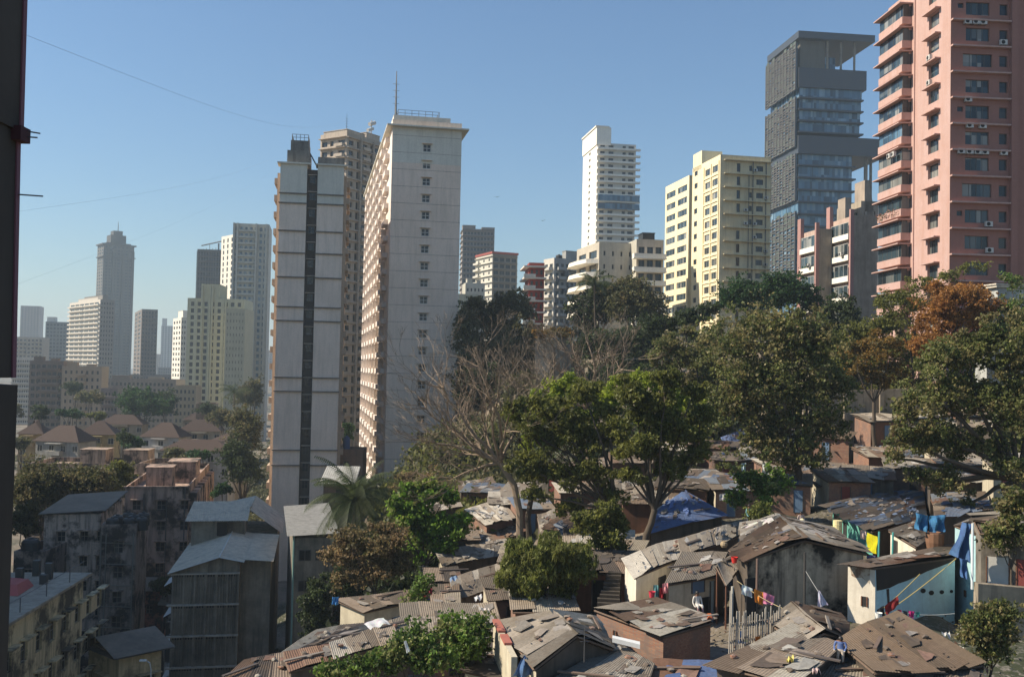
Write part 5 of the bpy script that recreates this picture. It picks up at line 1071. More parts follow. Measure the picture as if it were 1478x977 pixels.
def baretree(name, label, d, base, trunk, ends, tr=.32, twig=5, spread=.5, bark=None, lv=4, leafcol=None):
    B = W(*base, d); B.z = min(B.z, gz1(B.x, B.y)); root = empty(name, B, 0, label, 'tree'); O = Vector(B); m = MB()
    T = [B]+[W(*t[:2], d+(t[2] if len(t) > 2 else 0)) for t in trunk]; m.tube([B-Vector((0, 0, .6))]+T[1:], [tr*(1-.35*i/len(T)) for i in range(len(T))], 8)
    def grow(p, dr, L, r, lev):
        q = p+dr*L; mid = p.lerp(q, .5)+Vector((random.uniform(-1, 1), random.uniform(-1, 1), random.uniform(-.4, 1)))*L*.08
        m.tube([p, mid, q], [r, r*.8, r*.62], 5 if r > .06 else 3, cap=False)
        if lev <= 0: return
        nb = random.choice((1, 2, 3)) if lev > 1 else random.choice((2, 3))
        for _ in range(nb):
            v = Vector((random.gauss(0, 1), random.gauss(0, 1), random.gauss(0.25, .8))).normalized(); nd = (dr+v*spread).normalized(); nd.z += .06
            grow(q if random.random() < .7 else mid.lerp(q, .5), nd.normalized(), L*random.uniform(.6, .85), max(.012, r*.56), lev-1)
    for e in ends:
        q = W(e[0], e[1], d+random.uniform(-3, 3)); pts = limb(m, T[-1] if len(e) < 3 else T[e[2]], q, tr*.45, tr*.2, .14, 6, 6)
        for i in (3, 4, 5, 6):
            dr = (pts[i]-pts[i-1]).normalized(); 
            for _ in range(2 if i < 6 else 4):
                v = Vector((random.gauss(0, 1), random.gauss(0, 1), random.gauss(.3, .7))).normalized(); grow(pts[i], (dr*.7+v*.7).normalized(), random.uniform(1.2, 2.3), tr*.17, lv)
    m.build('trunk', bark or M_BARE, root, org=O); return root
def lump(cx, cy, rx, ry, n, sx=.55, seed=None):
    out = []
    for i in range(n):
        a = 2*PI*i/n+random.uniform(-.4, .4); q = random.uniform(.3, .62) if i % 3 else .1; out.append((cx+math.cos(a)*rx*q, cy+math.sin(a)*ry*q, rx*sx*random.uniform(.7, 1.1), ry*sx*random.uniform(.7, 1.1)))
    return out
# near and middle trees
tree('feathery_tree', 'feathery tree with yellow green top and leaning trunk left of the blue tarpaulin', 74, (912, 775), [(795,590,34,20),(845,575,30,22),(762,620,24,22),(812,638,36,28),(866,632,30,24),(796,692,36,22),(852,690,30,24),(742,592,12,12),(762,672,20,22),(832,738,28,14),(884,722,16,16),(885,600,14,12),(818,612,22,14),(770,715,16,12)], 12500, .26, 'olive', .36, fork=(885, 735), aspect=2.2, sub=.15)
tree('feathery_tree', 'yellow green tips crowning the bare tree, right of the pale tower', 80, (846, 700), [(830,570,34,18),(860,572,20,14),(780,582,26,16),(805,600,26,16),(745,598,14,16),(868,600,14,12),(815,560,20,12),(845,610,22,14),(775,640,18,14)], 8000, .26, 'yellow', .15, aspect=2.2, sub=.17)
tree('feathery_tree', 'broad feathery tree above the blue tarpaulin shack', 70, (925, 775), [(908,572,26,20),(940,592,32,24),(985,622,30,26),(1008,655,18,20),(930,648,32,26),(968,682,28,16),(908,690,16,16),(958,552,20,15),(1012,600,18,18),(893,620,12,18),(900,655,14,14),(1000,570,16,14),(945,620,22,14)], 12500, .25, 'olive', .3, fork=(945, 735), aspect=2.2, sub=.15)
tree('feathery_tree', 'sparse yellow green sprigs over the broad feathery tree', 78, (940, 700), [(900,560,26,16),(925,552,20,12),(960,560,16,10),(880,580,16,14),(990,590,20,14),(940,600,22,14),(970,630,18,12)], 5500, .24, 'yellow', .12, aspect=2.2)
tree('round_tree', 'big round grey green tree with dark trunk at the centre right', 84, (1152, 742), [(1110,480,60,32),(1060,515,40,32),(1150,520,52,40),(1100,565,62,42),(1180,570,40,42),(1060,600,38,34),(1140,630,52,42),(1195,620,26,36),(1170,480,36,26),(1100,650,36,30),(1075,560,30,30),(1205,560,16,26),(1160,670,34,22)], 21000, .34, 'mid', .42, fork=(1150, 668), aspect=1.5, sub=.14)
tree('leafy_shrub', 'green shrub with hanging leaves at the foot of the round tree', 72, (1095, 750), [(1085,700,24,20),(1110,715,22,20),(1065,725,14,14),(1120,690,14,12)], 2600, .3, 'banana', .12, cat='shrub')
tree('leafy_shrub', 'small pale shrub behind the person in the teal shirt', 66, (1095, 762), [(1092,745,14,8),(1100,738,9,8)], 700, .22, 'weep', .06, cat='shrub')
tree('dry_tree', 'greyish half dry tree left of the round tree', 108, (990, 650), [(968,508,26,18),(1008,525,30,24),(1002,568,28,26),(960,545,18,20),(1032,492,24,20),(990,482,14,9),(1035,545,20,24),(1030,590,16,20),(945,520,10,10)], 12000, .3, 'mid', .3)
tree('domed_tree', 'dark green domed tree before the cream block', 150, (1100, 520), [(1072,424,26,17),(1100,430,24,14),(1062,440,20,12)], 5200, .42, 'deep', .4, sub=.2)
tree('domed_tree', 'largest dark green domed tree between cream block and weathered flats', 146, (1140, 520), [(1128,418,30,19),(1150,432,32,17),(1112,436,26,15),(1172,448,16,12)], 7000, .42, 'deep', .45, sub=.2)
tree('dark_tree', 'dark green tree at the foot of the narrow grey flats', 140, (1215, 520), [(1215,452,22,18),(1200,475,24,18),(1228,475,16,20),(1190,455,12,10)], 4200, .4, 'dark', .4)
tree('dark_tree', 'green tree behind the amber one right of the round tree', 118, (1240, 560), [(1230,495,24,22),(1262,478,24,16),(1290,476,20,12),(1215,520,14,24)], 4200, .32, 'olive', .3)
tree('orange_tree', 'large rusty orange foliage tree before the pink tower', 100, (1385, 560), [(1385,440,36,22),(1350,465,26,22),(1345,495,28,22),(1400,470,30,22),(1415,436,18,15),(1330,515,16,16),(1370,500,28,18),(1425,460,16,18),(1395,425,20,13),(1362,425,18,14),(1410,495,18,14)], 20000, .27, 'orange', .3, sub=.15)
tree('amber_tree', 'smaller amber and green tree left of the orange one', 107, (1262, 585), [(1255,510,26,20),(1280,505,24,20),(1285,540,20,22),(1245,540,18,16),(1265,555,20,12),(1235,505,12,10)], 5200, .28, 'amber', .25)
tree('spreading_tree', 'big mottled tree overhanging the shacks on the right', 66, (1500, 770), [(1400,520,48,34),(1450,500,30,38),(1350,575,40,38),(1420,585,50,42),(1465,600,26,50),(1340,640,38,34),(1300,635,20,18),(1400,650,48,32),(1450,680,30,24),(1370,700,26,24),(1290,662,12,12),(1345,530,22,22),(1310,600,16,18),(1390,735,16,12),(1465,540,20,40),(1325,690,14,12)], 24000, .25, 'mid', .5, fork=(1470, 690), aspect=1.5, sub=.13, density=1.1)
tree('thin_tree', 'thin leaved tree reaching up in front of the pink tower', 106, (1310, 560), [(1300,440,26,16),(1335,418,24,13),(1370,402,22,9),(1400,388,20,6),(1290,462,24,16),(1330,445,20,13),(1275,440,12,12)], 5200, .24, 'olive', .2, sub=.2)
tree('thin_tree', 'yellow green tree beside the small utility room', 98, (1460, 520), [(1460,412,14,14),(1462,450,16,20),(1448,480,16,14),(1470,480,14,24)], 3000, .27, 'banana', .2)
tree('hill_tree', 'dull olive tree right beside the massive pale tower', 190, (700, 560), [(700,462,30,22),(738,442,24,18),(722,480,26,20),(755,455,14,16),(685,440,14,14)], 8000, .48, 'hill', .5)
tree('hill_tree', 'lower olive brown tree on the slope right of the pale tower', 176, (705, 600), [(678,500,20,26),(700,520,24,22),(735,510,28,22),(668,470,12,24),(760,490,20,20)], 8000, .46, 'hill', .5)
tree('dark_tree', 'dark tree below the olive one at the edge of the pale tower', 168, (690, 640), [(680,545,20,22),(715,555,26,20),(665,580,12,20),(740,540,18,16)], 6500, .44, 'dark', .5)
tree('hill_tree', 'dark crowned tree before the curved balcony block', 176, (860, 540), [(868,428,24,18),(850,448,26,18),(880,455,24,20),(845,475,18,18)], 7000, .46, 'dark', .5)
tree('hill_tree', 'olive crowned tree left of the cream block', 170, (920, 540), [(910,418,26,15),(935,440,20,20),(905,450,26,22),(890,425,16,14),(945,465,14,20)], 7500, .46, 'hill', .5)
tree('dark_tree', 'shadowed tree filling the hollow left of the cream block', 156, (905, 580), [(880,500,34,22),(920,495,32,24),(950,490,20,24),(850,505,22,16),(900,530,36,18),(940,525,26,18)], 8500, .42, 'dark', .5)
tree('dark_tree', 'dark tree below the dry grey tree', 132, (950, 600), [(930,550,24,18),(900,555,26,16),(960,470,22,12),(990,462,18,14),(1020,452,14,12)], 6500, .4, 'dark', .4)
tree('leafy_shrub', 'yellow green shrub on top of the pale rubble wall', 160, (800, 492), [(800,482,20,7),(785,485,12,6),(818,484,10,6)], 2000, .35, 'amber', .15, cat='shrub')
tree('light_green_tree', 'vivid light green broad leaved tree right of the palm', 80, (610, 850), [(603,716,24,15),(640,722,22,13),(590,745,22,15),(628,755,26,16),(655,772,18,15),(612,780,24,14),(640,795,18,12),(575,730,12,10),(668,755,10,10),(600,800,14,9)], 5200, .46, 'bright', .2, aspect=1.5, sub=.2)
tree('thin_tree', 'sparse dull tree before the foot of the massive pale tower', 92, (600, 760), [(590,695,20,12),(620,690,16,12),(575,705,12,8)], 700, .26, 'dry', .12)
tree('dry_tree', 'brown dry leaved tree below the palm', 76, (545, 880), [(510,785,26,18),(555,795,28,22),(530,825,34,22),(485,805,16,18),(580,820,20,18),(500,840,20,12),(560,770,18,12)], 7500, .26, 'dry', .16, sub=.2)
tree('weeping_shrub', 'bright weeping feathery shrub amid the roofs', 58, (785, 885), [(758,800,26,16),(800,793,30,14),(740,835,18,26),(785,830,30,20),(828,820,22,20),(765,850,20,20),(812,845,16,14),(838,805,16,12)], 26000, .14, 'weep', .15, cat='shrub', aspect=5, droop=.75, up=.1, sub=.2)
tree('leafy_shrub', 'dark bushy shrub right of the weeping one', 64, (868, 850), [(850,758,22,18),(875,785,22,22),(860,820,22,14),(890,765,16,16),(880,740,16,12)], 5200, .26, 'olive', .14, cat='shrub')
tree('leafy_shrub', 'broad leaved green clump at the bottom left of the settlement', 41, (600, 1000), [(600,930,26,16),(575,950,28,14),(625,955,24,16),(540,962,26,10),(490,972,26,8)], 4200, .22, 'banana', .08, cat='shrub')
tree('leafy_shrub', 'broad leaved green clump left of the masonry parapet', 43.5, (665, 990), [(650,915,22,18),(668,935,24,18),(685,905,14,14),(645,950,22,14),(690,940,12,10)], 3800, .22, 'banana', .08, cat='shrub')
tree('leafy_shrub', 'climbing green shrub beside the colourful washing', 60, (610, 905), [(605,870,11,16),(600,895,14,12),(612,845,9,12),(625,900,12,9)], 1500, .24, 'banana', .07, cat='shrub')
tree('leafy_shrub', 'sunlit green bush on the rubble in the lower right corner', 40, (1432, 985), [(1430,890,14,11),(1415,918,14,12),(1443,918,14,12),(1436,940,14,8),(1410,902,8,8),(1452,886,9,9)], 3600, .2, 'mid', .07, cat='shrub')
tree('leafy_shrub', 'bush against the rusty timber shack at the right edge', 50.5, (1462, 830), [(1455,742,16,18),(1445,768,14,14),(1465,722,12,14),(1438,785,10,9),(1468,775,8,18)], 2400, .22, 'mid', .08, cat='shrub')
baretree('bare_tree', 'leafless tree with pale spreading branches before the massive pale tower', 78, (752, 790), [(750, 740), (742, 700), (722, 668)], [(690,640),(650,610),(640,560),(700,580),(670,655),(735,600),(760,570),(615,590),(655,690),(690,530),(720,560),(630,640)], .30, lv=4)
baretree('bare_tree', 'brownish leafless tree behind the yellow green crowns', 100, (850, 680), [(848, 620), (845, 590)], [(800,530),(770,545),(830,515),(865,520),(885,545),(790,570),(850,500),(745,560),(820,550),(870,570),(900,520)], .3, lv=4, spread=.55)
baretree('bare_tree', 'dark forked second trunk rising right of the leafless tree', 79, (768, 792), [(762, 745), (770, 700)], [(790,660),(752,640)], .25, lv=1, bark=M_BARK)
tree('leafy_shrub', 'greenish brown shrub on the bank left above the retaining wall', 119, (1200, 572), [(1195,545,18,16),(1215,555,14,12),(1180,560,14,12),(1228,540,12,14)], 3000, .3, 'mid', .12, cat='shrub')
tree('leafy_shrub', 'olive shrub on the bank between the amber tree and the orange one', 117, (1300, 575), [(1300,545,16,18),(1318,530,14,18),(1325,560,14,12),(1285,562,12,10)], 3000, .3, 'olive', .12, cat='shrub')
tree('dark_tree', 'low dark tree behind the amber one above the retaining wall', 124, (1250, 560), [(1240,510,22,22),(1262,530,20,18),(1285,515,16,18),(1310,500,16,22)], 4000, .32, 'olive', .2)
for i, (x, y, d, q, lb) in enumerate([(30, 640, 240, 'hill', 'green tree wedged left of the sunlit hip house'), (190, 640, 235, 'deep', 'green tree between the terrace block and the white walled house'), (255, 655, 205, 'hill', 'olive tree behind the pink stained lower block'), (110, 560, 390, 'dark', 'hazy tree before the beige five storey block'), (300, 590, 320, 'dark', 'hazy tree below the green cream block'), (20, 590, 330, 'hill', 'hazy tree beside the dark pillar')]):
    tree('valley_tree', lb, d, (x, y+50), lump(x, y, 18, 12, 4), 2600, .5, q, .3)
# left valley trees
tree('valley_tree', 'hazy olive tree before the left end of the long low building', 360, (130, 640), lump(135, 575, 26, 12, 4), 2600, .6, 'hill', .4)
tree('valley_tree', 'dark round tree beyond the hip roofed houses', 330, (205, 660), lump(205, 583, 42, 22, 7), 6500, .7, 'deep', .5)
tree('valley_tree', 'second dark round tree overlapping the first on its right', 350, (240, 660), lump(238, 586, 22, 20, 5), 4200, .7, 'dark', .5)
tree('valley_tree', 'bright low tree above the sunlit hip roof', 300, (102, 660), lump(100, 597, 22, 8, 4), 3000, .55, 'deep', .4)
tree('valley_tree', 'yellowish low tree right of the bright low one', 310, (140, 660), lump(142, 600, 16, 7, 4), 2000, .55, 'olive', .4)
tree('valley_tree', 'dark tree against the foot of the brown balconied block', 300, (58, 660), lump(60, 596, 16, 10, 3), 1800, .55, 'dark', .4)
tree('valley_tree', 'olive tree left of the slim pale tower', 205, (350, 720), lump(355, 622, 30, 32, 7), 7500, .42, 'hill', .4)
tree('valley_tree', 'dark tree under the olive one by the slim pale tower', 185, (350, 760), lump(350, 672, 32, 30, 7), 7500, .42, 'dark', .4)
tree('valley_tree', 'hazy tree at the foot of the balcony tower', 320, (365, 640), lump(362, 570, 22, 26, 5), 4500, .6, 'hill', .4)
tree('valley_tree', 'grey green tree near the small distant palm', 280, (325, 650), lump(322, 604, 26, 16, 5), 3500, .55, 'hill', .4)
tree('valley_tree', 'olive brown tree before the terrace block at the left edge', 150, (60, 800), lump(55, 708, 46, 40, 10), 12000, .36, 'hill', .35)
tree('valley_tree', 'olive brown tree before the middle of the terrace block', 152, (130, 800), lump(125, 700, 46, 34, 8), 10500, .36, 'hill', .35)
tree('valley_tree', 'dark green bush in the yard between the stained block and the shed', 118, (238, 900), lump(238, 845, 14, 16, 4), 2200, .32, 'dark', .2)
tree('valley_tree', 'olive tree hugging the left side of the stained white block', 132, (40, 800), lump(38, 752, 22, 26, 6), 5000, .34, 'hill', .25)
tree('valley_tree', 'olive tree touching the stained pink grey block', 158, (172, 800), lump(168, 694, 30, 26, 6), 6000, .36, 'olive', .35)
tree('valley_tree', 'small bright tree right of the grey walled hip house', 190, (290, 700), lump(290, 657, 20, 9, 4), 2200, .36, 'deep', .25)
tree('valley_tree', 'low bright tree peeping over the grey shed building', 150, (330, 760), lump(325, 708, 18, 8, 3), 1500, .32, 'deep', .25)
tree('valley_tree', 'dark bush behind the terrace block and beside the yellow house', 222, (176, 700), lump(180, 632, 16, 12, 4), 1800, .42, 'dark', .25)
tree('valley_tree', 'green creeper tree in the slot between the two towers', 200, (500, 700), lump(502, 622, 12, 20, 4), 2400, .4, 'deep', .25)
tree('valley_tree', 'dark overgrown tree at the foot of the dark shed', 84, (450, 960), lump(455, 890, 26, 50, 7), 6500, .3, 'dark', .25)
tree('valley_tree', 'dark tree in the gully between shed and dry tree', 88, (500, 950), lump(500, 850, 24, 40, 6), 5000, .3, 'dark', .25)
def palm(name, label, d, base, crown, L, n=22, tr=.2, group=None):
    B = W(*base, d); B.z = min(B.z, gz1(B.x, B.y)); T = W(*crown, d); root = empty(name, B, 0, label, 'palm tree', group); O = Vector(B); m = MB()
    pts = [B.lerp(T, i/8)+Vector((math.sin(i*.4)*.25, 0, 0))*(1-abs(i-4)/4) for i in range(9)]; m.tube(pts, [tr*(1.15-.4*i/8) for i in range(9)], 8); m.build('trunk', M_BARK, root, org=O, smooth=True)
    f = MB()
    for k in range(n):
        a = 2*PI*k/n*2.4+random.uniform(-.2, .2); el = random.uniform(-.1, 1.25) if k % 3 else random.uniform(.7, 1.4); h = Vector((math.cos(a), math.sin(a), 0)); seg = 16; p = Vector(T); dr = (h*math.cos(el)+Vector((0, 0, math.sin(el)))); sp = [p.copy()]
        LL = L*random.uniform(.8, 1.1)
        for i in range(seg): dr = (dr+Vector((0, 0, -.115))).normalized(); p = p+dr*LL/seg; sp.append(p.copy())
        f.tube(sp, [.05*(1-i/(seg+2)) for i in range(seg+1)], 3, cap=False); f.col = None
        for i in range(2, seg+1):
            q = sp[i]; tdir = (sp[i]-sp[i-1]).normalized(); side = tdir.cross(Vector((0, 0, 1))).normalized(); ll = LL*.26*math.sin(PI*min(1, (i+1.5)/(seg+3)))+.12
            for s in (-1, 1):
                for o in (0, .5):
                    c = q-tdir*LL/seg*o; tip = c+side*s*ll*.8+tdir*ll*.45+Vector((0, 0, -ll*.55)); g = random.choice([(.075, .10, .035), (.10, .125, .05), (.05, .075, .028)]); f.col = g
                    f.face([c, c+tdir*.09, tip]); 
    for i, c in enumerate(f.c):
        if c == (1, 1, 1): f.c[i] = (.12, .12, .05)
    f.build('fronds', M_LEAF, root, org=O)
palm('palm_tree', 'coconut palm with drooping fronds between shed and light green tree', 90, (505, 870), (512, 724), 5.2, 46)
palm('palm_tree', 'small hazy palm at the foot of the green cream block', 290, (335, 650), (338, 568), 6.0, 20)
palm('palm_tree', 'palm rising before the white block with curved balconies', 172, (858, 560), (858, 412), 4.2, 20)
# undergrowth on hill and slum edges: nobody could count it
def undergrowth():
    n = 26000; regions = [((640, 800), (125, 215), 1.2, 'hill'), ((780, 1300), (118, 210), 1.2, 'dark'), ((1000, 1300), (112, 150), .9, 'olive'), ((620, 1000), (92, 130), .7, 'hill'), ((380, 640), (72, 120), .8, 'dark'), ((470, 760), (112, 178), 1.2, 'hill'), ((560, 720), (88, 150), 1.1, 'olive'), ((280, 420), (180, 330), 1.2, 'hill'), ((1300, 1500), (95, 150), 1.0, 'olive'), ((0, 420), (240, 420), 1.0, 'hill')]
    P = []; Cc = []
    for (p0, p1), (d0, d1), hh, pal in regions:
        k = 420; px = rng.uniform(p0, p1, k); d = rng.uniform(d0, d1, k); x = (px-CX)/F*d; z = gz(x, d)
        for i in range(k):
            nl = 70; rr = rng.uniform(.8, 2.2)*hh; g = rng.normal(size=(nl, 3))*rr*.5; g[:, 2] = np.abs(g[:, 2])*.9
            P.append(np.array([x[i], d[i], z[i]])+g); Cc.append(np.array(GR[pal])[rng.integers(0, 3, nl)]*rng.uniform(.6, 1.3))
    o = link('undergrowth', leafmesh('undergrowth', np.concatenate(P), .42, np.concatenate(Cc), 1.6)); o['kind'] = 'stuff'; o['label'] = 'scrubby undergrowth covering the hillside and gully'
undergrowth()
# ================================================================== LOOSE THINGS
def roof_point(P, qd, u, v):
    k = qd[0] if isinstance(qd, tuple) else qd; a, b, c, d = [P[x] for x in k]; return a.lerp(b, u).lerp(d.lerp(c, u), v), (b-a).cross(d-a).normalized()
stm = []
for s in range(4):
    bm = bmesh.new(); bmesh.ops.create_icosphere(bm, subdivisions=1, radius=.16)
    for v in bm.verts: v.co = Vector((v.co.x*random.uniform(.8, 1.5), v.co.y*random.uniform(.7, 1.2), v.co.z*.6))*random.uniform(.85, 1.15)
    me = bpy.data.meshes.new('stone'); bm.to_mesh(me); bm.free(); me.materials.append([wall((.26, .23, .2)), wall((.15, .12, .1)), SLUMW['brick'], wall((.4, .38, .34))][s]); stm.append(me)
plm = [boxmesh('plank', -1.1, 1.1, -.07, .07, 0, .06, plain(c, key='plank')) for c in ((.16, .11, .08), (.26, .22, .18), (.10, .08, .07))]
cnt = 0
for hi, (P, quads, short, zr) in enumerate(HUTS[:36]):
    far = sum((p.y for p in P.values()))/len(P)
    if far > 90: continue
    for k in range(5 if far < 60 else 3):
        qd = random.choice(quads); p, nn = roof_point(P, qd, random.uniform(.08, .92), random.uniform(.12, .9))
        if k % 3 != 2: o = link('stone', random.choice(stm), None, p+Vector((0, 0, .13)), (0, 0, random.uniform(0, 6))); tag(o, 'loose stone weighing down the '+short[:70].rsplit(' ', 1)[0] if False else 'loose stone lying on a patched shack roof', 'stone', 'loose stones on the shack roofs')
        else:
            o = link('plank', random.choice(plm), None, p+Vector((0, 0, .14)), (0, 0, random.uniform(0, 6))); tag(o, 'weathered plank lying on a patched shack roof', 'plank', 'loose planks on the shack roofs')
            n = nn if nn.z > 0 else -nn; o.rotation_euler = n.to_track_quat('Z', 'Y').to_euler()
def cloth(name, label, c4, col, cat='cloth', nx=10, nz=8, rip=.06, group=None, sag=0.0, mat=None, taper=0):
    """c4: four world corners TL TR BR BL"""
    a, b, c, d = [Vector(p) for p in c4]; n = (b-a).cross(d-a).normalized(); m = MB(); O = (a+b+c+d)/4; col3 = col
    ph = random.uniform(0, 6); V = lambda u, v: a.lerp(b, u).lerp(d.lerp(c, u), v)+n*(rip*math.sin(u*11+ph)*(.3+v)+rip*.6*math.sin(v*6+u*4+ph))+Vector((0, 0, -sag*math.sin(PI*u)))
    for i in range(nx):
        for j in range(nz):
            m.col = tuple(x*random.uniform(.92, 1.06) for x in col3); m.face([V(i/nx, j/nz), V((i+1)/nx, j/nz), V((i+1)/nx, (j+1)/nz), V(i/nx, (j+1)/nz)])
    o = link(name, m.mesh(name, [mat or M_CLOTH], O, True)); o.location = O; return tag(o, label, cat, group)
def cl(name, label, px, d, col, **k): return cloth(name, label, [W(x, y, d+(dd[0] if dd else 0)) for x, y, *dd in px], col, **k)
def rope(label, pts, r=.02, col=(.35, .28, .15), sag=.3, name='rope', cat='rope'):
    P = [W(*p) for p in pts]; out = []
    for i in range(len(P)-1):
        for k in range(12): t = k/12; out.append(P[i].lerp(P[i+1], t)+Vector((0, 0, -sag*math.sin(PI*t))))
    out.append(P[-1]); m = MB(); m.tube(out, r, 4); O = out[0]; o = link(name, m.mesh(name, [plain(col, key='rope_'+name)], O)); o.location = O; return tag(o, label, cat)
# washing
rope('clothes line carrying the white, orange and pink washing', [(1064, 838, 50), (1150, 886, 46)], .02, sag=.15, name='clothes_line', cat='clothes line')
cl('hanging_cloth', 'white cloth hanging at the left end of the clothes line', [(1071,843),(1086,849),(1085,862),(1070,857)], 49, (.66, .76, .76), rip=.04)
cl('hanging_cloth', 'orange cloth hanging between the white and the pink ones', [(1088,849),(1102,855),(1101,874),(1089,868)], 48.5, (.75, .28, .05), rip=.05)
cl('hanging_cloth', 'pink cloth hanging at the right of the orange one', [(1102,854),(1118,860),(1117,872),(1102,871)], 48.2, (.80, .27, .42), rip=.05)
cl('hanging_cloth', 'pale triangular cloth hanging before the blackened wall', [(1181,852),(1183,852),(1195,872),(1180,877)], 47.5, (.65, .62, .72), rip=.04)
rope('grey cord from the blackened wall down to the pale triangular cloth', [(1162, 822, 51), (1181, 853, 47.5)], .015, (.3, .3, .28), .02, 'cord', 'cord')
rope('yellow rope slanting across the sky blue wall', [(1380, 806, 50.5), (1265, 893, 48.5)], .022, (.5, .38, .12), .1)
rope('shorter yellow rope parallel to the long one on the blue wall', [(1328, 828, 50.5), (1272, 880, 49)], .018, (.5, .38, .12), .05)
rope('thin white line low on the blue wall with small garments', [(1283, 880, 49.5), (1378, 885, 50.5)], .015, (.6, .6, .55), .15, 'clothes_line', 'clothes line')
cl('hanging_cloth', 'dark red cloth hanging on the slanting yellow rope', [(1276,874),(1296,860),(1298,872),(1279,888)], 48.6, (.30, .03, .03), rip=.05)
cl('hanging_cloth', 'black cloth beside the dark red one', [(1266,880),(1275,873),(1277,888),(1268,891)], 48.4, (.02, .02, .025), rip=.05)
cl('hanging_cloth', 'small maroon garment on the thin white line', [(1295,879),(1301,880),(1301,888),(1296,887)], 49.6, (.25, .02, .06), rip=.03)
cl('hanging_cloth', 'small black garment next to the maroon one', [(1303,881),(1310,882),(1309,890),(1304,889)], 49.7, (.02, .02, .03), rip=.03)
cl('hanging_cloth', 'small magenta garment on the thin white line', [(1311,881),(1320,882),(1318,892),(1312,889)], 49.8, (.62, .04, .22), rip=.03)
cl('hanging_cloth', 'small teal garment at the right of the magenta one', [(1321,883),(1328,883),(1327,890),(1322,890)], 49.9, (.05, .35, .28), rip=.03)
cl('hanging_cloth', 'long yellow cloth hanging on the teal posted shack', [(1251,768,2),(1266,774),(1264,799),(1250,793,2)], 62, (.62, .58, .02), rip=.06)
cl('hanging_cloth', 'white patterned shirt beside the long yellow cloth', [(1242,764),(1250,767),(1249,779),(1242,777)], 65, (.65, .5, .45), rip=.04)
cl('hanging_cloth', 'dark blue and white rag low beside the yellow cloth', [(1251,799),(1264,802),(1263,811),(1251,808)], 58, (.16, .17, .33), rip=.04)
cl('tarpaulin', 'bright blue tarpaulin bundle on the left of the lean-to roof', [(1322,740),(1341,744),(1340,768),(1321,763)], 58.5, (.05, .20, .38), cat='tarpaulin', rip=.18)
cl('tarpaulin', 'bright blue tarpaulin bundle on the right beside its twin', [(1342,745),(1364,742),(1362,766),(1342,769)], 58.2, (.05, .20, .38), cat='tarpaulin', rip=.18)
cl('tarpaulin', 'long blue cloth draped down the light blue house corner', [(1391,754),(1402,756),(1399,812),(1374,801)], 51.5, (.07, .15, .31), cat='tarpaulin', rip=.22, nx=16)
cl('tarpaulin', 'lower hanging end of the draped blue cloth', [(1385,805),(1398,808),(1396,836),(1387,832)], 51.2, (.07, .16, .34), cat='tarpaulin', rip=.12)
cl('tarpaulin', 'blue plastic draped as a pointed tent at the bottom edge', [(756,946),(759,946),(776,976),(738,978)], 39, (.09, .17, .34), cat='tarpaulin', rip=.18)
cl('tarpaulin', 'blue plastic flapping at the left end of the tan roof', [(480,861),(489,861),(488,873),(479,871)], 62, (.05, .22, .5), cat='tarpaulin', rip=.1)
cl('tarpaulin', 'pale plastic sheet spread on the patched grey roof', [(525,900,1.5),(553,890,1.5),(563,899),(535,908)], 47, (.55, .56, .58), cat='tarpaulin', rip=.05)
cl('tarpaulin', 'whitish sheet stretched on the torn roof behind the grey gable', [(1070,760,3),(1114,746,4),(1127,760),(1070,782)], 58.5, (.66, .63, .56), cat='tarpaulin', rip=.04)
cl('tarpaulin', 'grey blue plastic crumpled on the big gabled roof', [(1110,772,1.5),(1150,762,2),(1155,776),(1080,800)], 55.3, (.13, .14, .17), cat='tarpaulin', rip=.12)
cl('hanging_cloth', 'white rag drying above the broad leaved clump', [(583,925),(586,924),(592,939),(587,942)], 40, (.8, .82, .8), rip=.03)
cl('hanging_cloth', 'white washing hung by the round tree trunk', [(1101,668),(1111,669),(1110,686),(1100,684)], 83, (.75, .77, .74), rip=.08)
cl('hanging_cloth', 'pale blue shirt hung left of the white washing', [(1070,668),(1077,668),(1076,680),(1070,679)], 84, (.45, .6, .68), rip=.08)
cl('hanging_cloth', 'small white cloth on the roof left of the shrub', [(1038,713),(1050,711),(1049,722),(1038,722)], 76, (.6, .62, .62), rip=.08)
for i, (x, y, c, lb) in enumerate([(612, 858, (.55, .06, .05), 'red'), (618, 868, (.08, .1, .25), 'navy'), (614, 878, (.45, .08, .2), 'crimson'), (621, 853, (.35, .05, .08), 'maroon'), (617, 888, (.5, .45, .45), 'pale grey')]):
    cl('hanging_cloth', lb+' garment in the colourful washing left of the cluttered shack', [(x-3, y-5), (x+3, y-5), (x+3, y+5), (x-2, y+5)], 61, c, rip=.06)
cl('hanging_cloth', 'red cloth hung in the doorway of the pale roofed shack', [(952,848),(958,848),(958,870),(952,869)], 50.5, (.45, .03, .04), rip=.05)
cl('hanging_cloth', 'striped teal curtain in the doorway of the pale roofed shack', [(943,844),(950,844),(950,868),(943,866)], 51.5, (.12, .28, .28), rip=.05)
cl('hanging_cloth', 'pink garment hung at the doorpost of the pale roofed shack', [(956,842),(964,841),(964,856),(957,856)], 50, (.75, .3, .3), rip=.05)
cl('hanging_cloth', 'orange cloth spread on the brick shack roof edge', [(1008,892,1),(1026,884,1.2),(1028,891),(1010,897)], 45.8, (.65, .17, .06), rip=.05)
cl('hanging_cloth', 'lilac rag lying on the brick shack roof', [(992,883,.6),(1002,882,.6),(1003,888),(993,889)], 47, (.4, .33, .5), rip=.05)
cl('hanging_cloth', 'blue clothing hung on the pole fence', [(1067,910),(1073,910),(1074,928),(1066,928)], 43.5, (.12, .25, .5), rip=.06)
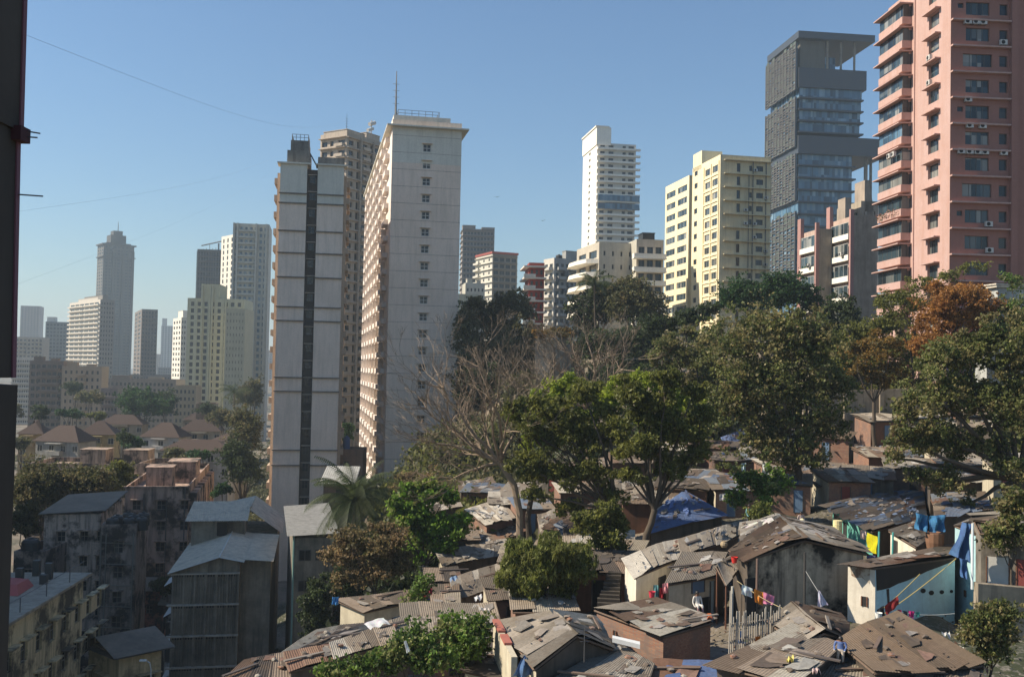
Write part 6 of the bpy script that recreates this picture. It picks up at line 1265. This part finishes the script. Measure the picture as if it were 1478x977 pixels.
cl('hanging_cloth', 'orange cloth low on the pole fence', [(1090,918),(1098,918),(1097,930),(1090,929)], 43.6, (.7, .25, .05), rip=.06)
def lathe(name, label, p, prof, mat, cat, n=12):
    m = MB()
    for i in range(len(prof)-1):
        for k in range(n):
            a, c = 2*PI*k/n, 2*PI*(k+1)/n; (r0, z0), (r1, z1) = prof[i], prof[i+1]
            m.face([(r0*math.cos(a), r0*math.sin(a), z0), (r0*math.cos(c), r0*math.sin(c), z0), (r1*math.cos(c), r1*math.sin(c), z1), (r1*math.cos(a), r1*math.sin(a), z1)])
    o = link(name, m.mesh(name, [mat], None, True)); o.location = p; return tag(o, label, cat)
drum = [(.01, 0), (.28, 0), (.30, .05), (.29, .3), (.31, .32), (.29, .34), (.29, .6), (.31, .62), (.29, .64), (.29, .88), (.01, .88)]; pot = [(.01, 0), (.14, .02), (.22, .15), (.2, .28), (.12, .34), (.15, .38), (.01, .38)]; bucket = [(.01, 0), (.12, 0), (.17, .3), (.18, .3), (.16, .29), (.11, .02)]
p = W(1349, 792, 58.5); lathe('wicker_basket', 'big brown wicker basket under the blue tarpaulin bundles', p, [(.01, 0), (.42, 0), (.5, .4), (.52, .9), (.5, .95), (.01, .8)], plain((.22, .11, .06), key='wicker'), 'basket')
p = W(941, 862, 50.3); lathe('bucket', 'red bucket outside the pale roofed shack', p, bucket, plain((.6, .04, .07), key='red_plastic2'), 'bucket')
p = W(1060, 812, 52); lathe('bucket', 'red bucket hanging at the edge of the V shaped awning', p, bucket, plain((.6, .03, .02), key='red_plastic3'), 'bucket')
p = W(1268, 893, 48); lathe('bucket', 'white bucket at the foot of the white wall', p, bucket, plain((.75, .75, .7), key='white_plastic'), 'bucket')
p = W(1197, 766, 66); lathe('plastic_drum', 'pale yellow drum beside the blue grey patched roof', p-Vector((0, 0, .6)), drum, plain((.75, .66, .35), key='yellow_drum'), 'drum')
p = W(1209, 757, 66); lathe('plastic_drum', 'second pale yellow drum a step behind the first', p-Vector((0, 0, .6)), drum, plain((.72, .62, .33), key='yellow_drum2'), 'drum')
p = W(1158, 752, 66); lathe('plastic_can', 'small yellow can on the ridge behind the big gable', p-Vector((0, 0, .3)), [(.01, 0), (.14, 0), (.15, .4), (.05, .48), (.01, .48)], plain((.75, .66, .4), key='yellow_can'), 'can')
p = W(1045, 790, 58); lathe('clay_pot', 'tan clay pot on the roof by the V shaped awning', p, pot, plain((.4, .3, .18), key='clay'), 'pot')
m = MB(); q = W(903, 931, 41.5); m.hexa([(-.55, 0, .12), (.55, -.3, -.05), (.6, .15, -.05), (-.5, .4, .12), (-.55, 0, .3), (.55, -.3, .13), (.6, .15, .13), (-.5, .4, .3)]); o = link('foam_board', m.mesh('foam_board', [plain((.8, .8, .76), key='foam')])); o.location = q; tag(o, 'white foam board lying on the corner of the grey corrugated roof', 'board')
for i, (x, y, d) in enumerate([(1140, 950, 38), (1178, 968, 37), (1392, 905, 43), (1365, 915, 43), (1385, 935, 41), (1420, 965, 39), (700, 880, 50), (655, 835, 66), (690, 862, 60)]):
    c = [(.7, .6, .2), (.65, .5, .45), (.7, .7, .68), (.6, .6, .58), (.7, .68, .6), (.5, .3, .2), (.6, .55, .5), (.2, .3, .45), (.6, .6, .6)][i]
    cl('plastic_scrap', ['yellow wrapper on the debris covered roof', 'pinkish scrap near the bottom edge roof', 'white scrap on the rubble slope below the blue wall', 'pale scrap among the rubble near the brown roof corner', 'cream scrap on the rubble beside the corner bush', 'brown rag on rubble in the right corner', 'pale scrap at the foot of the weeping shrub', 'blue scrap on the long sloping roof', 'white scrap before the long sloping roof'][i], [(x-6, y-2, .5), (x+5, y-4, .6), (x+7, y+2), (x-5, y+3)], d, c, cat='scrap', rip=.08)
# pole fence
A = W(1052, 942, 43); Bp = W(1126, 936, 44.5); r = empty('pole_fence', (A.x, A.y, A.z), math.atan2(Bp.y-A.y, Bp.x-A.x), 'pale rickety fence of upright poles below the clothes line', 'fence'); L = Vector((Bp.x-A.x, Bp.y-A.y)).length
pm = []
for i in range(26):
    x = L*i/25; h = 1.55+random.uniform(-.15, .2)+(.9 if i < 2 else 0); m = MB(); m.tube([(0, 0, -.5), (random.uniform(-.05, .05), 0, h)], [.032, .026], 5); o = m.build('pole', plain((.42, .38, .32), key='pole_wood'), r); o.location = (x, random.uniform(-.03, .03), 0)
m = MB(); m.tube([(0, .05, .5), (L, .05, .6)], .03, 4); m.tube([(0, .05, 1.2), (L, .05, 1.15)], .03, 4); m.build('rail', plain((.3, .25, .2), key='rail_wood'), r)
# timber posts, aerials
for i, (x, y0, y1, d, lb) in enumerate([(1092, 858, 806, 51.5, 'timber post at the left corner of the blackened wall'), (1056, 905, 846, 48, 'pale post left of the white washing'), (1161, 873, 797, 50.8, 'dark post in the middle of the blackened wall'), (1288, 802, 768, 61, 'teal post beside the white door panel'), (1268, 806, 767, 61.5, 'teal post right of the yellow cloth'), (1403, 850, 755, 50.5, 'white pipe on the light blue house corner')]):
    m = MB(); a, b_ = W(x, y0, d), W(x+1, y1, d); m.tube([a, b_], .06, 6); c = [(.2, .13, .1), (.5, .47, .4), (.05, .045, .04), (.08, .4, .36), (.08, .4, .36), (.7, .75, .75)][i]; o = link('post', m.mesh('post', [plain(c, key='post_paint')], a)); o.location = a; tag(o, lb, 'post')
for i, (x, y, d, h, lb) in enumerate([(843, 955, 39, 1.3, 'thin television aerial on the bottom grey corrugated roof'), (610, 850, 63, 1.5, 'thin aerial beside the colourful washing')]):
    p = W(x, y, d); m = MB(); m.tube([(0, 0, 0), (0, 0, h)], .02, 4)
    for k in range(4): m.tube([(-.3+k*.04, 0, h-.1-k*.14), (.3-k*.04, 0, h-.1-k*.14)], .012, 3)
    o = link('aerial', m.mesh('aerial', [M_METAL])); o.location = p; tag(o, lb, 'aerial')
# street lamp bottom left
p = W(217, 1000, 74); p0 = W(217, 956, 74); m = MB(); r = empty('street_lamp', (p.x, p.y, -37), 0, 'pale curved street lamp before the small yellow house', 'street lamp'); hh = p0.z+37
m.tube([(0, 0, 0), (0, 0, hh-.5), (-.1, 0, hh), (-.4, 0, hh+.15)], [.07, .05, .045, .04], 6); m.build('pole', M_FRAMEW, r); m = MB(); m.box(-.85, -.35, -.12, .12, hh+.1, hh+.2); m.build('lamp_head', M_FRAMEW, r)
# window holes in the blue wall are dark recessed vents
_bw = bpy.data.objects[BLUEH['root']]
def on_wall(A_, B_, px, py, out=.02):
    r_ = ray(px, py); k_ = r_.x/r_.y; dx, dy = B_.x-A_.x, B_.y-A_.y; t = (k_*A_.y-A_.x)/(dx-k_*dy); x, y = A_.x+t*dx, A_.y+t*dy; n_ = Vector((-dy, dx, 0)).normalized()
    if n_.dot(Vector((x, y, 0))) > 0: n_ = -n_
    return Vector((x, y, r_.z/r_.y*y))+n_*out
WA, WB_, WC = [BLUEH['IN'][q] for q in 'ABC']
def patch(name, E, pts, mat, out=.012):
    m = MB(); m.face([on_wall(*E, x, y, out) for x, y in pts]); m.build(name, mat, _bw, org=_bw.location)
patch('soot_stain', (WB_, WC), [(1264,821),(1300,817),(1340,812),(1377,807),(1370,812),(1352,819),(1338,824),(1322,832),(1308,838),(1296,842),(1284,848),(1272,851),(1265,852)], wall((.045, .035, .03), (.02, .02, .02), .5, .5))
patch('bare_plaster', (WA, WB_), [(1227,816),(1240,818),(1256,819),(1255,842),(1250,838),(1244,833),(1236,834),(1229,830)], wall((.22, .14, .10), (.6, .58, .52), .6, .3, patch=2.0, sharp=1), .012)
patch('damp_stain', (WB_, WC), [(1279,850),(1283,849),(1284,872),(1281,873)], wall((.06, .05, .05)), .014)
for px, py, q in ((1332, 852, 4), (1344, 855, 4), (1359, 854, 3.4), (1373, 853, 2.5)): patch('vent_hole', (WB_, WC), [(px+q*math.cos(a_*PI/4+.3), py+q*math.sin(a_*PI/4+.3)*.9) for a_ in range(8)], M_DARK, .016)
# persons
def person(label, d, px, py, face, shirt, legs, sit=False, scale=1.0, hair=(.015, .012, .01)):
    H = 1.62*scale; P0 = W(px, py, d); r = empty('person', P0, face, label, 'person')
    V = {}; vs = []; rs = []; es = []
    def add(k, p, rad, par=None):
        V[k] = len(vs); vs.append(p); rs.append(rad)
        if par is not None: es.append((V[par], V[k]))
    hz = .52*H if not sit else .2*H
    add('pel', (0, 0, hz), .13); add('wa', (0, 0, hz+.12*H), .12, 'pel'); add('ch', (0, .01, hz+.23*H), .145, 'wa'); add('nk0', (0, 0, hz+.30*H), .07, 'ch'); add('nk', (0, -.01, hz+.335*H), .052, 'nk0'); add('hd', (0, -.02, hz+.39*H), .085, 'nk'); add('tp', (0, -.02, hz+.44*H), .07, 'hd')
    for s in (-1, 1):
        t = str(s); add('sh'+t, (s*.17, 0, hz+.285*H), .06, 'nk0'); add('el'+t, (s*.23, -.02, hz+.115*H), .042, 'sh'+t); add('wr'+t, (s*.2, -.17, hz+.0*H+.04), .03, 'el'+t); add('pa'+t, (s*.19, -.22, hz+.02), .033, 'wr'+t)
        for f in range(4): add('f%d%s' % (f, t), (s*(.165+.018*f), -.29+.008*abs(f-1), hz-.01), .009, 'pa'+t)
        add('th'+t, (s*.15, -.25, hz+.03), .010, 'pa'+t)
        if sit: add('kn'+t, (s*.12, -.42, hz+.12), .068, 'pel'); add('an'+t, (s*.11, -.48, .06), .04, 'kn'+t); add('to'+t, (s*.12, -.62, .03), .03, 'an'+t)
        else: add('hp'+t, (s*.085, 0, hz-.04), .085, 'pel'); add('kn'+t, (s*.095, -.03, .27*H), .06, 'hp'+t); add('an'+t, (s*.1, .0, .05*H), .038, 'kn'+t); add('to'+t, (s*.11, -.14, .025), .032, 'an'+t)
    me = bpy.data.meshes.new('body'); me.from_pydata(vs, es, []); o = link('body', me, r); md = o.modifiers.new('Skin', 'SKIN')
    for i, sv_ in enumerate(me.skin_vertices[0].data): sv_.radius = (rs[i], rs[i]*(.75 if rs[i] > .1 else 1)); sv_.use_root = (i == 0)
    sb = o.modifiers.new('Subsurf', 'SUBSURF'); sb.levels = 2; sb.render_levels = 2
    m, n, l, b = newmat('person_skin_and_clothes'); tc = n.new('ShaderNodeTexCoord'); sp = n.new('ShaderNodeSeparateXYZ'); l.new(tc.outputs['Object'], sp.inputs[0])
    def gt(thr):
        q = n.new('ShaderNodeMath'); q.operation = 'GREATER_THAN'; l.new(sp.outputs[2], q.inputs[0]); q.inputs[1].default_value = thr; return q.outputs[0]
    skin = (.20, .10, .06); c = mixc(n, l, gt(.07*H if not sit else .05), skin, legs); c = mixc(n, l, gt(hz+.02), c, shirt); c = mixc(n, l, gt(hz+.31*H), c, skin); l.new(c, b.inputs['Base Color']); b.inputs['Roughness'].default_value = .8; me.materials.append(m)
    hb = MB()
    for i in range(7):
        for k in range(12):
            def S(i_, k_): th = i_/7*PI*.62; a = 2*PI*k_/12; return (.098*math.sin(th)*math.cos(a), -.005+.105*math.sin(th)*math.sin(a)+.015, hz+.405*H+.105*math.cos(th))
            hb.face([S(i, k), S(i+1, k), S(i+1, k+1), S(i, k+1)])
    hb.build('hair', plain(hair, .5, key='hair'), r, smooth=True)
    fb = MB(); z = hz+.395*H; fb.hexa([(-.012, -.12, z-.03), (.012, -.12, z-.03), (.01, -.095, z-.03), (-.01, -.095, z-.03), (-.006, -.108, z+.02), (.006, -.108, z+.02), (.006, -.095, z+.02), (-.006, -.095, z+.02)])
    fb.build('nose', plain(skin, key='nose_skin'), r)
    eb = MB(); 
    for s in (-1, 1): eb.box(s*.035-.012, s*.035+.012, -.108, -.098, z+.012, z+.024)
    eb.box(-.022, .022, -.108, -.096, z-.055, z-.047); eb.build('eyes_and_mouth', plain((.03, .015, .012), key='eye'), r)
person('person in a teal shirt standing before the small pale shrub', 66, 1081, 763, .3, (.18, .38, .38), (.06, .06, .08))
person('person in a pale shirt sitting in front of the blue panelled shack', 50.3, 1006, 884, .2, (.6, .56, .5), (.35, .2, .2), sit=True)
person('child in a blue shirt and cream trousers by the small open gabled shack', 39.6, 1213, 956, -.5, (.10, .16, .34), (.62, .52, .42), scale=.62)
person('person in a dusty pink shirt behind the ridge of the big gabled shack', 68, 1156, 760, 0, (.45, .36, .33), (.3, .25, .2), sit=True, scale=.95)
# near pillar at left edge with rods
d = 7.0; a = W(-40, -60, d); pl = empty('concrete_pillar', (a.x, a.y, -21), 0, 'dark weathered concrete pillar with stub rods at the left edge', 'pillar'); O = Vector((a.x, a.y, -21))
PM = wall((.065, .06, .055), (.02, .018, .016), .6, .6); PE = plain((.16, .07, .09), key='faded_red_edge')
m = MB(); r0, r1, r2 = W(33, -60, d), W(27, 195, d), W(20, 560, d); zb_ = -21
def seg(m, xa, xb, z0, z1, y0, y1): m.box(xa, xb, y0, y1, z0, z1)
xr = lambda py: W({-60: 37, 190: 30, 545: 19}[py], py, d).x
top, mid, low = W(30, -80, d).z, W(30, 190, d).z, W(20, 545, d).z
m.hexa([(a.x-.6, d-.35, mid), (xr(190), d-.35, mid), (xr(190), d, mid), (a.x-.6, d, mid), (a.x-.6, d-.35, top), (xr(-60), d-.35, top), (xr(-60), d, top), (a.x-.6, d, top)])
m.hexa([(a.x-.6, d-.33, low), (xr(545), d-.33, low), (xr(545), d-.02, low), (a.x-.6, d-.02, low), (a.x-.6, d-.33, mid-.002), (xr(190)-.02, d-.33, mid-.002), (xr(190)-.02, d-.02, mid-.002), (a.x-.6, d-.02, mid-.002)])
m.build('shaft', PM, pl, org=O)
m = MB(); xl_ = W(24, 600, d).x; m.hexa([(a.x-.6, d-.35, -21), (W(12, 760, d).x, d-.35, -21), (W(12, 760, d).x, d, -21), (a.x-.6, d, -21), (a.x-.6, d-.35, low-.004), (xl_, d-.35, low-.05), (xl_, d, low-.05), (a.x-.6, d, low-.004)]); m.build('base_block', PM, pl, org=O)
m = MB(); e1, e2 = .012, .03
m.hexa([(xr(190)+.001, d-.03, mid), (xr(190)+e1, d-.03, mid), (xr(190)+e1, d+.02, mid), (xr(190)+.001, d+.02, mid), (xr(-60)+.001, d-.03, top), (xr(-60)+e1, d-.03, top), (xr(-60)+e1, d+.02, top), (xr(-60)+.001, d+.02, top)])
m.hexa([(xr(545)+.001, d-.03, low), (xr(545)+e1, d-.03, low), (xr(545)+e1, d+.02, low), (xr(545)+.001, d+.02, low), (xr(190)-.019, d-.03, mid-.003), (xr(190)-.019+e1, d-.03, mid-.003), (xr(190)-.019+e1, d+.02, mid-.003), (xr(190)-.019, d+.02, mid-.003)]); m.build('edge_strip', PE, pl, org=O)
m = MB(); c = W(36, 196, d); m.box(c.x-.05, c.x+.02, d-.1, d+.04, c.z-.05, c.z+.05); m.build('bracket', plain((.05, .015, .02), key='bracket'), pl, org=O)
for x0, x1, y0, y1 in ((40, 58, 190, 193), (40, 54, 198, 199), (27, 62, 281, 283.5)): m = MB(); m.tube([W(x0, y0, d), W(x1, y1, d)], .0055, 5); m.build('rod', M_METAL, pl, org=O)
# wires in the sky
rope('thin cable crossing the sky from the pillar to the back tower roof', [(30, 48, 60), (505, 172, 285)], .009, (.2, .23, .28), 4, 'cable', 'cable')
rope('faint kite string low in the sky left of the slim pale tower', [(22, 306, 60), (402, 226, 166)], .005, (.5, .55, .6), 1, 'cable', 'cable')
rope('second faint string below the first, left of the slim pale tower', [(20, 412, 60), (402, 243, 166)], .004, (.5, .55, .6), 1, 'cable', 'cable')
for x, y, lb in ((717, 285, 'dark bird soaring in the sky, the upper left of two'), (783, 319, 'dark bird soaring in the sky, the lower right of two')):
    m = MB(); m.tube([(-.5, 0, 0), (-.1, 0, .05), (.4, 0, 0)], [.03, .1, .02], 6)
    m.hexa([(-.1, .0, .04), (.2, 0, .04), (.1, 1.0, .3), (-.1, 1.0, .3), (-.1, 0, .07), (.2, 0, .07), (.1, 1.0, .33), (-.1, 1.0, .33)]); m.hexa([(-.1, -1.0, .3), (.1, -1.0, .3), (.2, 0, .04), (-.1, 0, .04), (-.1, -1.0, .33), (.1, -1.0, .33), (.2, 0, .07), (-.1, 0, .07)])
    o = link('bird', m.mesh('bird', [M_BLACK])); o.location = W(x, y, 320); o.rotation_euler = (0, 0, 1.2); tag(o, lb, 'bird', 'birds in the sky')
# ================================================================== HAZE
def haze():
    m = bpy.data.materials.new('haze'); m.use_nodes = True; n = m.node_tree.nodes; l = m.node_tree.links; n.remove(n['Principled BSDF'])
    v = n.new('ShaderNodeVolumePrincipled'); v.inputs['Color'].default_value = (.74, .90, 1.0, 1); v.inputs['Density'].default_value = HAZE_DENS; v.inputs['Anisotropy'].default_value = .2; l.new(v.outputs[0], n['Material Output'].inputs['Volume'])
    b = MB(); b.box(-5400, 5400, -5400, 5400, -46, 175); o = b.build('haze', m); o['kind'] = 'stuff'; o['label'] = 'pale blue haze over the distant city'
HAZE_DENS = 0.00026
haze()
